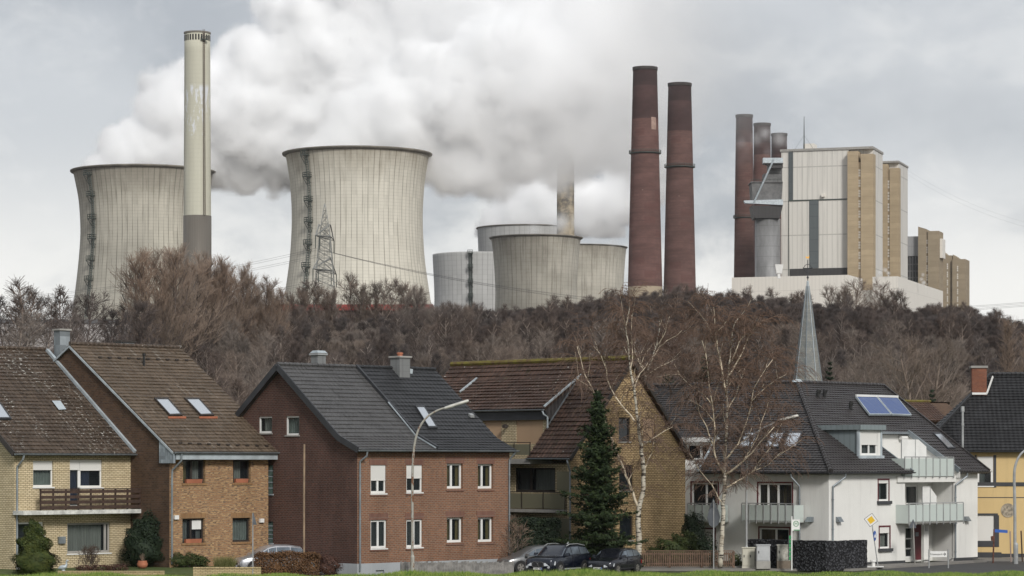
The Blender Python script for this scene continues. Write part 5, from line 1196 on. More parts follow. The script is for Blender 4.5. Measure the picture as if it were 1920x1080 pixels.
# ash silo with head house and conveyor bridges
Ys = 1385; k = Ys/F; cx = 1439.5; sl_ = thing('ash_silo', 'grey steel silo with a sooty flared head house beside the boiler house', 'silo', ((cx-CX)*k, Ys, 0))
t = NT('silo_steel'); t.set(.5, .35); uv = t.uv(); o = t.sep(uv); a = t.noise(t.scale(uv, (.15, .04, 1)), 1, 5, .7); fv = t.math('ABSOLUTE', t.math('SUBTRACT', t.math('FRACT', t.math('DIVIDE', o[1], 5.2)), .5)); b_ = t.mix(t.ramp(a, .3, .7), (.15, .15, .15), (.27, .27, .27)); t.color(t.mix(t.math('MULTIPLY', t.ramp(fv, .46, .5), .5), b_, (.08, .08, .08))); M['silo'] = t.m
shell('silo_shell', [(24*k, 10), (24*k, 40), (24*k, zat(411, Ys))], M['silo'], sl_, 48, .5)
def sq(m, x0, x1, y0, y1, z0, z1, fl=0): 
    m.hexa([(x0+fl, y0+fl*.5, z0), (x1-fl, y0+fl*.5, z0), (x1-fl, y1, z0), (x0+fl, y1, z0)], [(x0, y0, z1), (x1, y0, z1), (x1, y1, z1), (x0, y1, z1)])
X = lambda px: (px-cx)*k; Z = lambda py: zat(py, Ys)
m = MB(); sq(m, X(1407), X(1465), -8, 8, Z(411), Z(388), 1.4); m.build('hopper', M['louvre'], sl_)
m = MB(); sq(m, X(1407), X(1465), -7.5, 8, Z(379), Z(345), .6); m.box(X(1405), X(1465), -8.2, 8, Z(345)+.003, Z(343.5)); sq(m, X(1431), X(1465), -4, 6, Z(342), Z(327), -.0); m.box(X(1440), X(1465), -4, 6, Z(326), Z(310)); m.build('head_house', M['tarry'], sl_)
m = MB(); m.hexa([(X(1394), -9, Z(384)), (X(1465), -9, Z(387.5)), (X(1465), -5, Z(387.5)), (X(1394), -5, Z(384))], [(X(1392), -9, Z(379)), (X(1465), -9, Z(377)), (X(1465), -5, Z(377)), (X(1392), -5, Z(379))]); m.build('lower_bridge', M['zinc_light'], sl_)
m = MB(); m.box(X(1428), X(1465), -9, -4, Z(309), Z(299.5)); m.build('upper_bridge', M['zinc_light'], sl_)
m = MB(); m.box(X(1428), X(1465), -8.8, -4.2, Z(311), Z(309)-.01); m.hexa([(X(1445), -8, Z(318)), (X(1465), -8, Z(318)), (X(1465), -5, Z(318)), (X(1445), -5, Z(318))], [(X(1432), -8, Z(311)-.01), (X(1465), -8, Z(311)-.01), (X(1465), -5, Z(311)-.01), (X(1432), -5, Z(311)-.01)]); m.build('bridge_underside', M['louvre'], sl_)
m = MB()
for d in (-.5, .5): m.bar((X(1410), -9.5, Z(384)+d), (X(1448), -9.5, Z(302)+d), .3)
m.build('inclined_gangway', M['zinc_light'], sl_)
m = MB()
for i in range(9): m.bar((X(1406+i*7), -8, Z(343.5)), (X(1406+i*7), -8, Z(339)), .15)
m.bar((X(1406), -8, Z(339)), (X(1462), -8, Z(339)), .15); m.build('roof_railing', M['ladder'], sl_)
# vent hood in front of the silo
Yv = 1325; k = Yv/F; vh = thing('vent_hood', 'pale flared vent hood on the turbine hall roof below the silo', 'vent', ((1460.5-CX)*k, Yv, 0)); Z = lambda py: zat(py, Yv)
m = MB(); m.hexa([(-1.3, -1, Z(513)), (1.3, -1, Z(513)), (1.3, 1, Z(513)), (-1.3, 1, Z(513))], [(-2.0, -1.4, Z(496)), (2.0, -1.4, Z(496)), (2.0, 1.4, Z(496)), (-2.0, 1.4, Z(496))]); m.box(-.7, .7, -.7, .7, Z(522), Z(513)-.01); m.build('hood', M['white_paint'], vh)

# ------------------------------------------------------------------ red hall, grey hall, pylon, wires
t = thing('red_hall', 'red-roofed hall glimpsed behind the bare trees below the largest cooling tower', 'industrial building', ((660-CX)*1050/F, 1050, 0)); k = 1050/F
m = MB(); m.box(-142*k, 150*k, 0, 14, 5, zat(582, 1050)); m.build('wall', plain('dark_hall_wall', (.12, .08, .075)), t)
m = MB(); m.box(-144*k, 152*k, -1, 15, zat(582, 1050)+.002, zat(571, 1050)); m.build('roof', plain('red_roof_sheet', (.3, .05, .04), .7), t)
t = thing('grey_hall', 'long low grey hall behind the leftmost bare trees', 'industrial building', ((60-CX)*1000/F, 1000, 0)); k = 1000/F
m = MB(); m.box(-90*k, 190*k, 0, 14, 3, zat(606, 1000)); m.build('wall', plain('pale_hall_wall', (.34, .32, .31)), t); m = MB(); m.box(-91*k, 191*k, -.5, 14.5, zat(606, 1000)+.002, zat(599, 1000)); m.build('roof', plain('dark_hall_roof', (.1, .1, .105)), t)

Yp = 900; k = Yp/F; py = thing('power_pylon', 'lattice power pylon seen end-on in front of the largest cooling tower', 'pylon', ((609-CX)*k, Yp, 0)); Z = lambda p: zat(p, Yp)
m = MB(); lev = [(382, .15), (440, 1.7), (452, 1.9), (505, 2.7), (560, 3.3), (640, 4.2)]
def hwz(z):
    for (p0, w0), (p1, w1) in zip(lev[:-1], lev[1:]):
        z0, z1 = Z(p0), Z(p1)
        if z1 <= z <= z0: return w0+(w1-w0)*(z0-z)/(z0-z1)
    return lev[-1][1]
zs = [Z(640)+(Z(382)-Z(640))*(i/19)**.92 for i in range(20)]
wd = .1
for sx, sy in ((-1, -1), (1, -1), (1, 1), (-1, 1)):
    m.tube([(sx*hwz(z), sy*hwz(z), z) for z in zs], .12, 4)
for z0, z1 in zip(zs[:-1], zs[1:]):
    a, b_ = hwz(z0), hwz(z1)
    for (s0, s1) in (((-1, -1), (1, -1)), ((1, -1), (1, 1)), ((1, 1), (-1, 1)), ((-1, 1), (-1, -1))):
        m.bar((s0[0]*a, s0[1]*a, z0), (s1[0]*b_, s1[1]*b_, z1), wd); m.bar((s1[0]*a, s1[1]*a, z0), (s0[0]*b_, s0[1]*b_, z1), wd); m.bar((s0[0]*b_, s0[1]*b_, z1), (s1[0]*b_, s1[1]*b_, z1), wd)
M['pylon'] = plain('pylon_steel', (.26, .265, .25), .6, .3); m.build('lattice_mast', M['pylon'], py)
ang = R(78)
wires = []
for p_, ln in ((444, 11.0), (507, 14.0)):
    m = MB(); ca_, sa_ = math.cos(ang), math.sin(ang); z = Z(p_)
    for s in (-1, 1):
        e = (s*ln*ca_, s*ln*sa_, z-.4)
        for q in ((-2, -2), (2, -2), (2, 2), (-2, 2)): m.bar((q[0], q[1], z), e, .16); m.bar((q[0]*.9, q[1]*.9, z+4.0), e, .2)
        m.bar((-2, -2, z), (2, 2, z), .2)
        for f_ in (.35, .65):
            for q in ((-2, -2), (2, 2)): m.bar((q[0]+(e[0]-q[0])*f_, q[1]+(e[1]-q[1])*f_, z-.4*f_), (q[0]*.9+(e[0]-q[0]*.9)*f_, q[1]*.9+(e[1]-q[1]*.9)*f_, z+4-4.4*f_), .18)
    m.build('cross_arm', M['pylon'], py); 
    for s in (-1, -.55, .55, 1):
        e = (s*ln*ca_, s*ln*sa_, z-.4); mi = MB(); mi.tube([e, (e[0], e[1], z-4.5)], .16, 5); wires.append(Vector((e[0], e[1], z-4.6))); mi.build('insulator', M['ladder'], py)
M['wire'] = plain('power_cable', (.06, .06, .06), .6, var=0)
def cable(a, b, sag, r=.032):
    pts = [a.lerp(b, i/40)-Vector((0, 0, sag*4*(i/40)*(1-i/40))) for i in range(41)]
    m = MB(); m.tube(pts, r, 4); o = m.build('power_cable', M['wire'])
    tag(o, 'thin power cable strung from the pylon across the picture in front of the cooling towers', 'power cable', 'cables of the high-voltage line'); return o
P0 = Vector(py.location)
for i, w_ in enumerate(wires):
    lo = i >= 4; dz = (0 if not lo else -8)
    cable(P0+w_, at(2350, 512+(22 if lo else 0)+(i % 4)*2.5, 780)+Vector((0, 0, 0)), 15)
    cable(P0+w_, at(-420, 560+(24 if lo else 0)+(i % 4)*3, 980), 7)
for i in range(2):
    a, b_ = at(1700, 318+i*8, 1450), at(2050, 440+i*9, 1200); pts = MB(); pts.tube([a.lerp(b_, j/20)-Vector((0, 0, 6*4*(j/20)*(1-j/20))) for j in range(21)], .022, 4); o = pts.build('power_cable', M['wire']); tag(o, 'thin power cable sloping down from the second boiler house to the right edge', 'power cable', 'cables right of the boiler houses')

# ------------------------------------------------------------------ church spire
Yc = 320; k = Yc/F; cs = thing('church_spire', 'slim grey slate church spire with a gilded weathercock, in front of the wood', 'church spire', ((1514.5-CX)*k, Yc, 0), R(8))
t = NT('spire_slate'); t.set(.75, spec=.25); uv = t.uv(); b = t.n('ShaderNodeTexBrick'); t.L(uv, b.inputs['Vector']); b.inputs['Scale'].default_value = 1; b.inputs['Brick Width'].default_value = .3; b.inputs['Row Height'].default_value = .2; b.inputs['Mortar Size'].default_value = .012
b.inputs['Color1'].default_value = (.21, .21, .2, 1); b.inputs['Color2'].default_value = (.3, .295, .26, 1); b.inputs['Mortar'].default_value = (.12, .12, .12, 1); a = t.noise(t.pos(), .8, 6, .75); t.color(t.mix(t.ramp(a, .38, .68), b.outputs['Color'], (.15, .165, .17))); M['spire'] = t.m
za, zb_ = zat(536, Yc), zat(716, Yc); rb = 26.5*k; m = MB(); sl = rb/(za-zb_); m.lathe([(rb+sl*(zb_-13), 13), (rb*1.0, zb_), (.16, za)], 8, a0=R(22.5)); m.build('spire_roof', M['spire'], cs)
m = MB(); 
for i in range(8):
    a = R(22.5)+i*PI/4; r0 = rb+sl*(zb_-13); m.tube([(r0*math.cos(a), r0*math.sin(a), 13), (.16*math.cos(a), .16*math.sin(a), za)], .055, 5)
m.build('lead_hips', M['zinc'], cs)
m = MB(); m.box(-1.9, 1.9, -1.9, 1.9, 0, 13.0); m.build('tower', B['brown'], cs)
m = MB(); m.lathe([(.17, za-.2), (.14, za+.5), (.06, za+.6)], 8); m.build('lead_cap', M['zinc_light'], cs)
m = MB(); m.tube([(0, 0, za+.5), (0, 0, zat(487, Yc))], .045, 6); zc = zat(503, Yc); m.bar((-.55, 0, zc), (.55, 0, zc), .06)
for s in (-1, 1): m.tube([(s*.55, 0, zc), (s*.3, 0, zc+.35), (0, 0, zc+.5)], .035, 5); m.tube([(s*.55, 0, zc), (s*.3, 0, zc-.35), (0, 0, zc-.5)], .035, 5)
m.lathe([(.02, zc-1.25), (.13, zc-1.15), (.13, zc-1.0), (.02, zc-.9)], 8); m.build('cross', M['anthracite'], cs)
M['gilt'] = plain('gilded_copper', (.75, .42, .08), .3, .6, var=.1)
m = MB(); zc = zat(484, Yc); m.hexa([(-.32, -.04, zc), (.2, -.04, zc-.08), (.2, .04, zc-.08), (-.32, .04, zc)], [(-.42, -.03, zc+.32), (.22, -.03, zc+.18), (.22, .03, zc+.18), (-.42, .03, zc+.32)]); m.hexa([(.1, -.04, zc+.15), (.26, -.04, zc+.15), (.26, .04, zc+.15), (.1, .04, zc+.15)], [(.16, -.03, zc+.4), (.3, -.03, zc+.36), (.3, .03, zc+.36), (.16, .03, zc+.4)]); wk = m.build('weathercock', M['gilt'], cs); wk.scale = (.65, .65, .65); wk.location = (0, 0, zc*.35)
# ================================================================== ground, field, street, hill
def grid_obj(name, xs, ys, zf, mat, kind='structure'):
    v = [(x, y, zf(x, y)) for y in ys for x in xs]; n = len(xs)
    f = [(j*n+i, j*n+i+1, (j+1)*n+i+1, (j+1)*n+i) for j in range(len(ys)-1) for i in range(n-1)]
    me = bpy.data.meshes.new(name); me.from_pydata(v, [], f); me.update(); me.polygons.foreach_set('use_smooth', [True]*len(f))
    o = link(name, me, None, mat); o['kind'] = kind; return o
def interp(tab, x):
    if x <= tab[0][0]: return tab[0][1]
    for (a, b), (c, d) in zip(tab[:-1], tab[1:]):
        if x <= c: return b+(d-b)*(x-a)/(c-a)
    return tab[-1][1]
def sstep(a, b, x):
    t = max(0, min(1, (x-a)/(b-a))); return t*t*(3-2*t)
# picture height of the wood's skyline along x, and the hill under it
SKY = [(-400, 640), (0, 640), (150, 640), (235, 625), (275, 585), (330, 560), (430, 555), (520, 572), (600, 590), (760, 588), (830, 580), (930, 576), (1000, 566), (1100, 556), (1200, 550), (1300, 548), (1500, 556), (1600, 566), (1700, 574), (1800, 572), (1860, 590), (1920, 606), (2400, 640)]
YR = 540.0
def hill_z(X, Y):
    px = CX+F*X/max(Y, 200); top = zat(interp(SKY, px), YR)-9.5
    t = sstep(325, YR-15, Y)
    z = top*t
    if Y > YR: z = top+(22-top)*sstep(YR, 760, Y)
    return z+0.6*math.sin(X*.11+1)*math.sin(Y*.07)*t
M['leaf_litter'] = leafy('leaf_litter', (.05, .038, .03), (.085, .06, .045))
M['soil'] = leafy('garden_soil_and_grass', (.05, .075, .025), (.075, .07, .04))
xs = [-3000, -1200, -600, -350]+[-250+i*7 for i in range(72)]+[350, 600, 1200, 3000]
ys = [310+i*8 for i in range(60)]+[820, 1000, 1300, 1800, 2500, 3500]
hill = grid_obj('hill', xs, ys, lambda x, y: (hill_z(x, y) if y < 790 else 22-(22 if y > 3000 else 0))-.05, M['leaf_litter'])
M['meadow'] = leafy('meadow_ground', (.07, .1, .03), (.11, .12, .045))
g = MB(); s = 9000
g.poly([(-s, -600, -.06), (s, -600, -.06), (s, 12000, -.06), (-s, 12000, -.06)]); o = g.build('ground', M['soil']); o['kind'] = 'structure'
# meadow terrace in front (the camera looks over it) with a bank down to the street
M['grass_ground'] = leafy('grass_soil', (.06, .1, .018), (.085, .13, .025))
fy = [-80, -40, 0, 40, 80, 100, 110, 116, 120, 123, 125, 127, 129, 131]
fz = lambda x, y: (1.1+.11*sstep(-14, 3, x))*(1-1.06*sstep(124.5, 131, y))+.05*math.sin(x*.9+y*.5)*sstep(90, 110, y)+.04*math.sin(x*2.3)
field = grid_obj('meadow', [-160, -100, -60]+[-40+i for i in range(81)]+[60, 100, 160], fy, fz, M['grass_ground'])
def asphalt(name, c):
    t = NT(name); t.set(.85, spec=.3); a = t.noise(t.pos(), .7, 6, .7); b = t.noise(t.pos(), 30, 2, .5); t.color(t.mix(t.ramp(a, .3, .7), mul(c, .8), t.mix(t.ramp(b, .3, .7), c, mul(c, 1.25)))); return t.m
M['asphalt'] = asphalt('asphalt', (.06, .06, .062)); M['paving'] = asphalt('paving', (.2, .19, .175))
def sheet(name, pts, z, mat, h=0):
    m = MB()
    if h: m.hexa([(x, y, z-h) for x, y in pts], [(x, y, z) for x, y in pts])
    else: m.poly([(x, y, z) for x, y in pts])
    o = m.build(name, mat); o['kind'] = 'structure'; return o
def gp(px, Y): return ((px-CX)*Y/F, Y)
sheet('street', [(-60, 131.5), (60, 131.5), (60, 139), (-60, 139)], -.02, M['asphalt'])
sheet('side_street', [gp(1520, 139.2), gp(2200, 139.2), gp(2300, 177), gp(1760, 174), gp(1640, 160)], -.016, M['asphalt'])
sheet('pavement', [gp(1180, 158.5), gp(1600, 158.5), gp(1850, 172), gp(1850, 173.2), gp(1560, 162.5), gp(1180, 162.5)], .1, M['paving'], .14)
sheet('pavement', [gp(1850, 173.5), gp(2050, 173.5), gp(2050, 177.9), gp(1740, 177.9)], .1, M['paving'], .14)
sheet('car_park', [gp(940, 146.8), gp(1195, 146.8), gp(1195, 170), gp(990, 170)], -.012, M['asphalt'])
# raised front gardens and driveway on the left
M['lawn'] = leafy('garden_lawn', (.05, .085, .02), (.1, .11, .045))
sheet('front_garden', [gp(-150, 141.5), gp(425, 142.5), gp(425, 152), gp(330, 156), gp(-150, 150)], .5, M['lawn'], .55)
sheet('driveway', [gp(425.5, 142.5), gp(640, 145), gp(640, 152), gp(560, 162), gp(425.5, 157)], .15, M['paving'], .2)

# grass on the meadow's crest and on the bank
def blades(name, n, x0, x1, y0, y1, zf, hmin, hmax, w, mat, seed):
    r = np.random.RandomState(seed); x = r.uniform(x0, x1, n); y = y0+(y1-y0)*r.rand(n); z = np.array([zf(a, b) for a, b in zip(x, y)])
    cl = .55+.75*(np.sin(x*.8+np.sin(y*.7)*2)*.5+.5)*(np.sin(x*.23+1)*.5+.6)
    h = r.uniform(hmin, hmax, n)*cl; a = r.uniform(0, 2*PI, n); lean = r.normal(0, .3, (n, 2))*h[:, None]
    v = np.zeros((n, 3, 3)); v[:, 0] = np.stack([x-np.cos(a)*w/2, y-np.sin(a)*w/2, z], 1); v[:, 1] = np.stack([x+np.cos(a)*w/2, y+np.sin(a)*w/2, z], 1); v[:, 2] = np.stack([x+lean[:, 0], y+lean[:, 1], z+h], 1)
    me = np_mesh(name, v, np.arange(3*n).reshape(-1, 3), 3); o = link(name, me, None, mat); o['kind'] = 'stuff'; return o
M['grass'] = leafy('meadow_grass', (.1, .19, .025), (.3, .35, .09))
tag(blades('meadow_grass', 90000, -27, 27, 117.5, 126, fz, .05, .21, .022, M['grass'], 3), 'bright green meadow grass along the bottom edge', 'grass')

# ------------------------------------------------------------------ bare trees
def rot_about(v, ax, a): return Matrix.Rotation(a, 3, ax) @ v
def grow_tree(seed, height, spread=.5, n_br=16, n_sub=6, n_tw=4, base=.25, r0=None, up=.35, droop=0.0, forks=1, jitter=.12, twig_len=.1, blen=None):
    """list of tapered segments (p0, p1, r0, r1, level)"""
    r = random.Random(seed); S = []; r0 = r0 or height*.012
    def walk(p, d, length, ra, rb, n, lvl, bend, jit):
        pts = [p]; 
        for i in range(n):
            d = (d+Vector((r.gauss(0, jit), r.gauss(0, jit), r.gauss(0, jit)*.5+bend))).normalized(); q = pts[-1]+d*(length/n)
            S.append((pts[-1], q, ra+(rb-ra)*i/n, ra+(rb-ra)*(i+1)/n, lvl)); pts.append(q)
        return pts
    def side(d, ang, az):
        a = d.orthogonal().normalized(); a = rot_about(a, d, az); return (d*math.cos(ang)+a*math.sin(ang)).normalized()
    def pick(pts, t):
        k = t*(len(pts)-1); i = min(int(k), len(pts)-2); return pts[i].lerp(pts[i+1], k-i), (pts[i+1]-pts[i]).normalized()
    for fk in range(forks):
        d0 = Vector((r.gauss(0, .05), r.gauss(0, .05), 1)) if forks == 1 else Vector((math.cos(fk*2*PI/forks+seed)*.22, math.sin(fk*2*PI/forks+seed)*.22, 1))
        tr = walk(Vector((0, 0, -.3)), d0.normalized(), height*r.uniform(.86, .98), r0, r0*.22, 9, 0, .06, jitter*.5)
        for b in range(n_br):
            t = base+(1-base)*(b+r.random())/n_br; p, d = pick(tr, min(t, .99)); ln = (blen or height*spread)*(1-.72*(t-base)/(1-base))*r.uniform(.7, 1.15)
            rb = r0*(1-.75*t)*.5; bp = walk(p, side(d, R(r.uniform(32, 62)), b*2.4+r.random()), ln, rb, rb*.3, 5, 1, up*.22, jitter)
            for s in range(n_sub):
                ts = .18+.8*(s+r.random())/n_sub; p2, d2 = pick(bp, min(ts, .99)); l2 = ln*.5*(1.1-.6*ts)*r.uniform(.6, 1.2); r2 = rb*(1-.7*ts)*.55
                sp = walk(p2, side(d2, R(r.uniform(25, 60)), r.uniform(0, 2*PI)), l2, r2, r2*.4, 3, 2, up*.25-droop*.5, jitter*1.3)
                for k in range(n_tw):
                    t3 = .2+.8*(k+r.random())/n_tw; p3, d3 = pick(sp, min(t3, .99)); l3 = (height*twig_len)*r.uniform(.5, 1.3)
                    walk(p3, side(d3, R(r.uniform(15, 50)), r.uniform(0, 2*PI)), l3, r2*.5, r2*.18, 2, 3, up*.2-droop, jitter*1.5)
    return S
def seg_mesh(name, segs, k=3, rmin=.012):
    n = len(segs); P0 = np.array([s[0] for s in segs]); P1 = np.array([s[1] for s in segs]); r0 = np.maximum([s[2] for s in segs], rmin); r1 = np.maximum([s[3] for s in segs], rmin)
    D = P1-P0; D /= np.linalg.norm(D, axis=1, keepdims=True)+1e-9
    A = np.cross(D, np.array([.31, .87, .38])); A /= np.linalg.norm(A, axis=1, keepdims=True)+1e-9; Bv = np.cross(D, A)
    V = np.zeros((n, 2*k, 3))
    for i in range(k):
        t = 2*PI*i/k; o = A*math.cos(t)+Bv*math.sin(t); V[:, i] = P0+o*r0[:, None]; V[:, k+i] = P1+o*r1[:, None]
    f = np.array([[i, (i+1) % k, k+(i+1) % k, k+i] for i in range(k)]); Fc = (np.arange(n)*2*k)[:, None, None]+f[None]
    return np_mesh(name, V, Fc.reshape(-1, 4), 4)
M['bark'] = bark('bare_twigs', (.125, .105, .097)); M['bark_trunk'] = bark('grey_brown_bark', (.27, .235, .21))
M['bark_dark'] = bark('dark_bark', (.105, .09, .086)); M['twig_orange'] = bark('ochre_twigs', (.27, .215, .175)); M['twig_red'] = bark('red_brown_twigs', (.13, .095, .08))
M['bark_pale'] = bark('pale_grey_twigs', (.2, .172, .152))
PROTO = {}
def proto(key, tw='bark', tk='bark_trunk', rmin=.016, **kw):
    S = grow_tree(**kw); a = seg_mesh('trunk', [s for s in S if s[4] <= 1], 5, .045); b = seg_mesh('crown', [s for s in S if s[4] > 1], 3, rmin)
    a.materials.append(M[tk]); b.materials.append(M[tw]); PROTO[key] = (a, b, kw['height'])
proto('oak', 'bark', 'bark_trunk', rmin=.012, seed=11, height=11, spread=.4, n_br=20, n_sub=8, n_tw=9, base=.2, twig_len=.075, jitter=.09)
proto('ash', 'bark', 'bark_trunk', seed=23, height=13, spread=.26, n_br=18, n_sub=7, n_tw=8, base=.36, r0=.17, up=.6, twig_len=.07, jitter=.08, rmin=.012)
proto('beech', 'bark_pale', 'bark_trunk', seed=5, height=11, spread=.46, n_br=22, n_sub=8, n_tw=9, base=.18, up=.4, twig_len=.07, jitter=.09, rmin=.012)
proto('alder', 'bark_dark', 'bark_dark', seed=31, height=10, spread=.34, n_br=22, n_sub=8, n_tw=9, base=.12, up=.6, twig_len=.08, jitter=.08, rmin=.013)
proto('maple', 'twig_red', 'bark_trunk', seed=47, height=10.5, spread=.4, n_br=20, n_sub=8, n_tw=9, base=.18, up=.5, twig_len=.08, jitter=.09, rmin=.012)
proto('willow', 'twig_orange', 'bark', seed=71, height=17, spread=.42, n_br=24, n_sub=10, n_tw=10, base=.08, up=.9, forks=3, twig_len=.055, rmin=.014, jitter=.07, r0=.16)
proto('tall', 'bark_dark', 'bark_dark', seed=83, height=16, spread=.2, n_br=22, n_sub=7, n_tw=7, base=.35, up=.5, twig_len=.05, rmin=.018, jitter=.1)
proto('wide', 'bark_dark', 'bark_dark', seed=91, height=13, spread=.48, n_br=22, n_sub=8, n_tw=8, base=.25, up=.35, twig_len=.06, rmin=.018, jitter=.1)
proto('bush', 'bark_pale', 'bark', seed=97, height=8, spread=.42, n_br=15, n_sub=8, n_tw=8, base=.06, up=.7, forks=3, twig_len=.09, jitter=.09, rmin=.012)
proto('poplar', 'twig_orange', 'bark', seed=101, height=22, spread=.16, n_br=46, n_sub=7, n_tw=4, base=.05, up=1.2, twig_len=.07, rmin=.02, blen=5)
proto('plane', 'bark_pale', 'bark_pale', seed=113, height=19, spread=.55, n_br=18, n_sub=8, n_tw=6, base=.18, up=.3, forks=2, twig_len=.09, rmin=.02, r0=.34)
def tree(name, key, label, loc, scale=1.0, rz=0.0, group=None, sz=1.0, cat='tree'):
    a, b, h = PROTO[key]; t = thing(name, label, cat, loc, rz, group); t.scale = (scale, scale, scale*sz)
    link('trunk', a, t); c = link('crown', b, t); return t
def plant_at(key, px, ptop, Y, label, name='bare_tree', base=None, rz=0., group='bare trees on the hill skyline', wid=1.0):
    """tree standing on the hill at picture x with its top at ptop"""
    X = (px-CX)*Y/F; z0 = hill_z(X, Y) if base is None else base; h = zat(ptop, Y)-z0; s = h/PROTO[key][2]
    t = tree(name, key, label, (X, Y, z0), s*wid, rz, group, 1/wid); return t
IND = [
 ('ash', 18, 528, 400, 'tall bare tree at the left edge of the picture, against the sky', 1.3), ('oak', 62, 552, 420, 'dark bare tree, second from the left edge, beside the pale hall', 1.),
 ('tall', 108, 520, 400, 'slender bare tree with a clear trunk and narrow feathery crown beside the leftmost cooling tower', 1.), ('ash', 88, 560, 440, 'bare tree close behind the slender feathery one', .8),
 ('wide', 162, 552, 390, 'round-crowned bare tree standing against the left foot of the leftmost cooling tower', 1.), ('alder', 205, 575, 410, 'small bare tree between the round-crowned one and the next thin tree, before the cooling tower', .9),
 ('tall', 238, 570, 420, 'thin young bare tree left of the big ochre-twigged clump', .8), ('tall', 45, 540, 430, 'thin dark bare tree just right of the tree at the left edge', 1.), ('ash', 140, 566, 430, 'bare tree between the slender feathery tree and the round-crowned one', .8), ('tall', 222, 556, 440, 'thin dark bare tree in front of the leftmost cooling tower, third from the ochre clump', .9), ('tall', 4, 540, 420, 'dark bare tree cut by the left edge of the picture', 1.1), ('alder', 262, 560, 400, 'bare tree touching the left side of the big ochre-twigged clump', 1.0), ('beech', 34, 585, 370, 'low pale bare tree in front of the left edge trees', 1.), ('oak', 128, 590, 370, 'low bare tree between the roof chimney and the slender tree', 1.),
]
for i, (k, px, pt_, Y, lab, wd_) in enumerate(IND):
    plant_at(k, px, pt_, Y, lab, rz=i*1.7, wid=wd_*1.3, group='loose bare trees at the left of the hill', base=zat(700, Y)-1.5)
CL = [(298, 458, 430, 1.05, 'leftmost and tallest ochre-twigged willow of the clump before the pale chimney'), (342, 464, 445, 1.0, 'ochre-twigged willow directly below the pale chimney'), (392, 476, 450, 1.0, 'ochre-twigged willow just right of the pale chimney'), (438, 492, 455, 1.0, 'middle ochre-twigged willow on the falling side of the clump'), (478, 510, 460, 1.0, 'ochre-twigged willow low on the falling side of the clump'), (512, 536, 465, .9, 'rightmost and lowest ochre-twigged willow of the clump, beside the largest tower')]
for i, (px, pt_, Y, wd_, lab) in enumerate(CL): plant_at('willow', px, pt_, Y, lab, 'bare_willow', rz=i*2.1+.4, wid=wd_, group='ochre-twigged willows in front of the pale chimney')
SKYL = [(560, 545, 'bush'), (582, 528, 'wide'), (612, 540, 'bush'), (655, 520, 'oak'), (690, 532, 'bush'), (716, 528, 'beech'), (742, 530, 'oak'), (770, 533, 'bush'), (800, 542, 'beech')]
SL = ['low bushy tree at the left foot of the largest cooling tower', 'broad bare tree just left of the power pylon', 'bushy bare tree at the foot of the power pylon', 'first bare tree right of the power pylon, against the largest tower', 'small bushy tree between the two rounder trees right of the pylon', 'pale bare tree in the middle of the row before the largest tower', 'bare tree third from the right end of the row before the largest tower', 'bushy bare tree near the right foot of the largest tower', 'pale bare tree at the right end of the row before the largest tower']
for i, ((px, pt_, k), lab) in enumerate(zip(SKYL, SL)): plant_at(k, px, pt_, 520, lab, rz=i*1.3, group='bare trees before the largest cooling tower')
for i, (px, pt_, k, lab) in enumerate(((1605, 524, 'beech', 'pale bare tree against the tan stair tower of the boiler house'), (1640, 528, 'beech', 'pale bare tree right of the tan stair tower, before the turbine hall'), (1575, 536, 'bush', 'bushy bare tree left of the tan stair tower'), (1672, 545, 'bush', 'low bushy tree before the right part of the turbine hall'))):
    plant_at(k, px, pt_, 525, lab, rz=i*2.2, group='bare trees before the turbine hall')
def low_tree(key, px, ptop, pbot, Y, label, name, wid=1.0, rz=0.):
    z0 = zat(pbot, Y); s = (zat(ptop, Y)-z0)/PROTO[key][2]; return tree(name, key, label, ((px-CX)*Y/F, Y, z0), s*wid, rz, None, 1/wid)
low_tree('plane', 1725, 628, 860, 290, 'large pale-branched bare tree behind the white house roof', 'plane_tree', 1.1, .5)
low_tree('plane', 1640, 655, 860, 300, 'smaller pale-branched bare tree right of the church spire', 'plane_tree', .9, 2.5)
low_tree('poplar', 1888, 606, 830, 320, 'narrow upright ochre poplar at the right edge', 'poplar', 1.0, 0.)
low_tree('poplar', 1916, 618, 830, 325, 'second narrow upright poplar, cut by the right edge of the picture', 'poplar', .9, 1.)
# the wood itself: one mass of bare trees, built from the meshes of trees above
r = random.Random(4); pts = {k: [] for k in ('oak', 'ash', 'beech', 'alder', 'maple', 'bush')}
Yq = 334.0
while Yq < 552:
    half = 225*Yq/500; x = -half; step = 3.5 if Yq < 465 else 2.7
    while x < half*1.02:
        X = x+r.uniform(-1.6, 1.6); Y = Yq+r.uniform(-2.2, 2.2); px = CX+F*X/Y; x += step
        if px < -150 or px > 2080: continue
        zone = math.sin(px*.011+Y*.021)+math.sin(px*.027-Y*.04)*.7+r.gauss(0, .55)-(.5 if r.random() < .35 else 0)
        if px < 265:
            if r.random() < .15: continue
            k = 'alder' if zone > .6 else ('oak' if zone > -.3 else 'bush')
        elif Y > 465 and px > 900: k = 'alder' if r.random() < .9 else 'oak'
        elif 1120 < px < 1290 and r.random() < .55: k = 'maple'
        else: k = ('beech' if zone > .9 else 'oak' if zone > .25 else 'ash' if zone > -.35 else 'alder' if zone > -1 else 'bush')
        sc = r.uniform(.62, .98)*(.72 if k == 'ash' else .95)*(.8 if px < 265 else 1.0)
        if Y > 465 and px > 265: sc = r.uniform(.74, .86)*(.76 if k == 'ash' else 1)
        pts[k].append((X, Y, hill_z(X, Y)-.1, sc, r.uniform(0, 6.28)))
    Yq += 4.2
wood_v = []; wood_k = []; wood_s = []; wood_r = []
keys = list(pts)
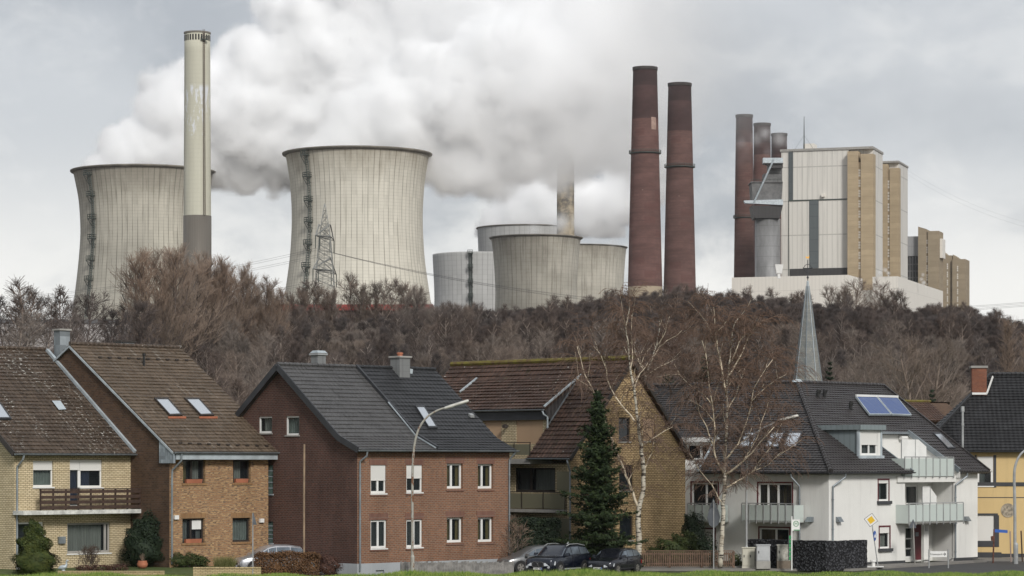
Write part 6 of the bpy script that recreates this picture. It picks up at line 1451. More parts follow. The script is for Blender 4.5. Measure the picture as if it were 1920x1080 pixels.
for i, k in enumerate(keys):
    for (X, Y, z, s, a) in pts[k]: wood_v.append((X, Y, z)); wood_k.append(i); wood_s.append(s); wood_r.append((0, 0, a))
me = bpy.data.meshes.new('woodland'); me.from_pydata(wood_v, [], [])
for nm, typ, data in (('kind_no', 'INT', wood_k), ('size', 'FLOAT', wood_s)):
    at_ = me.attributes.new(nm, typ, 'POINT'); at_.data.foreach_set('value', data)
at_ = me.attributes.new('turn', 'FLOAT_VECTOR', 'POINT'); at_.data.foreach_set('vector', [c for v in wood_r for c in v])
wood = link('woodland', me); tag(wood, 'dense brown bare winter wood covering the hillside', 'wood', kind='stuff')
ng = bpy.data.node_groups.new('woodland_trees', 'GeometryNodeTree')
ng.interface.new_socket('Geometry', in_out='INPUT', socket_type='NodeSocketGeometry'); ng.interface.new_socket('Geometry', in_out='OUTPUT', socket_type='NodeSocketGeometry')
gi = ng.nodes.new('NodeGroupInput'); go = ng.nodes.new('NodeGroupOutput'); jn = ng.nodes.new('GeometryNodeJoinGeometry')
def named(n_, typ):
    nd = ng.nodes.new('GeometryNodeInputNamedAttribute'); nd.data_type = typ; nd.inputs[0].default_value = n_; return nd.outputs[0]
a_k, a_s, a_r = named('kind_no', 'INT'), named('size', 'FLOAT'), named('turn', 'FLOAT_VECTOR')
def find_tree(key):
    a, b, h = PROTO[key]
    for o in bpy.data.objects:
        if o.type == 'MESH' and o.data == a: return o.parent
    return None
for i, k in enumerate(keys):
    par = find_tree(k)
    if par is None: par = plant_at(k, 1180+i*30, 548, 535, 'single red-brown bare tree on the skyline between the brick chimneys and the turbine hall', rz=.3)
    cmp_ = ng.nodes.new('FunctionNodeCompare'); cmp_.data_type = 'INT'; cmp_.operation = 'EQUAL'; ng.links.new(a_k, cmp_.inputs[2]); cmp_.inputs[3].default_value = i
    for ch in par.children:
        oi = ng.nodes.new('GeometryNodeObjectInfo'); oi.inputs[0].default_value = ch; oi.inputs[1].default_value = True; oi.transform_space = 'ORIGINAL'
        ip = ng.nodes.new('GeometryNodeInstanceOnPoints'); ng.links.new(gi.outputs[0], ip.inputs['Points']); ng.links.new(cmp_.outputs[0], ip.inputs['Selection']); ng.links.new(oi.outputs['Geometry'], ip.inputs['Instance'])
        ng.links.new(a_r, ip.inputs['Rotation']); ng.links.new(a_s, ip.inputs['Scale']); ng.links.new(ip.outputs[0], jn.inputs[0])
ng.links.new(jn.outputs[0], go.inputs[0]); md = wood.modifiers.new('trees', 'NODES'); md.node_group = ng

# ------------------------------------------------------------------ birches
t = NT('birch_bark'); t.set(.8, spec=.2); p = t.pos(); a = t.noise(t.scale(p, (1.2, 1.2, 5.5)), 1.6, 3, .6); b = t.noise(p, .9, 3, .6)
c_ = t.mix(t.ramp(a, .52, .6), (.5, .46, .38), (.05, .042, .036)); t.color(t.mix(t.ramp(b, .5, .7), c_, t.mix(.55, c_, (.2, .15, .1)))); M['birch_bark'] = t.m
M['birch_limb'] = plain('birch_limb', (.62, .53, .4), .85, var=.35, scale=1.5); M['birch_twig'] = bark('birch_twig', (.14, .1, .08))
def traced_tree(name, label, Y, limbs, seed, r_base, twig_per_m=2.6, cat='birch tree', droop=.75):
    """limbs: list of (start radius, end radius, [(px, py)...]) traced at distance Y, each bent out of the picture plane"""
    r = random.Random(seed); base = at(*limbs[0][2][0], Y); t = thing(name, label, cat, (base.x, base.y, base.z)); tr = MB(); br = MB(); tw = []
    def spray(p, d, n, ln):
        for _ in range(n):
            dd = (d*.6+Vector((r.gauss(0, .6), r.gauss(0, .6), r.gauss(.25, .4)))).normalized(); q = p; L_ = ln*r.uniform(.5, 1.2); rad = .02
            for s in range(5):
                dd = (dd+Vector((r.gauss(0, .16), r.gauss(0, .16), -.22*droop*(s > 0)+r.gauss(0, .1)))).normalized(); q2 = q+dd*L_/5; tw.append((q, q2, rad*(1-s*.13), rad*(1-(s+1)*.13), 2))
                if s >= 1:
                    for k in range(2):
                        e = q2; d3 = (dd+Vector((r.gauss(0, .5), r.gauss(0, .5), -.35*droop))).normalized()
                        for u in range(3):
                            d3 = (d3+Vector((r.gauss(0, .15), r.gauss(0, .15), -.4*droop))).normalized(); e2 = e+d3*L_*.13; tw.append((e, e2, .012, .009, 3)); e = e2
                q = q2
    yoff = {}
    for i, (ra, rb, P) in enumerate(limbs):
        amp = 0 if i == 0 else r.uniform(-1.6, 1.6); pts = []
        k0 = yoff.get(P[0], 0.)
        for j, (px, py) in enumerate(P):
            y = k0+amp*(j/max(1, len(P)-1)); yoff.setdefault((px, py), y); q = at(px, py, Y+y); pts.append(Vector(q)-base)
        dense = [pts[0]]
        for a_, b_ in zip(pts[:-1], pts[1:]):
            n = max(1, int((b_-a_).length/.35))
            for k in range(1, n+1):
                o = Vector((r.gauss(0, .025), r.gauss(0, .025), 0)) if k < n else Vector(); dense.append(a_.lerp(b_, k/n)+o)
        rr = [(1 if i == 0 else .92)*(ra+(rb-ra)*(k/(len(dense)-1))**.8) for k in range(len(dense))]
        (tr if i == 0 else br).tube(dense, rr, 8 if i == 0 else 6)
        if i == 0: lo = int(len(dense)*.38)
        else: lo = 1
        for k in range(1, len(dense)):
            if k < lo: continue
            d = (dense[k]-dense[k-1]).normalized(); cnt = twig_per_m*(dense[k]-dense[k-1]).length; n = int(cnt)+(r.random() < cnt % 1)
            spray(dense[k], d, n, 1.7)
        spray(dense[-1], (dense[-1]-dense[-2]).normalized(), 3, 1.5)
        # pale side branches
        k = lo+2
        while k < len(dense)-1:
            d = (dense[k]-dense[k-1]).normalized(); q = dense[k]; L_ = r.uniform(.7, 2.0); dd = (d*.7+Vector((r.gauss(0, .6), r.gauss(0, .6), .35))).normalized(); line = [q]; k = int(k)
            for s in range(5): dd = (dd+Vector((r.gauss(0, .14), r.gauss(0, .14), .06))).normalized(); q = q+dd*L_/5; line.append(q)
            br.tube(line, [max(.012, min(.03, rr[k]*.5))*(1-.13*s) for s in range(6)], 4)
            for s in (2, 3, 4, 5): spray(line[s], dd, 1, 1.1)
            k += r.randint(2, 4)
    tr.build('trunk', M['birch_bark'], t, smooth=True)
    if br.v: br.build('limbs', M['birch_limb'], t, smooth=True)
    link('twigs', seg_mesh('twigs', tw, 3, .004), t, M['birch_twig']); return t
b2_trunk = [(1351, 1064), (1352, 1028), (1354, 991), (1356, 972), (1355, 945), (1359, 917), (1359, 890), (1359, 844), (1362, 812), (1363, 773), (1362, 740), (1363, 713), (1366, 685), (1369, 671), (1372, 638), (1377, 607), (1384, 597)]
b2 = [(.17, .025, b2_trunk), (.075, .018, [(1362, 740), (1358, 721), (1352, 682), (1345, 654), (1341, 624), (1340, 596), (1338, 575)]), (.04, .012, [(1345, 654), (1330, 613), (1319, 596), (1309, 584)]), (.035, .012, [(1341, 624), (1358, 610), (1362, 602)]),
      (.07, .015, [(1366, 705), (1380, 682), (1391, 663), (1402, 635), (1416, 613), (1427, 606)]), (.05, .015, [(1372, 677), (1386, 640), (1402, 622)]), (.09, .02, [(1359, 890), (1378, 878), (1393, 865), (1410, 849), (1425, 829), (1438, 816), (1452, 800)]),
      (.07, .02, [(1359, 917), (1392, 897), (1411, 884), (1420, 870), (1429, 858), (1449, 833), (1457, 809), (1466, 794)]), (.07, .02, [(1359, 890), (1350, 877), (1340, 852), (1338, 838), (1341, 812), (1339, 790), (1336, 760), (1330, 727), (1327, 693), (1323, 663), (1316, 638)]),
      (.07, .015, [(1362, 860), (1384, 833), (1393, 808), (1402, 782), (1409, 752), (1413, 729), (1424, 710), (1436, 691), (1449, 674)]), (.04, .012, [(1409, 752), (1433, 729), (1458, 710), (1474, 702)]), (.04, .012, [(1336, 760), (1320, 740), (1299, 727), (1274, 702), (1258, 702), (1230, 707)]),
      (.05, .012, [(1338, 838), (1325, 800), (1310, 770), (1303, 745)]), (.05, .012, [(1355, 945), (1335, 910), (1310, 880), (1293, 850)]), (.045, .012, [(1393, 865), (1420, 820), (1432, 780), (1446, 740)]), (.045, .012, [(1363, 773), (1378, 745), (1388, 715), (1397, 690)]), (.04, .012, [(1411, 884), (1440, 872), (1462, 850), (1480, 842)]), (.04, .01, [(1339, 790), (1318, 765), (1290, 748)])]
traced_tree('birch_tree', 'large white-limbed birch with red-brown drooping twigs before the white house', 159.0, b2, 5, .17, 9.5)
b1_trunk = [(1197, 1061), (1197, 1031), (1197, 966), (1199, 946), (1205, 925), (1207, 884), (1203, 836), (1195, 783), (1193, 760), (1189, 729), (1182, 693), (1179, 667), (1178, 642), (1173, 613), (1178, 593), (1181, 562)]
b1 = [(.2, .02, b1_trunk), (.11, .018, [(1199, 958), (1187, 925), (1170, 880), (1142, 810), (1113, 735), (1102, 713), (1093, 691), (1089, 673), (1082, 649)]), (.06, .014, [(1190, 790), (1182, 778), (1164, 758), (1147, 731), (1139, 713), (1137, 693), (1127, 667), (1113, 649)]),
      (.04, .012, [(1182, 693), (1186, 660), (1184, 620), (1184, 588)]), (.035, .012, [(1179, 667), (1170, 650), (1167, 635)]), (.035, .012, [(1173, 613), (1169, 590)]), (.05, .012, [(1207, 884), (1222, 850), (1228, 820)]), (.04, .012, [(1113, 735), (1098, 720), (1078, 708)]), (.045, .012, [(1189, 729), (1200, 700), (1215, 680)]), (.05, .012, [(1203, 836), (1240, 812), (1262, 800)])]
traced_tree('birch_tree', 'birch with a black-marked white trunk in front of the ochre gable', 158.0, b1, 9, .24, 6.5)
b3_ = [(.16, .03, [(1199, 900), (1201, 760), (1211, 704), (1220, 680), (1229, 653), (1236, 622), (1237, 590)]), (.06, .014, [(1220, 680), (1236, 651), (1251, 638), (1269, 629), (1279, 619)]), (.05, .012, [(1201, 720), (1200, 689), (1207, 669), (1224, 644)]), (.04, .012, [(1229, 653), (1244, 630), (1256, 593)]), (.04, .012, [(1211, 704), (1190, 660), (1189, 630)]), (.05, .012, [(1211, 704), (1232, 690), (1276, 668)])]
traced_tree('birch_tree', 'pale-limbed birch rising behind the ochre gable', 181.0, b3_, 13, .2, 4.5)

# ------------------------------------------------------------------ evergreens, hedges, shrubs
def leaf_mesh(name, P, Nn, size, seed, aspect=.5, up=0.):
    """one quad leaf per point, facing roughly along Nn"""
    r = np.random.RandomState(seed); n = len(P); P = np.asarray(P); N_ = np.asarray(Nn)+r.normal(0, .55, (n, 3)); N_[:, 2] += up; N_ /= np.linalg.norm(N_, axis=1, keepdims=True)+1e-9
    A = np.cross(N_, r.normal(0, 1, (n, 3))); A /= np.linalg.norm(A, axis=1, keepdims=True)+1e-9; Bv = np.cross(N_, A); s = (size*r.uniform(.6, 1.4, n))[:, None]
    V = np.stack([P-A*s, P-Bv*s*aspect, P+A*s, P+Bv*s*aspect], 1); return np_mesh(name, V, np.arange(4*n).reshape(-1, 4), 4)
def blob_points(r, n, c, rad, lump=.18, seed=0, shell=.55):
    d = r.normal(0, 1, (n, 3)); d /= np.linalg.norm(d, axis=1, keepdims=True); k = 1+lump*(np.sin(d[:, 0]*5+seed)*np.sin(d[:, 1]*6+seed*2)+np.sin(d[:, 2]*7+d[:, 0]*4+seed))
    rr = (shell+(1-shell)*r.rand(n)**.5)*k; return np.array(c)+d*rr[:, None]*np.array(rad), d
def shrub(name, label, cat, px, Y, z0, blobs, mat, n=4000, size=.05, seed=1, stem=True, group=None, dense=False, aspect=.5, up=0.):
    """blobs: (dx, dy, z, rx, ry, rz)"""
    r = np.random.RandomState(seed); t = thing(name, label, cat, ((px-CX)*Y/F, Y, z0), 0, group); vol = [b[3]*b[4]+b[4]*b[5] for b in blobs]; P = []; Nn = []
    for b, v in zip(blobs, vol):
        p, d = blob_points(r, max(60, int(n*v/sum(vol))), b[:3], b[3:], seed=seed+b[0], shell=.74 if dense else .55, lump=.13 if dense else .18); P.append(p); Nn.append(d)
    link('foliage', leaf_mesh('foliage', np.concatenate(P), np.concatenate(Nn), size, seed, aspect, up), t, mat)
    m = MB()
    for b in blobs: m.tube([(b[0]*.4, b[1]*.4, 0), (b[0]*.7, b[1]*.7, b[2]*.6), (b[0], b[1], b[2]+b[5]*.4)], [.05, .04, .015], 5)
    m.build('stem', M['bark_dark'], t); return t
def hedge(name, label, px0, Y0, px1, Y1, z0, h, w, mat, n, size, seed, cat='hedge', group=None):
    r = np.random.RandomState(seed); a = np.array(gp(px0, Y0)); b = np.array(gp(px1, Y1)); L_ = np.linalg.norm(b-a); d = (b-a)/L_; t = thing(name, label, cat, (a[0], a[1], z0), math.atan2(d[1], d[0]), group)
    u = r.rand(n, 3); P = np.stack([u[:, 0]*L_, (u[:, 1]-.5)*w, u[:, 2]*h], 1); face = r.randint(0, 4, n); Nn = np.zeros((n, 3))
    P[face == 0, 1] = -w/2*(1-.18*u[face == 0, 1]); Nn[face == 0] = (0, -1, .3); P[face == 1, 2] = h*(1-.12*u[face == 1, 2]); Nn[face == 1] = (0, 0, 1); P[face == 2, 1] = w/2; Nn[face == 2] = (0, 1, .2); k = face == 3; Nn[k] = (0, -.6, .6)
    P += r.normal(0, .045, P.shape)+.06*np.sin(P[:, [0]]*3.1+P[:, [2]]*4+seed)*Nn; e = np.minimum(P[:, 0], L_-P[:, 0]); P[:, 2] -= np.maximum(0, .25-e)*.5
    link('foliage', leaf_mesh('foliage', P, Nn, size, seed), t, mat); m = MB()
    for i in range(int(L_/.4)+1): m.tube([(i*.4, 0, 0), (i*.4+.1, .05, h*.5), (i*.4-.05, 0, h*.9)], [.03, .025, .01], 4)
    m.build('stems', M['bark_dark'], t); return t
M['yew'] = leafy('dark_evergreen', (.012, .022, .012), (.026, .04, .02)); M['thuja'] = leafy('olive_conifer', (.026, .042, .009), (.07, .083, .018)); M['beech_leaf'] = leafy('brown_beech_leaves', (.085, .045, .024), (.17, .09, .04))
M['shrub_green'] = leafy('green_shrub', (.03, .045, .014), (.07, .085, .025)); M['dry_grass'] = leafy('tall_dry_grass', (.12, .13, .04), (.2, .19, .08)); M['red_twig'] = leafy('red_brown_shrub', (.06, .03, .024), (.1, .05, .035))
def conifer(name, label, px, Y, z0, ztop, rmax, mat, seed, needle=.11, n_whorl=46, per=9, cat='conifer tree'):
    r = random.Random(seed); nr = np.random.RandomState(seed); h = ztop-z0; t = thing(name, label, cat, ((px-CX)*Y/F, Y, z0)); m = MB(); m.tube([(0, 0, 0), (.03, 0, h*.5), (0, 0, h*.98)], [.2, .12, .02], 8); m.build('trunk', M['bark_dark'], t); P = []; Nn = []; seg = []
    for i in range(n_whorl):
        f = (i+.5)/n_whorl; z = .25+(h-.25)*f; R_ = rmax*(1-f)**.75*(.82+.2*math.sin(i*.9)+.1*math.sin(i*2.3))*r.uniform(.75, 1.15)+.1
        for k in range(per):
            a = k*2*PI/per+i*.9+r.uniform(-.3, .3); L_ = R_*r.choice((.5, .75, .95, 1.0, 1.08))*(1+.16*math.sin(a*2+i*.35)); dr = -.3+.55*f; d = Vector((math.cos(a), math.sin(a), dr)); n = max(6, int(L_*42)); p0 = Vector((0, 0, z))
            for s in range(n):
                tt_ = (s+r.random())/n; q = p0+d*L_*tt_+Vector((0, 0, .22*L_*tt_*tt_)); side = Vector((-d.y, d.x, 0))*r.gauss(0, .2*L_*(1.15-tt_)); P.append(tuple(q+side+Vector((0, 0, -abs(r.gauss(0, .06)))))); Nn.append((d.x*.5, d.y*.5, .8))
            seg.append((p0, p0+d*L_*.6+Vector((0, 0, .08*L_)), .02, .008, 1))
    link('needles', leaf_mesh('needles', P, Nn, needle, seed, .32), t, mat); link('branches', seg_mesh('branches', seg, 3, .006), t, M['bark_dark']); return t
M['spruce'] = leafy('spruce_needles', (.012, .024, .009), (.034, .05, .015))
conifer('spruce_tree', 'tall dark green spruce beside the ochre gable', 1121, 156.5, 0.0, zat(733, 156.5), 2.55, M['spruce'], 3, .13, 58, 13)
conifer('yew_tree', 'dark conifer right of the church spire', 1556, 262, 3, zat(676, 262), 1.6, M['yew'], 5, .16, 26, 7)
conifer('yew_tree', 'small dark conifer behind the gap left of the ochre house', 1748, 245, 2, zat(728, 245), 1.5, M['yew'], 6, .16, 24, 7)
conifer('yew_tree', 'dark conifer behind the large birch', 1320, 215, 3, zat(668, 215), 2.6, M['yew'], 8, .16, 30, 8); conifer('yew_tree', 'dark conifer behind the ochre gable', 1252, 222, 3, zat(690, 222), 2.8, M['yew'], 9, .16, 30, 8)
k = 142/F
shrub('topiary_conifer', 'rounded two-tiered olive topiary conifer in the left front garden', 'topiary', 66, 142.2, .45, [(0, 0, .55, 1.12, 1.0, .95), (-.05, 0, 1.45, .8, .75, .8), (-.05, 0, 2.05, .5, .5, .75)], M['thuja'], 26000, .055, 3, dense=True)
shrub('ivy_shrub', 'dark evergreen shrub under the end of the slatted balcony', 'shrub', 268, 150.6, .5, [(0, 0, .9, 1.15, .7, .95), (.2, .2, 1.9, .8, .6, 1.0), (-.4, 0, 1.5, .6, .5, .8)], M['yew'], 14000, .06, 7)
shrub('low_hedge', 'low green hedge at the foot of the tan brick house', 'hedge', 352, 150.2, .5, [(-.5, 0, .35, .6, .4, .45), (.2, .2, .38, .6, .4, .42), (.7, .45, .3, .4, .4, .35)], M['shrub_green'], 7000, .04, 9)
t = blades('ornamental_grass', 1500, *[(gp(402, 149)[0]), (gp(438, 149)[0])], 149, 149.8, lambda x, y: .5, .5, 1.35, .02, M['dry_grass'], 5); del t['kind']; tag(t, 'tall dry ornamental grass before the tan brick house', 'grass clump')
hedge('beech_hedge', 'clipped brown-leaved beech hedge in front of the silver car', 478, 145.0, 600, 145.0, .05, 1.42, .7, M['beech_leaf'], 12000, .05, 3); shrub('beech_bush', 'rounded brown beech bush at the right end of the hedge', 'shrub', 616, 145.2, .05, [(0, 0, .68, .72, .5, .72)], M['red_twig'], 6000, .04, 4)
hedge('dark_hedge', 'tall dark clipped evergreen hedge behind the grey car', 955, 158.5, 1050, 158.8, 0, 3.0, 1.0, M['yew'], 12000, .06, 5)
shrub('evergreen_shrub', 'dark green evergreen bush at the foot of the spruce', 'shrub', 1118, 157.0, 0, [(0, 0, 1.2, 1.4, .8, 1.25), (-.6, 0, .9, .8, .7, .9), (.9, .1, .9, .8, .6, .9)], M['yew'], 11000, .06, 15)
shrub('evergreen_shrub', 'green evergreen bush behind the brown fence at the foot of the ochre gable', 'shrub', 1258, 161.6, 0, [(0, 0, .9, 1.3, .7, .95), (.8, .2, 1.2, .9, .6, 1.0), (-.9, .1, .6, .9, .5, .7)], M['shrub_green'], 12000, .06, 11)
shrub('evergreen_shrub', 'tall dark evergreen bush between the ochre gable and the birch', 'shrub', 1305, 163.5, 0, [(0, .2, 1.6, .75, .6, 1.6), (-.3, 0, 2.3, .5, .5, 1.0), (.5, 0, .9, .8, .6, 1.0)], M['yew'], 11000, .06, 12)
shrub('garden_shrub', 'loose shrub at the right end of the brown fence', 'shrub', 1378, 161.2, 0, [(0, 0, .45, .45, .4, .5)], M['shrub_green'], 1500, .04, 13)
def bare_shrub(name, label, px, Y, z0, h, seed, mat, cat='shrub'):
    S = grow_tree(seed=seed, height=h, spread=.5, n_br=12, n_sub=6, n_tw=4, base=.1, up=.5, forks=3, twig_len=.14, r0=h*.014); t = thing(name, label, cat, ((px-CX)*Y/F, Y, z0)); link('stems', seg_mesh('stems', [s for s in S if s[4] < 2], 4, .008), t, M['bark_dark']); link('twigs', seg_mesh('twigs', [s for s in S if s[4] > 1], 3, .005), t, mat); return t
bare_shrub('bare_shrub', 'small red-brown bare shrub under the large front window', 167, 146.2, .5, 1.55, 3, M['birch_twig']); bare_shrub('bare_shrub', 'bare ochre shrub at the right corner of the red brick houses', 962, 158.2, 0, 3.3, 8, M['twig_orange'])
shrub('flower_bed', 'brown remains of a flower bed under the large front window', 'flower bed', 190, 145.8, .5, [(-.9, 0, .12, .5, .3, .2), (0, 0, .12, .7, .3, .22), (.9, .1, .14, .6, .3, .22)], M['red_twig'], 2500, .04, 17)
shrub('autumn_shrub', 'sparse yellow-leaved shrub at the foot of the church spire', 'shrub', 1536, 255, 3, [(0, 0, 8.2, 1.0, .8, .9), (.8, 0, 8.6, .7, .6, .6)], M['dry_grass'], 500, .12, 18)
# ================================================================== cars
def paint(name, c, metal=.3, rough=.22):
    t = NT(name); t.set(rough, metal, .6); t.b.inputs['Coat Weight'].default_value = .6; t.b.inputs['Coat Roughness'].default_value = .05; a = t.noise(t.pos(), 3, 4, .6); t.color(t.mix(t.ramp(a, .3, .7), mul(c, .85), c)); return t.m
M['car_navy'] = paint('navy_car_paint', (.008, .012, .024), .45); M['car_black'] = paint('black_car_paint', (.018, .02, .028), .45); M['car_silver'] = paint('silver_car_paint', (.5, .51, .54), .5, .28); M['car_grey'] = paint('grey_car_paint', (.17, .175, .18), .4, .3)
M['car_glass'] = plain('car_glass', (.16, .19, .22), .06, .55, var=.3, scale=1.5); M['rim'+'_alloy'] = plain('alloy_rim', (.42, .4, .37), .35, .7); M['headlight'] = plain('headlight_glass', (.6, .62, .64), .12, .3, var=.2, scale=8); M['tail'] = plain('tail_light', (.45, .03, .02), .2, var=.1)
M['plate'] = plain('number_plate', (.7, .7, .68), .5, var=.03); M['chrome'] = plain('chrome', (.6, .6, .6), .15, .9, var=0); M['trim'] = plain('black_trim', (.018, .018, .02), .5, var=.1)
def car(name, label, px, Y, z0, heading, Ln, Wd, Ht, prof, paintm, detail=True, front=None, rails=False, wheel_r=.33, group='parked cars', ground_clear=.2):
    """prof: stations (x from the nose 0..1, bonnet/belt height, roof height or None, half width factor)"""
    t = thing(name, label, 'car', ((px-CX)*Y/F, Y, z0), heading, group)     # local +x is forward
    hw = Wd/2; st = prof; m = MB(); rows = []
    def sec(u, belt, roof, wf):
        x = Ln/2-u*Ln; w = hw*wf; pts = [(x, -w*.86, ground_clear), (x, -w*.98, ground_clear+.18), (x, -w, belt*.62), (x, -w*.97, belt*.93), (x, -w*.93, belt)]
        if roof: g = .72+.06*(roof-belt)/.5; pts += [(x, -w*(.93-.17*(roof-belt)/.55*.9), roof-.07), (x, -w*.6, roof), (x, 0, roof+.02)]
        else: pts += [(x, -w*.86, belt+.02), (x, -w*.5, belt+.045), (x, 0, belt+.06)]
        return pts
    for s_ in st: rows.append(sec(*s_))
    k = len(rows[0]); base = len(m.v)
    full = [r_+[(p[0], -p[1], p[2]) for p in reversed(r_[:-1])] for r_ in rows]; n = len(full[0])
    for r_ in full: m.v += r_
    for i in range(len(full)-1):
        for j in range(n-1): m.f.append((base+i*n+j, base+(i+1)*n+j, base+(i+1)*n+j+1, base+i*n+j+1))
    m.f.append(tuple(base+j for j in range(n))); m.f.append(tuple(base+(len(full)-1)*n+j for j in reversed(range(n)))); m.f.append(tuple([base+i*n for i in range(len(full))]+[base+i*n+n-1 for i in reversed(range(len(full)))]))
    body = m.build('body', paintm, t, smooth=False, fix=True)
    md_ = body.modifiers.new('bevel', 'BEVEL'); md_.width = .03; md_.segments = 2; md_.limit_method = 'ANGLE'; md_.angle_limit = R(25)
    body.data.polygons.foreach_set('use_smooth', [True]*len(body.data.polygons))
    # glazing: panels set a little proud of the cabin
    roofs = [i for i, s_ in enumerate(st) if s_[2]]; i0, i1 = roofs[0], roofs[-1]
    def W3(i, j, out=.012):
        p = Vector(full[i][j]); c_ = Vector((p.x, 0, p.z-.3)); return p+(p-c_).normalized()*out
    def lerp4(a, b, c, d, mg): 
        c0 = (a+b+c+d)/4; return [p.lerp(c0, mg) for p in (a, b, c, d)]
    g = MB(); a, b_ = full[i0-1], full[i0]
    nz = Vector((.012, 0, .012)); g.poly([q+nz for q in lerp4(Vector(a[4]), Vector(a[n-5]), Vector(b_[n-6]), Vector(b_[5]), .05)]); g.build('windscreen', M['car_glass'], t)
    g = MB(); a, b_ = full[i1], full[i1+1]; g.poly([q+Vector((-.012, 0, .012)) for q in lerp4(Vector(a[5]), Vector(a[n-6]), Vector(b_[n-5]), Vector(b_[4]), .08)]); g.build('rear_window', M['car_glass'], t)
    for sgn in (0, 1):
        g = MB(); o = Vector((0, -.012 if sgn == 0 else .012, .004)); J = (lambda j: j) if sgn == 0 else (lambda j: n-1-j)
        seq = list(range(i0-1, i1+2)); 
        for i in seq[:-1]:
            bA, bB = Vector(full[i][J(4)]), Vector(full[i+1][J(4)]); tA = Vector(full[i][J(5)]) if st[i][2] else bA; tB = Vector(full[i+1][J(5)]) if st[i+1][2] else bB
            if not st[i][2]: q = [bA.lerp(bB, .14), bB.lerp(bA, .03), tB.lerp(bB, .1), bA.lerp(tB, .12)]; q = [bA.lerp(bB, .25), bB.lerp(bA, .03), tB.lerp(bB, .12).lerp(bA, .03)]
            elif not st[i+1][2]: q = [bA.lerp(bB, .05), bB.lerp(bA, .35), tA.lerp(bA, .12).lerp(bB, .05)]
            else: q = [bA.lerp(bB, .03), bB.lerp(bA, .03), tB.lerp(bB, .12).lerp(tA, .03), tA.lerp(bA, .12).lerp(tB, .03)]
            up_ = Vector((0, 0, .03)); g.poly([p+o+(up_ if ii < 2 else Vector()) for ii, p in enumerate(q)])
        g.build('side_windows', M['car_glass'], t)
    for fx in (.19, .79):
        for sy in (-1, 1):
            x = Ln/2-fx*Ln; wy = sy*(hw-.09); w_ = MB(); w_.tube([(x, wy-sy*.11, wheel_r), (x, wy+sy*.1, wheel_r)], wheel_r, 22); wo = w_.build('wheel', M['black'], t)
            w_ = MB(); w_.tube([(x, wy+sy*.09, wheel_r), (x, wy+sy*.115, wheel_r)], wheel_r*.66, 18); ro = w_.build('rim', M['rim_alloy'], wo); w_ = MB()
            for s5 in range(5): a = s5*2*PI/5+.3; a2 = a+.55; c_ = Vector((x, wy+sy*.12, wheel_r)); w_.poly([c_+Vector((math.cos(a)*wheel_r*.6, 0, math.sin(a)*wheel_r*.6)), c_+Vector((math.cos(a2)*wheel_r*.6, 0, math.sin(a2)*wheel_r*.6)), c_+Vector((math.cos((a+a2)/2)*wheel_r*.2, 0, math.sin((a+a2)/2)*wheel_r*.2))])
            w_.build('rim_opening', M['trim'], wo)
            w_ = MB(); w_.tube([(x, sy*(hw-.28), wheel_r+.02), (x, sy*(hw+.004), wheel_r+.02)], wheel_r*1.17, 22); w_.build('wheel_arch', M['trim'], t); 
            # arch is a dark disc behind the wheel
    for sy in (-1, 1):
        x = Ln/2-st[i0-1][0]*Ln-.32; z = st[i0-1][1]+.1; w_ = MB(); w_.hexa([(x-.09, sy*(hw-.02), z-.07), (x+.1, sy*(hw-.02), z-.07), (x+.1, sy*(hw+.17), z-.07), (x-.09, sy*(hw+.17), z-.07)], [(x-.09, sy*(hw-.02), z+.08), (x+.06, sy*(hw-.02), z+.08), (x+.06, sy*(hw+.17), z+.08), (x-.09, sy*(hw+.17), z+.08)]); w_.build('mirror', paintm, t, fix=True)
        h = MB(); b0 = st[0][1]; x = Ln/2; y0, y1 = sy*hw*st[0][3]*.97, sy*hw*.42
        zl, zh = b0*.70, b0*.9; h.hexa([(x-.02-.3, sy*hw*.985, zl+.05), (x+.005, y0*.9, zl+.02), (x+.03, y1, zl), (x-.2, y1, zl)], [(x-.38, sy*hw*.96, zh+.1), (x-.03, y0*.88, zh+.05), (x+.01, y1, zh), (x-.2, y1, zh)]); h.build('headlight', M['headlight'], t, fix=True)
        h = MB(); zb_ = st[-1][1]; x = -Ln/2; h.hexa([(x-.015, sy*hw*.6, zb_*.72), (x-.015, sy*hw*st[-1][3]*.96, zb_*.72), (x+.22, sy*hw*.985, zb_*.72), (x+.22, sy*hw*.6, zb_*.72)], [(x-.01, sy*hw*.6, zb_*.95), (x-.01, sy*hw*st[-1][3]*.94, zb_*.98), (x+.25, sy*hw*.955, zb_*1.0), (x+.25, sy*hw*.6, zb_*.95)]); h.build('tail_light', M['tail'], t, fix=True)
        h = MB(); zs_ = ground_clear+.1; h.box(Ln*.26, -Ln*.25, sy*hw*.97, sy*hw*1.0, zs_, zs_+.07); h.build('sill_trim', M['steel'] if rails else M['trim'], t)
        for fx in (.36, .58): h = MB(); x = Ln/2-fx*Ln-.2; z = st[i0-1][1]*.88; h.box(x, x+.18, sy*hw*.985, sy*hw*1.02, z, z+.03); h.build('door_handle', paintm, t)
        h = MB(); zd0, zd1 = ground_clear+.2, st[i0][1]-.02
        for fx in (.5,): x = Ln/2-fx*Ln; h.box(x-.008, x+.008, sy*(hw*.965), sy*(hw*1.003), zd0, zd1)
        h.build('door_gap', M['trim'], t)
    x = Ln/2; h = MB(); h.box(x-.1, x+.03, -hw*.8, hw*.8, ground_clear+.02, ground_clear+.2); h.build('lower_grille', M['trim'], t)
    h = MB(); h.box(x+.03, x+.05, -.26, .26, ground_clear+.12, ground_clear+.23); pl_ = h.build('number_plate', M['plate'], t)
    h = MB(); h.box(x+.05, x+.054, .21, .26, ground_clear+.12, ground_clear+.23); h.build('blue_band', M['sign_blue'], pl_)
    h = MB()
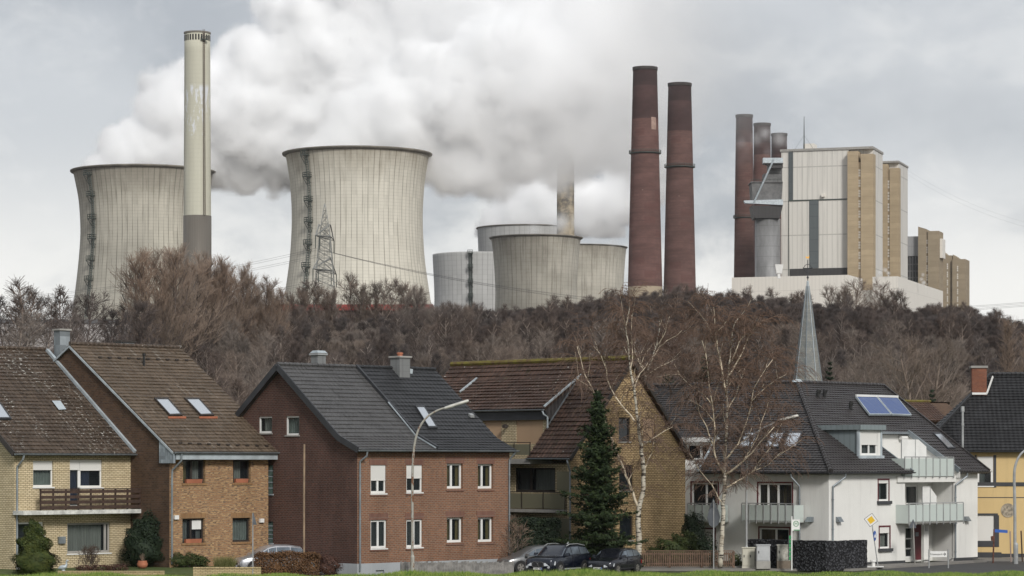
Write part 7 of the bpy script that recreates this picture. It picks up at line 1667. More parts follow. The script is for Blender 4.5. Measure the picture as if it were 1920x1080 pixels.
    for i in range(7):
        if i != 2: h.box(x+.05, x+.053, .17-i*.06, .205-i*.06, ground_clear+.145, ground_clear+.205)
    h.build('plate_characters', M['trim'], pl_)
    if front == 'twin':
        for sy in (-1, 1):
            h = MB(); zc = st[0][1]*.8; yc = sy*.19; hh_, w2 = .14, .165; pts = []
            for q in range(14): a = 2*PI*q/14; c_, s_ = math.cos(a), math.sin(a); pts.append((abs(c_)**.5*math.copysign(1, c_)*w2, abs(s_)**.5*math.copysign(1, s_)*hh_))
            h.hexa([(x-.05, yc+a, zc+b) for a, b in pts], [(x+.03, yc+a, zc+b) for a, b in pts]); gr = h.build('grille', M['trim'], t, fix=True); h = MB(); h.tube([(x+.032, yc+a, zc+b) for a, b in pts+pts[:1]], .02, 5, cap=False); h.build('grille_surround', M['chrome'], gr)
            h = MB(); h.tube([(x+.0, sy*hw*.72, ground_clear+.26), (x+.04, sy*hw*.72, ground_clear+.26)], .07, 10); h.build('fog_lamp', M['headlight'], t)
    else:
        h = MB(); zc = st[0][1]*.82; h.box(x-.05, x+.02, -hw*.42, hw*.42, zc-.05, zc+.05); h.build('grille', M['trim'], t)
    h = MB(); h.lathe([(.045, st[0][1]*.97), (.05, st[0][1]*.99)], 10, (x-.02, 0)); h.build('bonnet_badge', M['chrome'], t)
    if rails:
        for sy in (-1, 1):
            h = MB(); pts = [(Ln/2-st[i][0]*Ln, sy*hw*.74, st[i][2]+(.03 if 0 < q < len(roofs)-1 else -.0)) for q, i in enumerate(roofs)]; h.tube(pts, .025, 6); h.build('roof_rail', M['steel'], t)
        h = MB(); h.hexa([(-Ln*.22, -.03, Ht-.02), (-Ln*.25, 0, Ht-.02), (-Ln*.22, .03, Ht-.02), (-Ln*.19, 0, Ht-.02)], [(-Ln*.25, -.01, Ht+.1), (-Ln*.26, 0, Ht+.1), (-Ln*.25, .01, Ht+.1), (-Ln*.245, 0, Ht+.1)]); h.build('antenna_fin', M['steel'], t)
    return t
M['sign_blue'] = plain('sign_blue', (.02, .1, .4), .45, var=.05); M['sign_white'] = plain('sign_white', (.72, .72, .7), .45, var=.04); M['sign_green'] = plain('sign_green', (.02, .22, .07), .45, var=.05); M['sign_yellow'] = plain('sign_yellow', (.72, .45, .02), .45, var=.05); M['sign_back'] = plain('sign_back_grey', (.11, .12, .135), .5, .3)
SUV = [(0, .8, None, .8), (.02, .92, None, .9), (.1, 1.0, None, .97), (.27, 1.06, None, 1.0), (.42, 1.1, 1.6, 1.0), (.5, 1.1, 1.68, 1.0), (.7, 1.11, 1.68, 1.0), (.88, 1.13, 1.6, .98), (.985, 1.12, None, .93), (1, .9, None, .88)]
HATCH = [(0, .62, None, .78), (.025, .72, None, .9), (.1, .8, None, .97), (.26, .9, None, 1.0), (.42, .94, 1.38, 1.0), (.52, .95, 1.45, 1.0), (.7, .96, 1.45, 1.0), (.86, .98, 1.38, .98), (.985, .98, None, .92), (1, .78, None, .88)]
MONO = [(0, .62, None, .76), (.03, .74, None, .9), (.1, .82, None, .97), (.2, .9, None, 1.0), (.42, .95, 1.44, 1.0), (.54, .96, 1.53, 1.0), (.75, .97, 1.52, 1.0), (.92, .99, 1.42, .97), (.99, .98, None, .92), (1, .78, None, .88)]
hd = math.atan2(-.86, -.5)
car('parked_car', 'dark navy off-road estate with roof rails and a twin grille, nearest of the parked cars', 1047, 152.6, 0, hd, 4.6, 1.88, 1.7, SUV, M['car_navy'], front='twin', rails=True, wheel_r=.37, ground_clear=.24)
car('parked_car', 'small black hatchback parked right of the navy car with roof rails', 1152, 153.8, 0, hd+.02, 4.0, 1.72, 1.45, HATCH, M['car_black'], wheel_r=.31)
car('parked_car', 'grey car mostly hidden behind the navy car with roof rails', 1004, 156.2, 0, math.atan2(-.42, -.9), 4.3, 1.76, 1.5, MONO, M['car_grey'], wheel_r=.32)
car('parked_car', 'silver hatchback behind the brown beech hedge', 505, 152.0, .16, math.atan2(-.42, -.9), 3.9, 1.7, 1.5, MONO, M['car_silver'], wheel_r=.31)
car('parked_car', 'dark blue car just visible behind the silver hatchback', 572, 155.5, .12, math.atan2(-.55, -.83), 4.1, 1.72, 1.45, HATCH, M['car_navy'], wheel_r=.31)

# ================================================================== lamps, signs, fences, boxes
def lamp(name, label, px, Y, z0, path, head, r0=.075, r1=.045, mat=None):
    t = thing(name, label, 'street lamp', ((px-CX)*Y/F, Y, z0)); o = Vector(t.location); m = MB(); pts = [at(x, y, Y)-o for x, y in path]; pts = [Vector((pts[0].x, 0, 0))]+pts; d = [pts[0]]
    for a, b_ in zip(pts[:-1], pts[1:]):
        for k_ in range(1, 5): d.append(a.lerp(b_, k_/4))
    for _ in range(3): d = [d[0]]+[(d[i-1]+d[i]*2+d[i+1])/4 for i in range(1, len(d)-1)]+[d[-1]]
    m.tube(d, [r0+(r1-r0)*i/(len(d)-1) for i in range(len(d))], 8); m.lathe([(r0*1.5, 0), (r0*1.5, 1.2), (r0, 1.3)], 8); m.build('pole', mat or M['lamp_pole'], t, smooth=False)
    a, b_ = at(*head[0], Y)-o, at(*head[1], Y)-o; m = MB(); n = 8; dd = (b_-a).normalized(); up = Vector((0, 0, 1)); sd = dd.cross(up).normalized(); u2 = sd.cross(dd)
    rings = []
    for f, w, h in ((0, .05, .05), (.08, .1, .08), (.3, .13, .09), (.95, .13, .085), (1, .08, .05)): c_ = a.lerp(b_, f); rings.append([c_+sd*math.cos(2*PI*k_/n)*w+u2*math.sin(2*PI*k_/n)*h for k_ in range(n)])
    base = 0
    for r_ in rings: m.v += [tuple(p) for p in r_]
    for i in range(len(rings)-1):
        for k_ in range(n): k2 = (k_+1) % n; m.f.append((i*n+k_, i*n+k2, (i+1)*n+k2, (i+1)*n+k_))
    m.f.append(tuple(range(n))); m.f.append(tuple((len(rings)-1)*n+k_ for k_ in range(n))); hd_ = m.build('lamp_head', M['lamp_head'], t, smooth=True, fix=True)
    m = MB(); m.poly([a.lerp(b_, .3)-u2*.095-sd*.09, a.lerp(b_, .93)-u2*.09-sd*.09, a.lerp(b_, .93)-u2*.09+sd*.09, a.lerp(b_, .3)-u2*.095+sd*.09]); m.build('diffuser', M['frosted'], hd_); return t
t_ = NT('rusty_painted_pole'); t_.set(.6, .2); a = t_.noise(t_.scale(t_.pos(), (2, 2, 1.1)), 2.2, 5, .75); t_.color(t_.mix(t_.ramp(a, .52, .6), (.36, .35, .31), (.17, .075, .035))); M['lamp_pole'] = t_.m; M['lamp_head'] = plain('lamp_head_grey', (.5, .49, .45), .5, .1, var=.2, scale=3)
lamp('street_lamp', 'rusty street lamp with a curved arm in front of the red brick houses', 773.5, 146.5, 0, [(773, 960), (773.5, 870), (777, 830), (785, 802), (800, 781), (820, 769), (835, 764.5)], [(832, 766), (879, 751)])
lamp('street_lamp', 'street lamp whose arm reaches out right behind the large birch', 1399.5, 160.2, 0.1, [(1399.5, 960), (1400, 880), (1403, 840), (1412, 818), (1428, 803), (1446, 796), (1459, 789)], [(1457, 789), (1497, 779)], .07, .04, M['steel'])
lamp('street_lamp', 'slim grey street lamp in front of the ochre plastered house', 1904.5, 168.5, 0, [(1903, 950), (1901.5, 900), (1902, 880), (1906, 865), (1913, 852), (1922, 844), (1935, 838)], [(1930, 839), (1968, 829)], .1, .06, M['steel'])
def post(name, label, cat, pts, Y, r=.03, mat='steel', group=None):
    b_ = at(*pts[0], Y); t = thing(name, label, cat, (b_.x, b_.y, b_.z), 0, group); m = MB(); m.tube([at(x, y, Y)-b_ for x, y in pts], r, 8); m.build('post', M[mat], t); return t
zg = lambda Y: HY+H*F/Y
o = post('pole', 'thin rusty-brown bare pole in front of the dark gable wall', 'pole', [(570, zg(147.5)-4), (570, 940), (570.5, 833)], 147.5, .055, 'pole_brown' if 'pole_brown' in M else 'terracotta'); M['pole_brown'] = plain('brown_pole', (.25, .18, .12), .8, var=.3, scale=1); o.children[0].data.materials[0] = M['pole_brown']
# sign seen from the edge, left
Y = 141.0; o = post('traffic_sign', 'grey post with a small dark triangular sign seen edge-on beside the tan brick house', 'traffic sign', [(474, zg(Y)), (474, 962)], Y); b_ = Vector(o.location)
m = MB(); p = [at(474.5, 961, Y)-b_, at(481, 984, Y)-b_, at(474.5, 984, Y)-b_]; m.hexa([q+Vector((0, -.06, 0)) for q in p], [q+Vector((.02, -.04, 0)) for q in p]); m.build('sign_plate', M['sign_back'], o, fix=True)
def facing(o, Y, px, py, rz=0):
    return at(px, py, Y)-Vector(o.location)
def disc(m, c, r, th=.02, n=28, sx=1.0, rot=0.0, tilt=0.0):
    """disc facing the street; rot turns it about the post"""
    ca_, sa_ = math.cos(rot), math.sin(rot); pts = [(math.cos(2*PI*i/n)*r*sx, math.sin(2*PI*i/n)*r) for i in range(n)]
    f = lambda a, b, d: c+Vector((a*ca_+d*sa_, a*sa_-d*ca_, b))
    m.hexa([f(a, b, 0) for a, b in pts], [f(a, b, th) for a, b in pts]); return f
# back of an octagonal and a triangular sign
Y = 158.6; o = post('traffic_sign', 'grey backs of a round sign and a pointed sign on one post before the birch', 'traffic sign', [(1338, zg(Y)-2), (1338, 938)], Y, .035)
m = MB(); disc(m, facing(o, Y, 1338, 970)+Vector((0, .05, 0)), .62, rot=R(50), n=8); m.build('sign_plate', M['sign_back'], o, fix=True)
m = MB(); c = facing(o, Y, 1338, 950)+Vector((0, .05, 0)); m.hexa([c+Vector((-.3, 0, -.25)), c+Vector((.3, .3, -.25)), c+Vector((0, .15, .48))], [c+Vector((-.3, .02, -.25)), c+Vector((.3, .32, -.25)), c+Vector((0, .17, .48))]); m.build('sign_plate', M['sign_back'], o, fix=True)
def text(par, body, size, loc, rz, mat, name='lettering', ext=.004, align='CENTER'):
    cu = bpy.data.curves.new(name, 'FONT'); cu.body = body; cu.size = size; cu.align_x = align; cu.align_y = 'CENTER'; cu.extrude = ext; tmp = bpy.data.objects.new(name, cu); COL.objects.link(tmp); bpy.context.view_layer.update()
    me = bpy.data.meshes.new_from_object(tmp.evaluated_get(bpy.context.evaluated_depsgraph_get())); bpy.data.objects.remove(tmp); bpy.data.curves.remove(cu); o = link(name, me, par, mat); o.location = loc; o.rotation_euler = (R(90), 0, rz); return o
# bus stop
Y = 157.5; o = post('bus_stop_sign', 'bus stop post with a white plate, green ringed H and a green timetable frame', 'bus stop', [(1484.5, zg(Y)-2), (1484.5, 968)], Y, .04, 'white_paint')
a, b_ = facing(o, Y, 1485.5, 995), facing(o, Y, 1499.5, 974); m = MB(); m.box(a.x, b_.x, -.02, .0, a.z, b_.z); pl_ = m.build('sign_plate', M['sign_white'], o)
c = facing(o, Y, 1492.5, 982); m = MB(); rr_, n = .165, 32
for i in range(n):
    p0, p1 = 2*PI*i/n, 2*PI*(i+1)/n; q = lambda r_, t0: Vector((c.x+r_*math.cos(t0), -.026, c.z+r_*math.sin(t0))); m.poly([q(rr_, p0), q(rr_, p1), q(rr_-.03, p1), q(rr_-.03, p0)][::-1])
m.build('green_ring', M['sign_green'], pl_); text(pl_, 'H', .26, (c.x, -.026, c.z-.005), 0, M['sign_green'])
m = MB(); e = facing(o, Y, 1492.5, 994); m.box(a.x+.09, b_.x, -.026, -.0205, e.z-.02, e.z+.03); m.build('green_band', M['sign_green'], pl_)
m = MB(); q0, q1 = facing(o, Y, 1479.5, 1050), facing(o, Y, 1484, 1003); 
for i in range(6): zz_ = q0.z+(q1.z-q0.z)*i/6; m.box(q0.x, q1.x, .0, .3, zz_, zz_+(q1.z-q0.z)/6-.04)
m.build('timetable_frame', M['sign_green'], o); m = MB(); m.box(q0.x-.02, q0.x, -.0, .32, q0.z-.02, q1.z+.02); m.build('timetable_back', M['sign_back'], o)
# priority road sign and cycle path sign on a leaning post
Y = 161.0; o = post('traffic_sign', 'yellow and white diamond priority sign over a blue round sign on a leaning post', 'traffic sign', [(1646.5, zg(Y)-3), (1636, 990), (1633, 966)], Y, .032)
c = facing(o, Y, 1633, 975); 
def diamond(m, h, y0, y1, tilt=R(-8)):
    p = [Vector((h*math.cos(a+tilt), 0, h*math.sin(a+tilt))) for a in (0, PI/2, PI, 3*PI/2)]; m.hexa([c+q*1+Vector((0, y1, 0)) for q in p][::-1], [c+q+Vector((0, y0, 0)) for q in p][::-1])
m = MB(); diamond(m, .42, -.05, -.035); pl_ = m.build('sign_plate', M['sign_back'], o, fix=True); m = MB(); diamond(m, .385, -.056, -.0505); m.build('white_field', M['sign_white'], pl_, fix=True); m = MB(); diamond(m, .24, -.062, -.0565); m.build('yellow_field', M['sign_yellow'], pl_, fix=True)
c = facing(o, Y, 1640, 1004.5); m = MB(); f = disc(m, c, .3, .02, rot=R(68)); pl_ = m.build('sign_plate', M['sign_blue'], o, fix=True)
m = MB()
for s in (-.11, .11): m.tube([f(s+.07*math.cos(2*PI*i/14), -.06+.07*math.sin(2*PI*i/14), .026) for i in range(15)], .012, 4)
for a_, b2_ in (((-.11, -.06), (-.03, .07)), ((-.03, .07), (.08, .07)), ((.08, .07), (.11, -.06)), ((-.03, .07), (0, -.06)), ((0, -.06), (.08, .07)), ((.08, .07), (.07, .13)), ((.07, .13), (.11, .13))): m.bar(f(*a_, .026), f(*b2_, .026), .016)
m.build('bicycle_symbol', M['sign_white'], pl_)
# give-way sign from behind
Y = 166.0; o = post('traffic_sign', 'back of a small triangular sign on a leaning post before the entrance door', 'traffic sign', [(1715.5, zg(Y)-2), (1712, 978)], Y, .035, 'concrete'); c = facing(o, Y, 1712, 984)
m = MB(); p = [Vector((-.3, -.12, -.2)), Vector((.22, .16, -.2)), Vector((0, 0, .36))]; m.hexa([c+q+Vector((0, -.06, 0)) for q in p], [c+q+Vector((0, -.04, 0)) for q in p]); m.build('sign_plate', M['sign_back'], o, fix=True)
# direction sign
Y = 162.0; o = thing('direction_sign', 'low white direction sign with a black arrow on two grey posts', 'sign', (*gp(1760, Y), 0)); P = lambda x, y: at(x, y, Y)-Vector(o.location)
m = MB(); a, b_ = P(1744, 1044.5), P(1775.5, 1033.5); m.box(a.x, b_.x, -.02, .01, a.z, b_.z); pl_ = m.build('sign_plate', M['sign_white'], o)
for px in (1741.8, 1778): m = MB(); q = P(px, 1030); m.tube([(q.x, .0, 0), (q.x, 0, q.z)], .04, 8); m.build('post', M['steel'], o)
m = MB(); q = P(1741.8, 1034); q2 = P(1778, 1044); m.box(q.x, q2.x, .012, .03, q2.z, q2.z+.05); m.box(q.x, q2.x, .012, .03, q.z-.03, q.z+.02); m.build('frame', M['steel'], o)
text(pl_, 'Friesenpark', .155, (P(1755.2, 1039).x, -.024, P(0, 1039.3).z), 0, M['trim']); c = P(1770.6, 1039); m = MB(); m.box(c.x-.09, c.x+.06, -.026, -.0205, c.z-.018, c.z+.018)
for s in (-1, 1): m.hexa([(c.x+.09, -.026, c.z), (c.x+.05, -.026, c.z), (c.x-.02, -.026, c.z+s*.085), (c.x+.03, -.026, c.z+s*.085)], [(c.x+.09, -.021, c.z), (c.x+.05, -.021, c.z), (c.x-.02, -.021, c.z+s*.085), (c.x+.03, -.021, c.z+s*.085)])
m.build('arrow', M['trim'], pl_, fix=True)
# street-name sign and posts at the right
M['rust'] = plain('rusty_steel', (.11, .045, .03), .9, var=.4, scale=6)
Y = 169.0; o = post('street_name_sign', 'blue street-name sign on a rusty post before the ochre house', 'sign', [(1862, zg(Y)-1), (1864, 992)], Y, .05, 'rust'); P = lambda x, y: at(x, y, Y)-Vector(o.location)
m = MB(); m.hexa([P(1864.5, 998)+Vector((0, -.03, 0)), P(1889.5, 999.5)+Vector((0, .05, 0)), P(1889.5, 999.5)+Vector((0, .08, 0)), P(1864.5, 998)], [P(1864.5, 992)+Vector((0, -.03, 0)), P(1889.5, 994)+Vector((0, .05, 0)), P(1889.5, 994)+Vector((0, .08, 0)), P(1864.5, 992)]); m.build('sign_plate', M['sign_blue'], o, fix=True)
m = MB(); c = P(1861.5, 1009); m.hexa([c+Vector((-.09, -.09, -.16)), c+Vector((.09, -.09, -.16)), c+Vector((.09, .09, -.16)), c+Vector((-.09, .09, -.16))], [c+Vector((-.12, -.09, .1)), c+Vector((.1, -.09, .16)), c+Vector((.1, .09, .16)), c+Vector((-.12, .09, .1))]); m.build('post_box', M['rust'], o)
post('pole', 'short pale pinkish pole left of the slim street lamp', 'pole', [(1895.5, zg(171)-1), (1894, 996)], 171, .04, 'terracotta').children[0].data.materials[0] = plain('pale_pink_pole', (.33, .25, .22), .8)
post('pole', 'short dark pole at the right edge before the ochre house', 'pole', [(1917, zg(171)-1), (1914.5, 995)], 171, .045, 'wood_dark')
# bollard
Y = 161.2; o = thing('bollard', 'short white mushroom-headed bollard beside the leaning sign', 'bollard', (*gp(1637.5, Y), .1)); m = MB(); m.lathe([(.11, 0), (.11, .3), (.2, .31), (.2, .38), (.15, .42), (.02, .43)], 14); m.build('shaft', M['white_paint'], o)
sheet('sign_footing', [gp(1624, 160.6), gp(1657, 160.6), gp(1657, 161.8), gp(1624, 161.8)], .135, M['white_paint'], .03)
# electrical cabinets
def cabinet(label, px0, px1, ptop, Y, ang, mat, basem, doors, dirt=None, base_h=.45):
    a, b_ = gp(px0, Y), gp(px1, Y); w = b_[0]-a[0]; zt_ = zat(ptop, Y); t = thing('electrical_cabinet', label, 'cabinet', ((a[0]+b_[0])/2, Y, .1), ang); w *= .93; d = .4; h = zt_-.1
    m = MB(); m.box(-w/2, w/2, 0, d, base_h, h); m.build('housing', mat, t); m = MB(); m.box(-w/2-.02, w/2+.02, -.02, d+.02, 0, base_h-.004); m.build('base', basem, t); m = MB(); m.box(-w/2-.04, w/2+.04, -.05, d+.04, h+.002, h+.06); m.build('lid', mat, t)
    for i in range(doors):
        x0, x1 = -w/2+w*i/doors+.03, -w/2+w*(i+1)/doors-.03; m = MB(); m.box(x0, x1, -.025, -.002, base_h+.05, h-.05); dd_ = m.build('door', mat, t); m = MB(); m.box(x0+.05, x0+.1, -.045, -.026, (base_h+h)/2, (base_h+h)/2+.14); m.build('handle', M['trim'], dd_)
    return t
M['cab_beige'] = plain('beige_cabinet', (.5, .48, .4), .6, var=.1); M['cab_grey'] = plain('light_grey_cabinet', (.4, .41, .42), .55, var=.12); M['cab_old'] = plain('weathered_grey_cabinet', (.36, .35, .31), .8, var=.45, scale=2.5)
cabinet('low beige electrical cabinet beside the birch', 1391, 1416, 1028, 159.4, -.05, M['cab_beige'], M['cab_beige'], 2, base_h=.1); cabinet('light grey electrical cabinet with one door and a dark lock', 1418, 1445, 1023, 158.4, .08, M['cab_grey'], M['concrete'], 1); cabinet('wide weathered double-door electrical cabinet behind the bus stop', 1456, 1504, 1023, 158.8, 0, M['cab_old'], plain('brown_plinth', (.16, .13, .1), .9), 2)
# black gabion wall
t_ = NT('black_stone_gabion'); t_.set(.75, spec=.3); vor = t_.n('ShaderNodeTexVoronoi', feature='F1'); t_.L(t_.pos(), vor.inputs['Vector']); vor.inputs['Scale'].default_value = 7; t_.color(t_.mix(t_.ramp(vor.outputs['Distance'], .1, .6), (.075, .077, .085), (.01, .01, .012))); t_.bump(vor.outputs['Distance'], 1.0, -.06); M['gabion'] = t_.m
fr = Frame(1558, 157.5, 48); gw_ = thing('gabion_wall', 'black stone gabion garden wall at the corner of the white house', 'wall', fr.O, fr.ang); zt_ = zat(1015, 157.5); s_l = fr.side(1412, 1040)[0]; s_r = fr.front(1626, 1040)[0]
def rough_box(mb, x0, x1, y0, y1, z1, step=.2, seed=1):
    r_ = random.Random(seed); nx, ny, nz = max(1, int((x1-x0)/step)), max(1, int((y1-y0)/step)), max(1, int(z1/step)); cache = {}
    def P(i, j, k_):
        if (i, j, k_) not in cache: cache[(i, j, k_)] = (x0+(x1-x0)*i/nx+r_.uniform(-.015, .015), y0+(y1-y0)*j/ny+r_.uniform(-.02, .02), z1*k_/nz+r_.uniform(-.02, .02)); 
        return cache[(i, j, k_)]
    for i in range(nx):
        for k_ in range(nz): mb.poly([P(i, 0, k_), P(i+1, 0, k_), P(i+1, 0, k_+1), P(i, 0, k_+1)]); mb.poly([P(i+1, ny, k_), P(i, ny, k_), P(i, ny, k_+1), P(i+1, ny, k_+1)])
        for j in range(ny): mb.poly([P(i, j, nz), P(i+1, j, nz), P(i+1, j+1, nz), P(i, j+1, nz)])
    for j in range(ny):
        for k_ in range(nz): mb.poly([P(0, j+1, k_), P(0, j, k_), P(0, j, k_+1), P(0, j+1, k_+1)]); mb.poly([P(nx, j, k_), P(nx, j+1, k_), P(nx, j+1, k_+1), P(nx, j, k_+1)])
m = MB(); rough_box(m, 0.01, s_r, 0, .5, zt_, seed=1); m.build('right_wing', M['gabion'], gw_); m = MB(); rough_box(m, -.5, 0.0, 0, s_l, zt_+.03, seed=2); m.build('left_wing', M['gabion'], gw_)
# fences
def plank_fence(name, label, px0, Y0, px1, Y1, z0, h, wplank, gap, mat, jag=.0, rails=True, seed=1, postw=.09, postgap=2.0):
    a, b_ = Vector((*gp(px0, Y0), 0)), Vector((*gp(px1, Y1), 0)); L_ = (b_-a).length; d = (b_-a)/L_; t = thing(name, label, 'fence', (a.x, a.y, z0), math.atan2(d.y, d.x)); r_ = random.Random(seed); m = MB(); x = 0
    while x < L_-wplank:
        hh = h+r_.uniform(-jag, jag); y = r_.uniform(-.008, .008); m.hexa([(x, y-.012, .06), (x+wplank, y-.012, .06), (x+wplank, y+.012, .06), (x, y+.012, .06)], [(x, y-.012, hh-(jag*.6 if jag else 0)), (x+wplank, y-.012, hh), (x+wplank, y+.012, hh), (x, y+.012, hh-(jag*.6 if jag else 0))]); x += wplank+gap
    m.build('planks', mat, t); m = MB(); m.box(0, L_, .022, .06, .2, .28); m.box(0, L_, .022, .06, h-.16, h-.08)
    if not jag: m.box(0, L_, -.04, .02, h+.03, h+.08)
    m.build('rails', mat, t); n = max(1, round(L_/postgap))
    for i in range(n+1): m = MB(); x = L_*i/n; m.box(x-postw/2, x+postw/2, .065, .065+postw, 0, h+.02); m.build('post', mat, t)
    return t
plank_fence('plank_fence', 'weathered grey plank fence along the red brick houses', 752, 147.4, 962, 147.4, 0, zat(1053, 147.4), .14, .006, M['wood_grey'], .05)
plank_fence('slat_fence', 'low brown slatted wooden fence in front of the ochre gable and the birch', 1196, 160.0, 1376, 160.0, .1, zat(1034, 160)-.12, .055, .05, M['wood_fence'], 0, postw=.12, postgap=1.9)
m = MB(); a, b_ = gp(1190, 160.2), gp(1392, 160.2); m.box(a[0], b_[0], a[1], a[1]+.3, 0, .18); o = m.build('kerb', M['concrete']); o['kind'] = 'structure'
# low brick garden walls
def low_wall(label, px0, px1, Y, ptop, rise):
    a, b_ = gp(px0, Y), gp(px1, Y); t = thing('garden_wall', label, 'wall', (a[0], Y, 0)); L_ = b_[0]-a[0]; zt_ = zat(ptop, Y); m = MB(); m.box(0, L_, 0, .24, 0, zt_-.08); m.build('brickwork', B['lowwall'], t); m = MB(); n = int(L_/.26)
    for i in range(n): m.box(L_*i/n+.005, L_*(i+1)/n-.005, -.03, .27, zt_-.078, zt_)
    m.build('coping', B['lowwall'], t)
    return t
low_wall('low pale brick garden wall nearest the left edge', 108, 308, 141.2, 1070.5, 0); low_wall('low pale brick garden wall left of the beech hedge', 362, 489, 141.0, 1063.5, 0)
# pot and garden figure
o = thing('plant_pot', 'terracotta pot with dry stalks before the dark evergreen shrub', 'plant pot', (*gp(267, 148.6), .5)); m = MB(); m.lathe([(.16, 0), (.27, .12), (.3, .25), (.24, .38), (.26, .42), (.2, .42), (.18, .3)], 16); m.build('pot', M['terracotta'], o, smooth=True); S = []
for i in range(40): a = rnd.uniform(0, 6.28); S.append((Vector((0, 0, .35)), Vector((math.cos(a)*.22*rnd.random(), math.sin(a)*.2*rnd.random(), .6+rnd.random()*.25)), .008, .004, 1))
link('stalks', seg_mesh('stalks', S, 3, .004), o, M['twig_orange'])
o = thing('garden_ornament', 'small pale bird-shaped garden ornament beside the topiary conifer', 'ornament', (*gp(119, 145.2), .5)); m = MB(); m.tube([(-.3, 0, .12), (-.18, 0, .17), (0, 0, .2), (.12, 0, .24), (.17, 0, .38), (.15, 0, .5), (.2, 0, .56), (.28, 0, .53)], [.02, .1, .14, .1, .05, .045, .06, .02], 10); m.lathe([(.1, 0), (.1, .05), (.04, .09)], 10); m.build('figure', M['zinc_light'], o, smooth=True)
# ================================================================== steam
def steam_material(name, dens, col=(.98, .98, .98), aniso=.0):
    m = bpy.data.materials.new(name); m.use_nodes = True; t = m.node_tree; t.nodes.clear(); o = t.nodes.new('ShaderNodeOutputMaterial'); v = t.nodes.new('ShaderNodeVolumePrincipled')
    v.inputs['Color'].default_value = (*col, 1); v.inputs['Density'].default_value = dens; v.inputs['Anisotropy'].default_value = aniso; v.inputs['Density Attribute'].default_value = 'density'; t.links.new(v.outputs[0], o.inputs['Volume']); return m
def steam(name, label, Y, puffs, vox, dens, n1=.018, k1=.9, n2=.055, k2=.66, soft=.18, seed=0., ydrift=0., yr=1.0, mat_col=(.986, .988, .991), group=None, bias=0.0, cut_z=None, fade=None):
    """puffs: (px, py, radius px, weight); a density grid filled from soft spheres broken up by noise"""
    k = Y/F; P = []
    x0 = puffs[0][0]
    for p in puffs: q = at(p[0], p[1], Y); r = p[2]*k; P.append((Vector((q.x, Y+ydrift*(p[0]-x0)*k, q.z)), r, p[3] if len(p) > 3 else 1.0))
    o = P[0][0].copy(); mn = Vector((min(c.x-r*1.25 for c, r, w in P), min(c.y-r*1.25*yr for c, r, w in P), min(c.z-r*1.25 for c, r, w in P))); mx = Vector((max(c.x+r*1.25 for c, r, w in P), max(c.y+r*1.25*yr for c, r, w in P), max(c.z+r*1.25 for c, r, w in P)))
    if cut_z: mn.z = max(mn.z, cut_z)
    me = bpy.data.meshes.new(name); me.from_pydata([(0, 0, 0)], [], []); ob = link(name, me); ob.location = o; tag(ob, label, 'steam', group, 'stuff')
    g = bpy.data.node_groups.new(name, 'GeometryNodeTree'); g.interface.new_socket('Geometry', in_out='INPUT', socket_type='NodeSocketGeometry'); g.interface.new_socket('Geometry', in_out='OUTPUT', socket_type='NodeSocketGeometry')
    N = g.nodes.new; Lk = g.links.new
    def mt(op, a, b=None, clamp=False):
        nd = N('ShaderNodeMath'); nd.operation = op; nd.use_clamp = clamp
        for i, x in enumerate((a, b)):
            if x is None: continue
            if isinstance(x, (int, float)): nd.inputs[i].default_value = x
            else: Lk(x, nd.inputs[i])
        return nd.outputs[0]
    pos = N('GeometryNodeInputPosition').outputs[0]
    def noise(sc, det, rough, off):
        ad = N('ShaderNodeVectorMath'); ad.operation = 'ADD'; Lk(pos, ad.inputs[0]); ad.inputs[1].default_value = (off, off*1.7, off*.6); nd = N('ShaderNodeTexNoise'); Lk(ad.outputs[0], nd.inputs['Vector']); nd.inputs['Scale'].default_value = sc; nd.inputs['Detail'].default_value = det; nd.inputs['Roughness'].default_value = rough; return nd.outputs[0]
    acc = None
    for c, r, w in P:
        s = N('ShaderNodeVectorMath'); s.operation = 'SUBTRACT'; Lk(pos, s.inputs[0]); s.inputs[1].default_value = c-o
        sc = N('ShaderNodeVectorMath'); sc.operation = 'MULTIPLY'; Lk(s.outputs[0], sc.inputs[0]); sc.inputs[1].default_value = (1/r, 1/(r*yr), 1/r); ln = N('ShaderNodeVectorMath'); ln.operation = 'LENGTH'; Lk(sc.outputs[0], ln.inputs[0])
        v = mt('MULTIPLY', mt('SUBTRACT', 1.0, ln.outputs['Value']), w); acc = v if acc is None else mt('SMOOTH_MAX', acc, v)
        if acc is not v: acc.node.inputs[2].default_value = .12
    a = noise(n1, 3, .5, seed); vor = N('ShaderNodeTexVoronoi'); vor.feature = 'SMOOTH_F1'; Lk(pos, vor.inputs['Vector']); vor.inputs['Scale'].default_value = n2; vor.inputs['Smoothness'].default_value = .6
    b = noise(n2*2.4, 6, .68, seed+9)
    f = mt('ADD', acc, mt('MULTIPLY', mt('SUBTRACT', a, .5), k1)); f = mt('ADD', f, mt('MULTIPLY', mt('SUBTRACT', .42, vor.outputs['Distance']), k2*.6)); f = mt('ADD', f, mt('MULTIPLY', mt('SUBTRACT', b, .5), k2)); f = mt('ADD', f, bias)
    d = mt('DIVIDE', f, soft, clamp=True); d = mt('MULTIPLY', d, d)
    if fade:
        xyz = N('ShaderNodeSeparateXYZ'); Lk(pos, xyz.inputs[0]); xa, xb = at(fade[0], 300, Y).x-o.x, at(fade[1], 300, Y).x-o.x
        mr = N('ShaderNodeMapRange'); mr.interpolation_type = 'SMOOTHSTEP'; Lk(xyz.outputs[0], mr.inputs[0]); mr.inputs[1].default_value = xa; mr.inputs[2].default_value = xb; mr.inputs[3].default_value = 1; mr.inputs[4].default_value = fade[2]
        d = mt('MULTIPLY', d, mt('POWER', mr.outputs[0], 3.0))
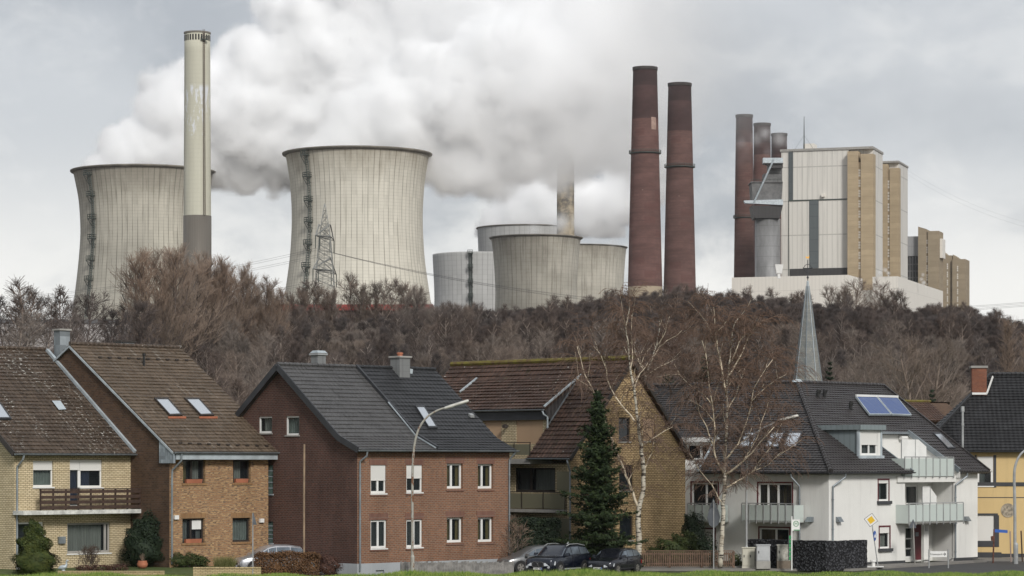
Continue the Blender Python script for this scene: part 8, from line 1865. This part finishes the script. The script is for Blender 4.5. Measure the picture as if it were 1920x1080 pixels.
    vc = N('GeometryNodeVolumeCube'); Lk(d, vc.inputs['Density']); vc.inputs['Min'].default_value = mn-o; vc.inputs['Max'].default_value = mx-o
    for ax, i in (('x', 'Resolution X'), ('y', 'Resolution Y'), ('z', 'Resolution Z')): vc.inputs[i].default_value = max(8, int((getattr(mx, ax)-getattr(mn, ax))/vox))
    sm = N('GeometryNodeSetMaterial'); mat = steam_material(name, dens, mat_col); sm.inputs['Material'].default_value = mat; me.materials.append(mat); Lk(vc.outputs[0], sm.inputs[0]); go_ = N('NodeGroupOutput'); Lk(sm.outputs[0], go_.inputs[0]); md = ob.modifiers.new('steam', 'NODES'); md.node_group = g
    return ob
if STEAM:
    steam('steam_plume', 'broad white steam plume drifting right from the leftmost cooling tower behind the pale chimney', 1400,
      [(190, 322, 48), (235, 305, 72), (285, 285, 85), (330, 318, 60), (330, 215, 100), (385, 175, 90), (395, 296, 68), (440, 205, 125), (440, 120, 70), (455, 312, 54), (520, 265, 100), (500, 130, 120), (590, 220, 130), (590, 70, 150), (690, 130, 190), (720, -20, 190), (840, 60, 220, .9), (700, 240, 110, .9), (960, 20, 220, .7)], 2.0, .5, ydrift=.12, seed=3., yr=.75, cut_z=zat(388, 1400), fade=(560, 820, .5), k1=.75)
    steam('steam_plume', 'grey-bellied steam plume drifting right from the largest cooling tower', 1350,
      [(590, 292, 42), (640, 278, 62), (690, 272, 60), (740, 290, 60), (680, 215, 75), (740, 225, 110), (720, 160, 60), (800, 290, 62), (820, 170, 140), (860, 290, 85), (930, 250, 125), (960, 140, 170), (1060, 230, 125), (1100, 110, 190), (1210, 190, 170), (1290, 90, 210), (1430, 110, 210), (1600, 120, 210), (1780, 90, 210)], 2.3, .45, ydrift=.15, seed=17., yr=.58, cut_z=zat(395, 1350), fade=(720, 1560, .14), k1=.75)
    steam('steam_plume', 'white steam rising from the distant group of cooling towers around the stained chimney', 1910,
      [(930, 425, 34), (980, 405, 50), (1010, 360, 62), (1050, 415, 48), (1050, 340, 58), (1100, 385, 68), (1140, 440, 42), (1150, 380, 66), (1165, 310, 62, .8), (1090, 290, 62, .8), (1210, 340, 70, .6)], 4.0, .3, n1=.014, n2=.04, seed=31., ydrift=0., yr=.9, cut_z=zat(436, 1910))
    steam('steam_veil', 'thin steam curling in front of the mouths of the distant cooling towers and the foot of the stained chimney', 1640,
      [(1062, 268, 42, 1.5), (1045, 290, 26), (1080, 288, 26), (1000, 432, 16, .8), (1050, 420, 26, .9), (1090, 418, 26), (1120, 440, 22, .9), (1150, 452, 18, .8)], 2.2, .22, n1=.03, n2=.09, seed=5., soft=.9)
    steam('chimney_smoke', 'grey smoke drifting past the tops of the slim brick chimneys', 1480,
      [(1392, 265, 18, .7), (1418, 262, 20), (1435, 250, 22), (1460, 262, 24), (1478, 270, 18, .8), (1440, 285, 14, .7)], 1.6, .16, n1=.03, n2=.11, k1=1.1, k2=.8, seed=41., soft=.9, mat_col=(.9, .9, .9))
    for i, (px, py, Y, lab) in enumerate(((1655, 510, 1330, 'small white wisp of steam venting beside the tan stair tower'), (1728, 523, 1370, 'small wisp of steam venting before the lower boiler house'))):
        steam('steam_wisp', lab, Y, [(px-5, py, 7), (px+4, py-3, 7), (px+10, py+2, 6)] if i == 0 else [(px, py, 6), (px+2, py-7, 5), (px+4, py+7, 6)], .45, .4, n1=.12, n2=.3, k1=1.2, k2=.9, seed=50.+i, soft=.5)

# ================================================================== thin air between the village and the power station
if HAZE:
    m = MB(); m.box(-9100, 9100, -650, 12100, -1.1, 420); hz = m.build('haze', None); hm = bpy.data.materials.new('haze'); hm.use_nodes = True; ht = hm.node_tree; ht.nodes.clear(); ho = ht.nodes.new('ShaderNodeOutputMaterial'); hv = ht.nodes.new('ShaderNodeVolumePrincipled')
    hv.inputs['Color'].default_value = (.9, .93, .97, 1); hv.inputs['Density'].default_value = HAZE; ht.links.new(hv.outputs[0], ho.inputs['Volume']); hz.data.materials.clear(); hz.data.materials.append(hm); tag(hz, 'thin pale haze in the air over the village and the power station', 'haze', kind='stuff')

# ================================================================== sky, sun, camera settings
SUN_AZ, SUN_EL = R(22), R(33)       # to the right of the view axis, behind the camera
w = bpy.data.worlds.new('World'); scene.world = w; w.use_nodes = True; t = w.node_tree; t.nodes.clear(); N = t.nodes.new; Lk = t.links.new
out = N('ShaderNodeOutputWorld'); bg = N('ShaderNodeBackground'); sky = N('ShaderNodeTexSky'); sky.sky_type = 'NISHITA'; sky.sun_disc = False; sky.sun_elevation = SUN_EL
sun_dir = Vector((math.sin(SUN_AZ)*math.cos(SUN_EL), -math.cos(SUN_AZ)*math.cos(SUN_EL), math.sin(SUN_EL)))
sky.sun_rotation = math.atan2(sun_dir.x, sun_dir.y); sky.dust_density = 3.0; sky.air_density = 1.0
tc = N('ShaderNodeTexCoord'); G = tc.outputs['Generated']
def vm(op, a, b):
    nd = N('ShaderNodeVectorMath'); nd.operation = op; Lk(a, nd.inputs[0]); nd.inputs[1].default_value = b; return nd.outputs[0]
def noise(v, sc, det, rough=.6, dist=0.):
    nd = N('ShaderNodeTexNoise'); Lk(v, nd.inputs['Vector']); nd.inputs['Scale'].default_value = sc; nd.inputs['Detail'].default_value = det; nd.inputs['Roughness'].default_value = rough; nd.inputs['Distortion'].default_value = dist; return nd.outputs[0]
def ss(x, a, b):
    nd = N('ShaderNodeMapRange'); nd.interpolation_type = 'SMOOTHSTEP'; Lk(x, nd.inputs[0]); nd.inputs[1].default_value = a; nd.inputs[2].default_value = b; return nd.outputs[0]
def mix(f, a, b, blend='MIX'):
    nd = N('ShaderNodeMix'); nd.data_type = 'RGBA'; nd.blend_type = blend
    for i, x in ((0, f), (6, a), (7, b)):
        if isinstance(x, (int, float)): nd.inputs[i].default_value = x
        elif isinstance(x, tuple): nd.inputs[i].default_value = (*x, 1)
        else: Lk(x, nd.inputs[i])
    return nd.outputs[2]
def m2(op, a, b):
    nd = N('ShaderNodeMath'); nd.operation = op
    for i, x in enumerate((a, b)):
        if isinstance(x, (int, float)): nd.inputs[i].default_value = x
        else: Lk(x, nd.inputs[i])
    return nd.outputs[0]
sp = N('ShaderNodeSeparateXYZ'); Lk(G, sp.inputs[0])
v1 = vm('ADD', vm('MULTIPLY', G, (1, 1, 1.7)), (SKY_OFF, .2, .1)); 
base = noise(v1, 7, 7, .55, .2); fine = noise(v1, 24, 7, .6, .3)
cloud = mix(ss(base, .36, .64), SKY_DARK, SKY_LIGHT)
cloud = mix(m2('MULTIPLY', ss(fine, .45, .7), .22), cloud, SKY_WHITE)
low = m2('MULTIPLY', ss(sp.outputs[2], .125, .045), ss(m2('ADD', base, m2('MULTIPLY', fine, .45)), .58, .8)); cloud = mix(m2('MULTIPLY', low, .8), cloud, SKY_WHITE)
low2 = ss(sp.outputs[2], .09, .03); cloud = mix(m2('MULTIPLY', low2, .45), cloud, SKY_HOR)
sk = N('ShaderNodeMix'); sk.data_type = 'RGBA'; sk.blend_type = 'MULTIPLY'; sk.inputs[0].default_value = 1.0; Lk(sky.outputs[0], sk.inputs[6]); sk.inputs[7].default_value = (1, 1, 1, 1)
Lk(mix(.9, sk.outputs[2], cloud), bg.inputs['Color']); bg.inputs['Strength'].default_value = SKY_STR
Lk(bg.outputs[0], out.inputs['Surface'])
sd = bpy.data.lights.new('sun', 'SUN'); sd.energy = SUN_STR; sd.angle = R(12); sd.color = (1.0, .97, .925); so = bpy.data.objects.new('sun', sd); COL.objects.link(so); so.rotation_euler = (-sun_dir).to_track_quat('-Z', 'Y').to_euler(); so.location = (60, -60, 80)

vs = scene.view_settings; vs.view_transform = 'Standard'; vs.look = 'None'; vs.gamma = 1; vs.exposure = EXPO; vs.use_curve_mapping = False; scene.display_settings.display_device = 'sRGB'
scene.render.engine = 'CYCLES'; c = scene.cycles; c.max_bounces = 40; c.diffuse_bounces = 3; c.glossy_bounces = 3; c.transmission_bounces = 4; c.transparent_max_bounces = 12; c.volume_bounces = VOL_B; c.volume_step_rate = 3.0; c.volume_max_steps = 256; c.use_denoising = True; c.caustics_reflective = False; c.caustics_refractive = False; c.sample_clamp_indirect = 6
scene.render.film_transparent = False; c.use_adaptive_sampling = True
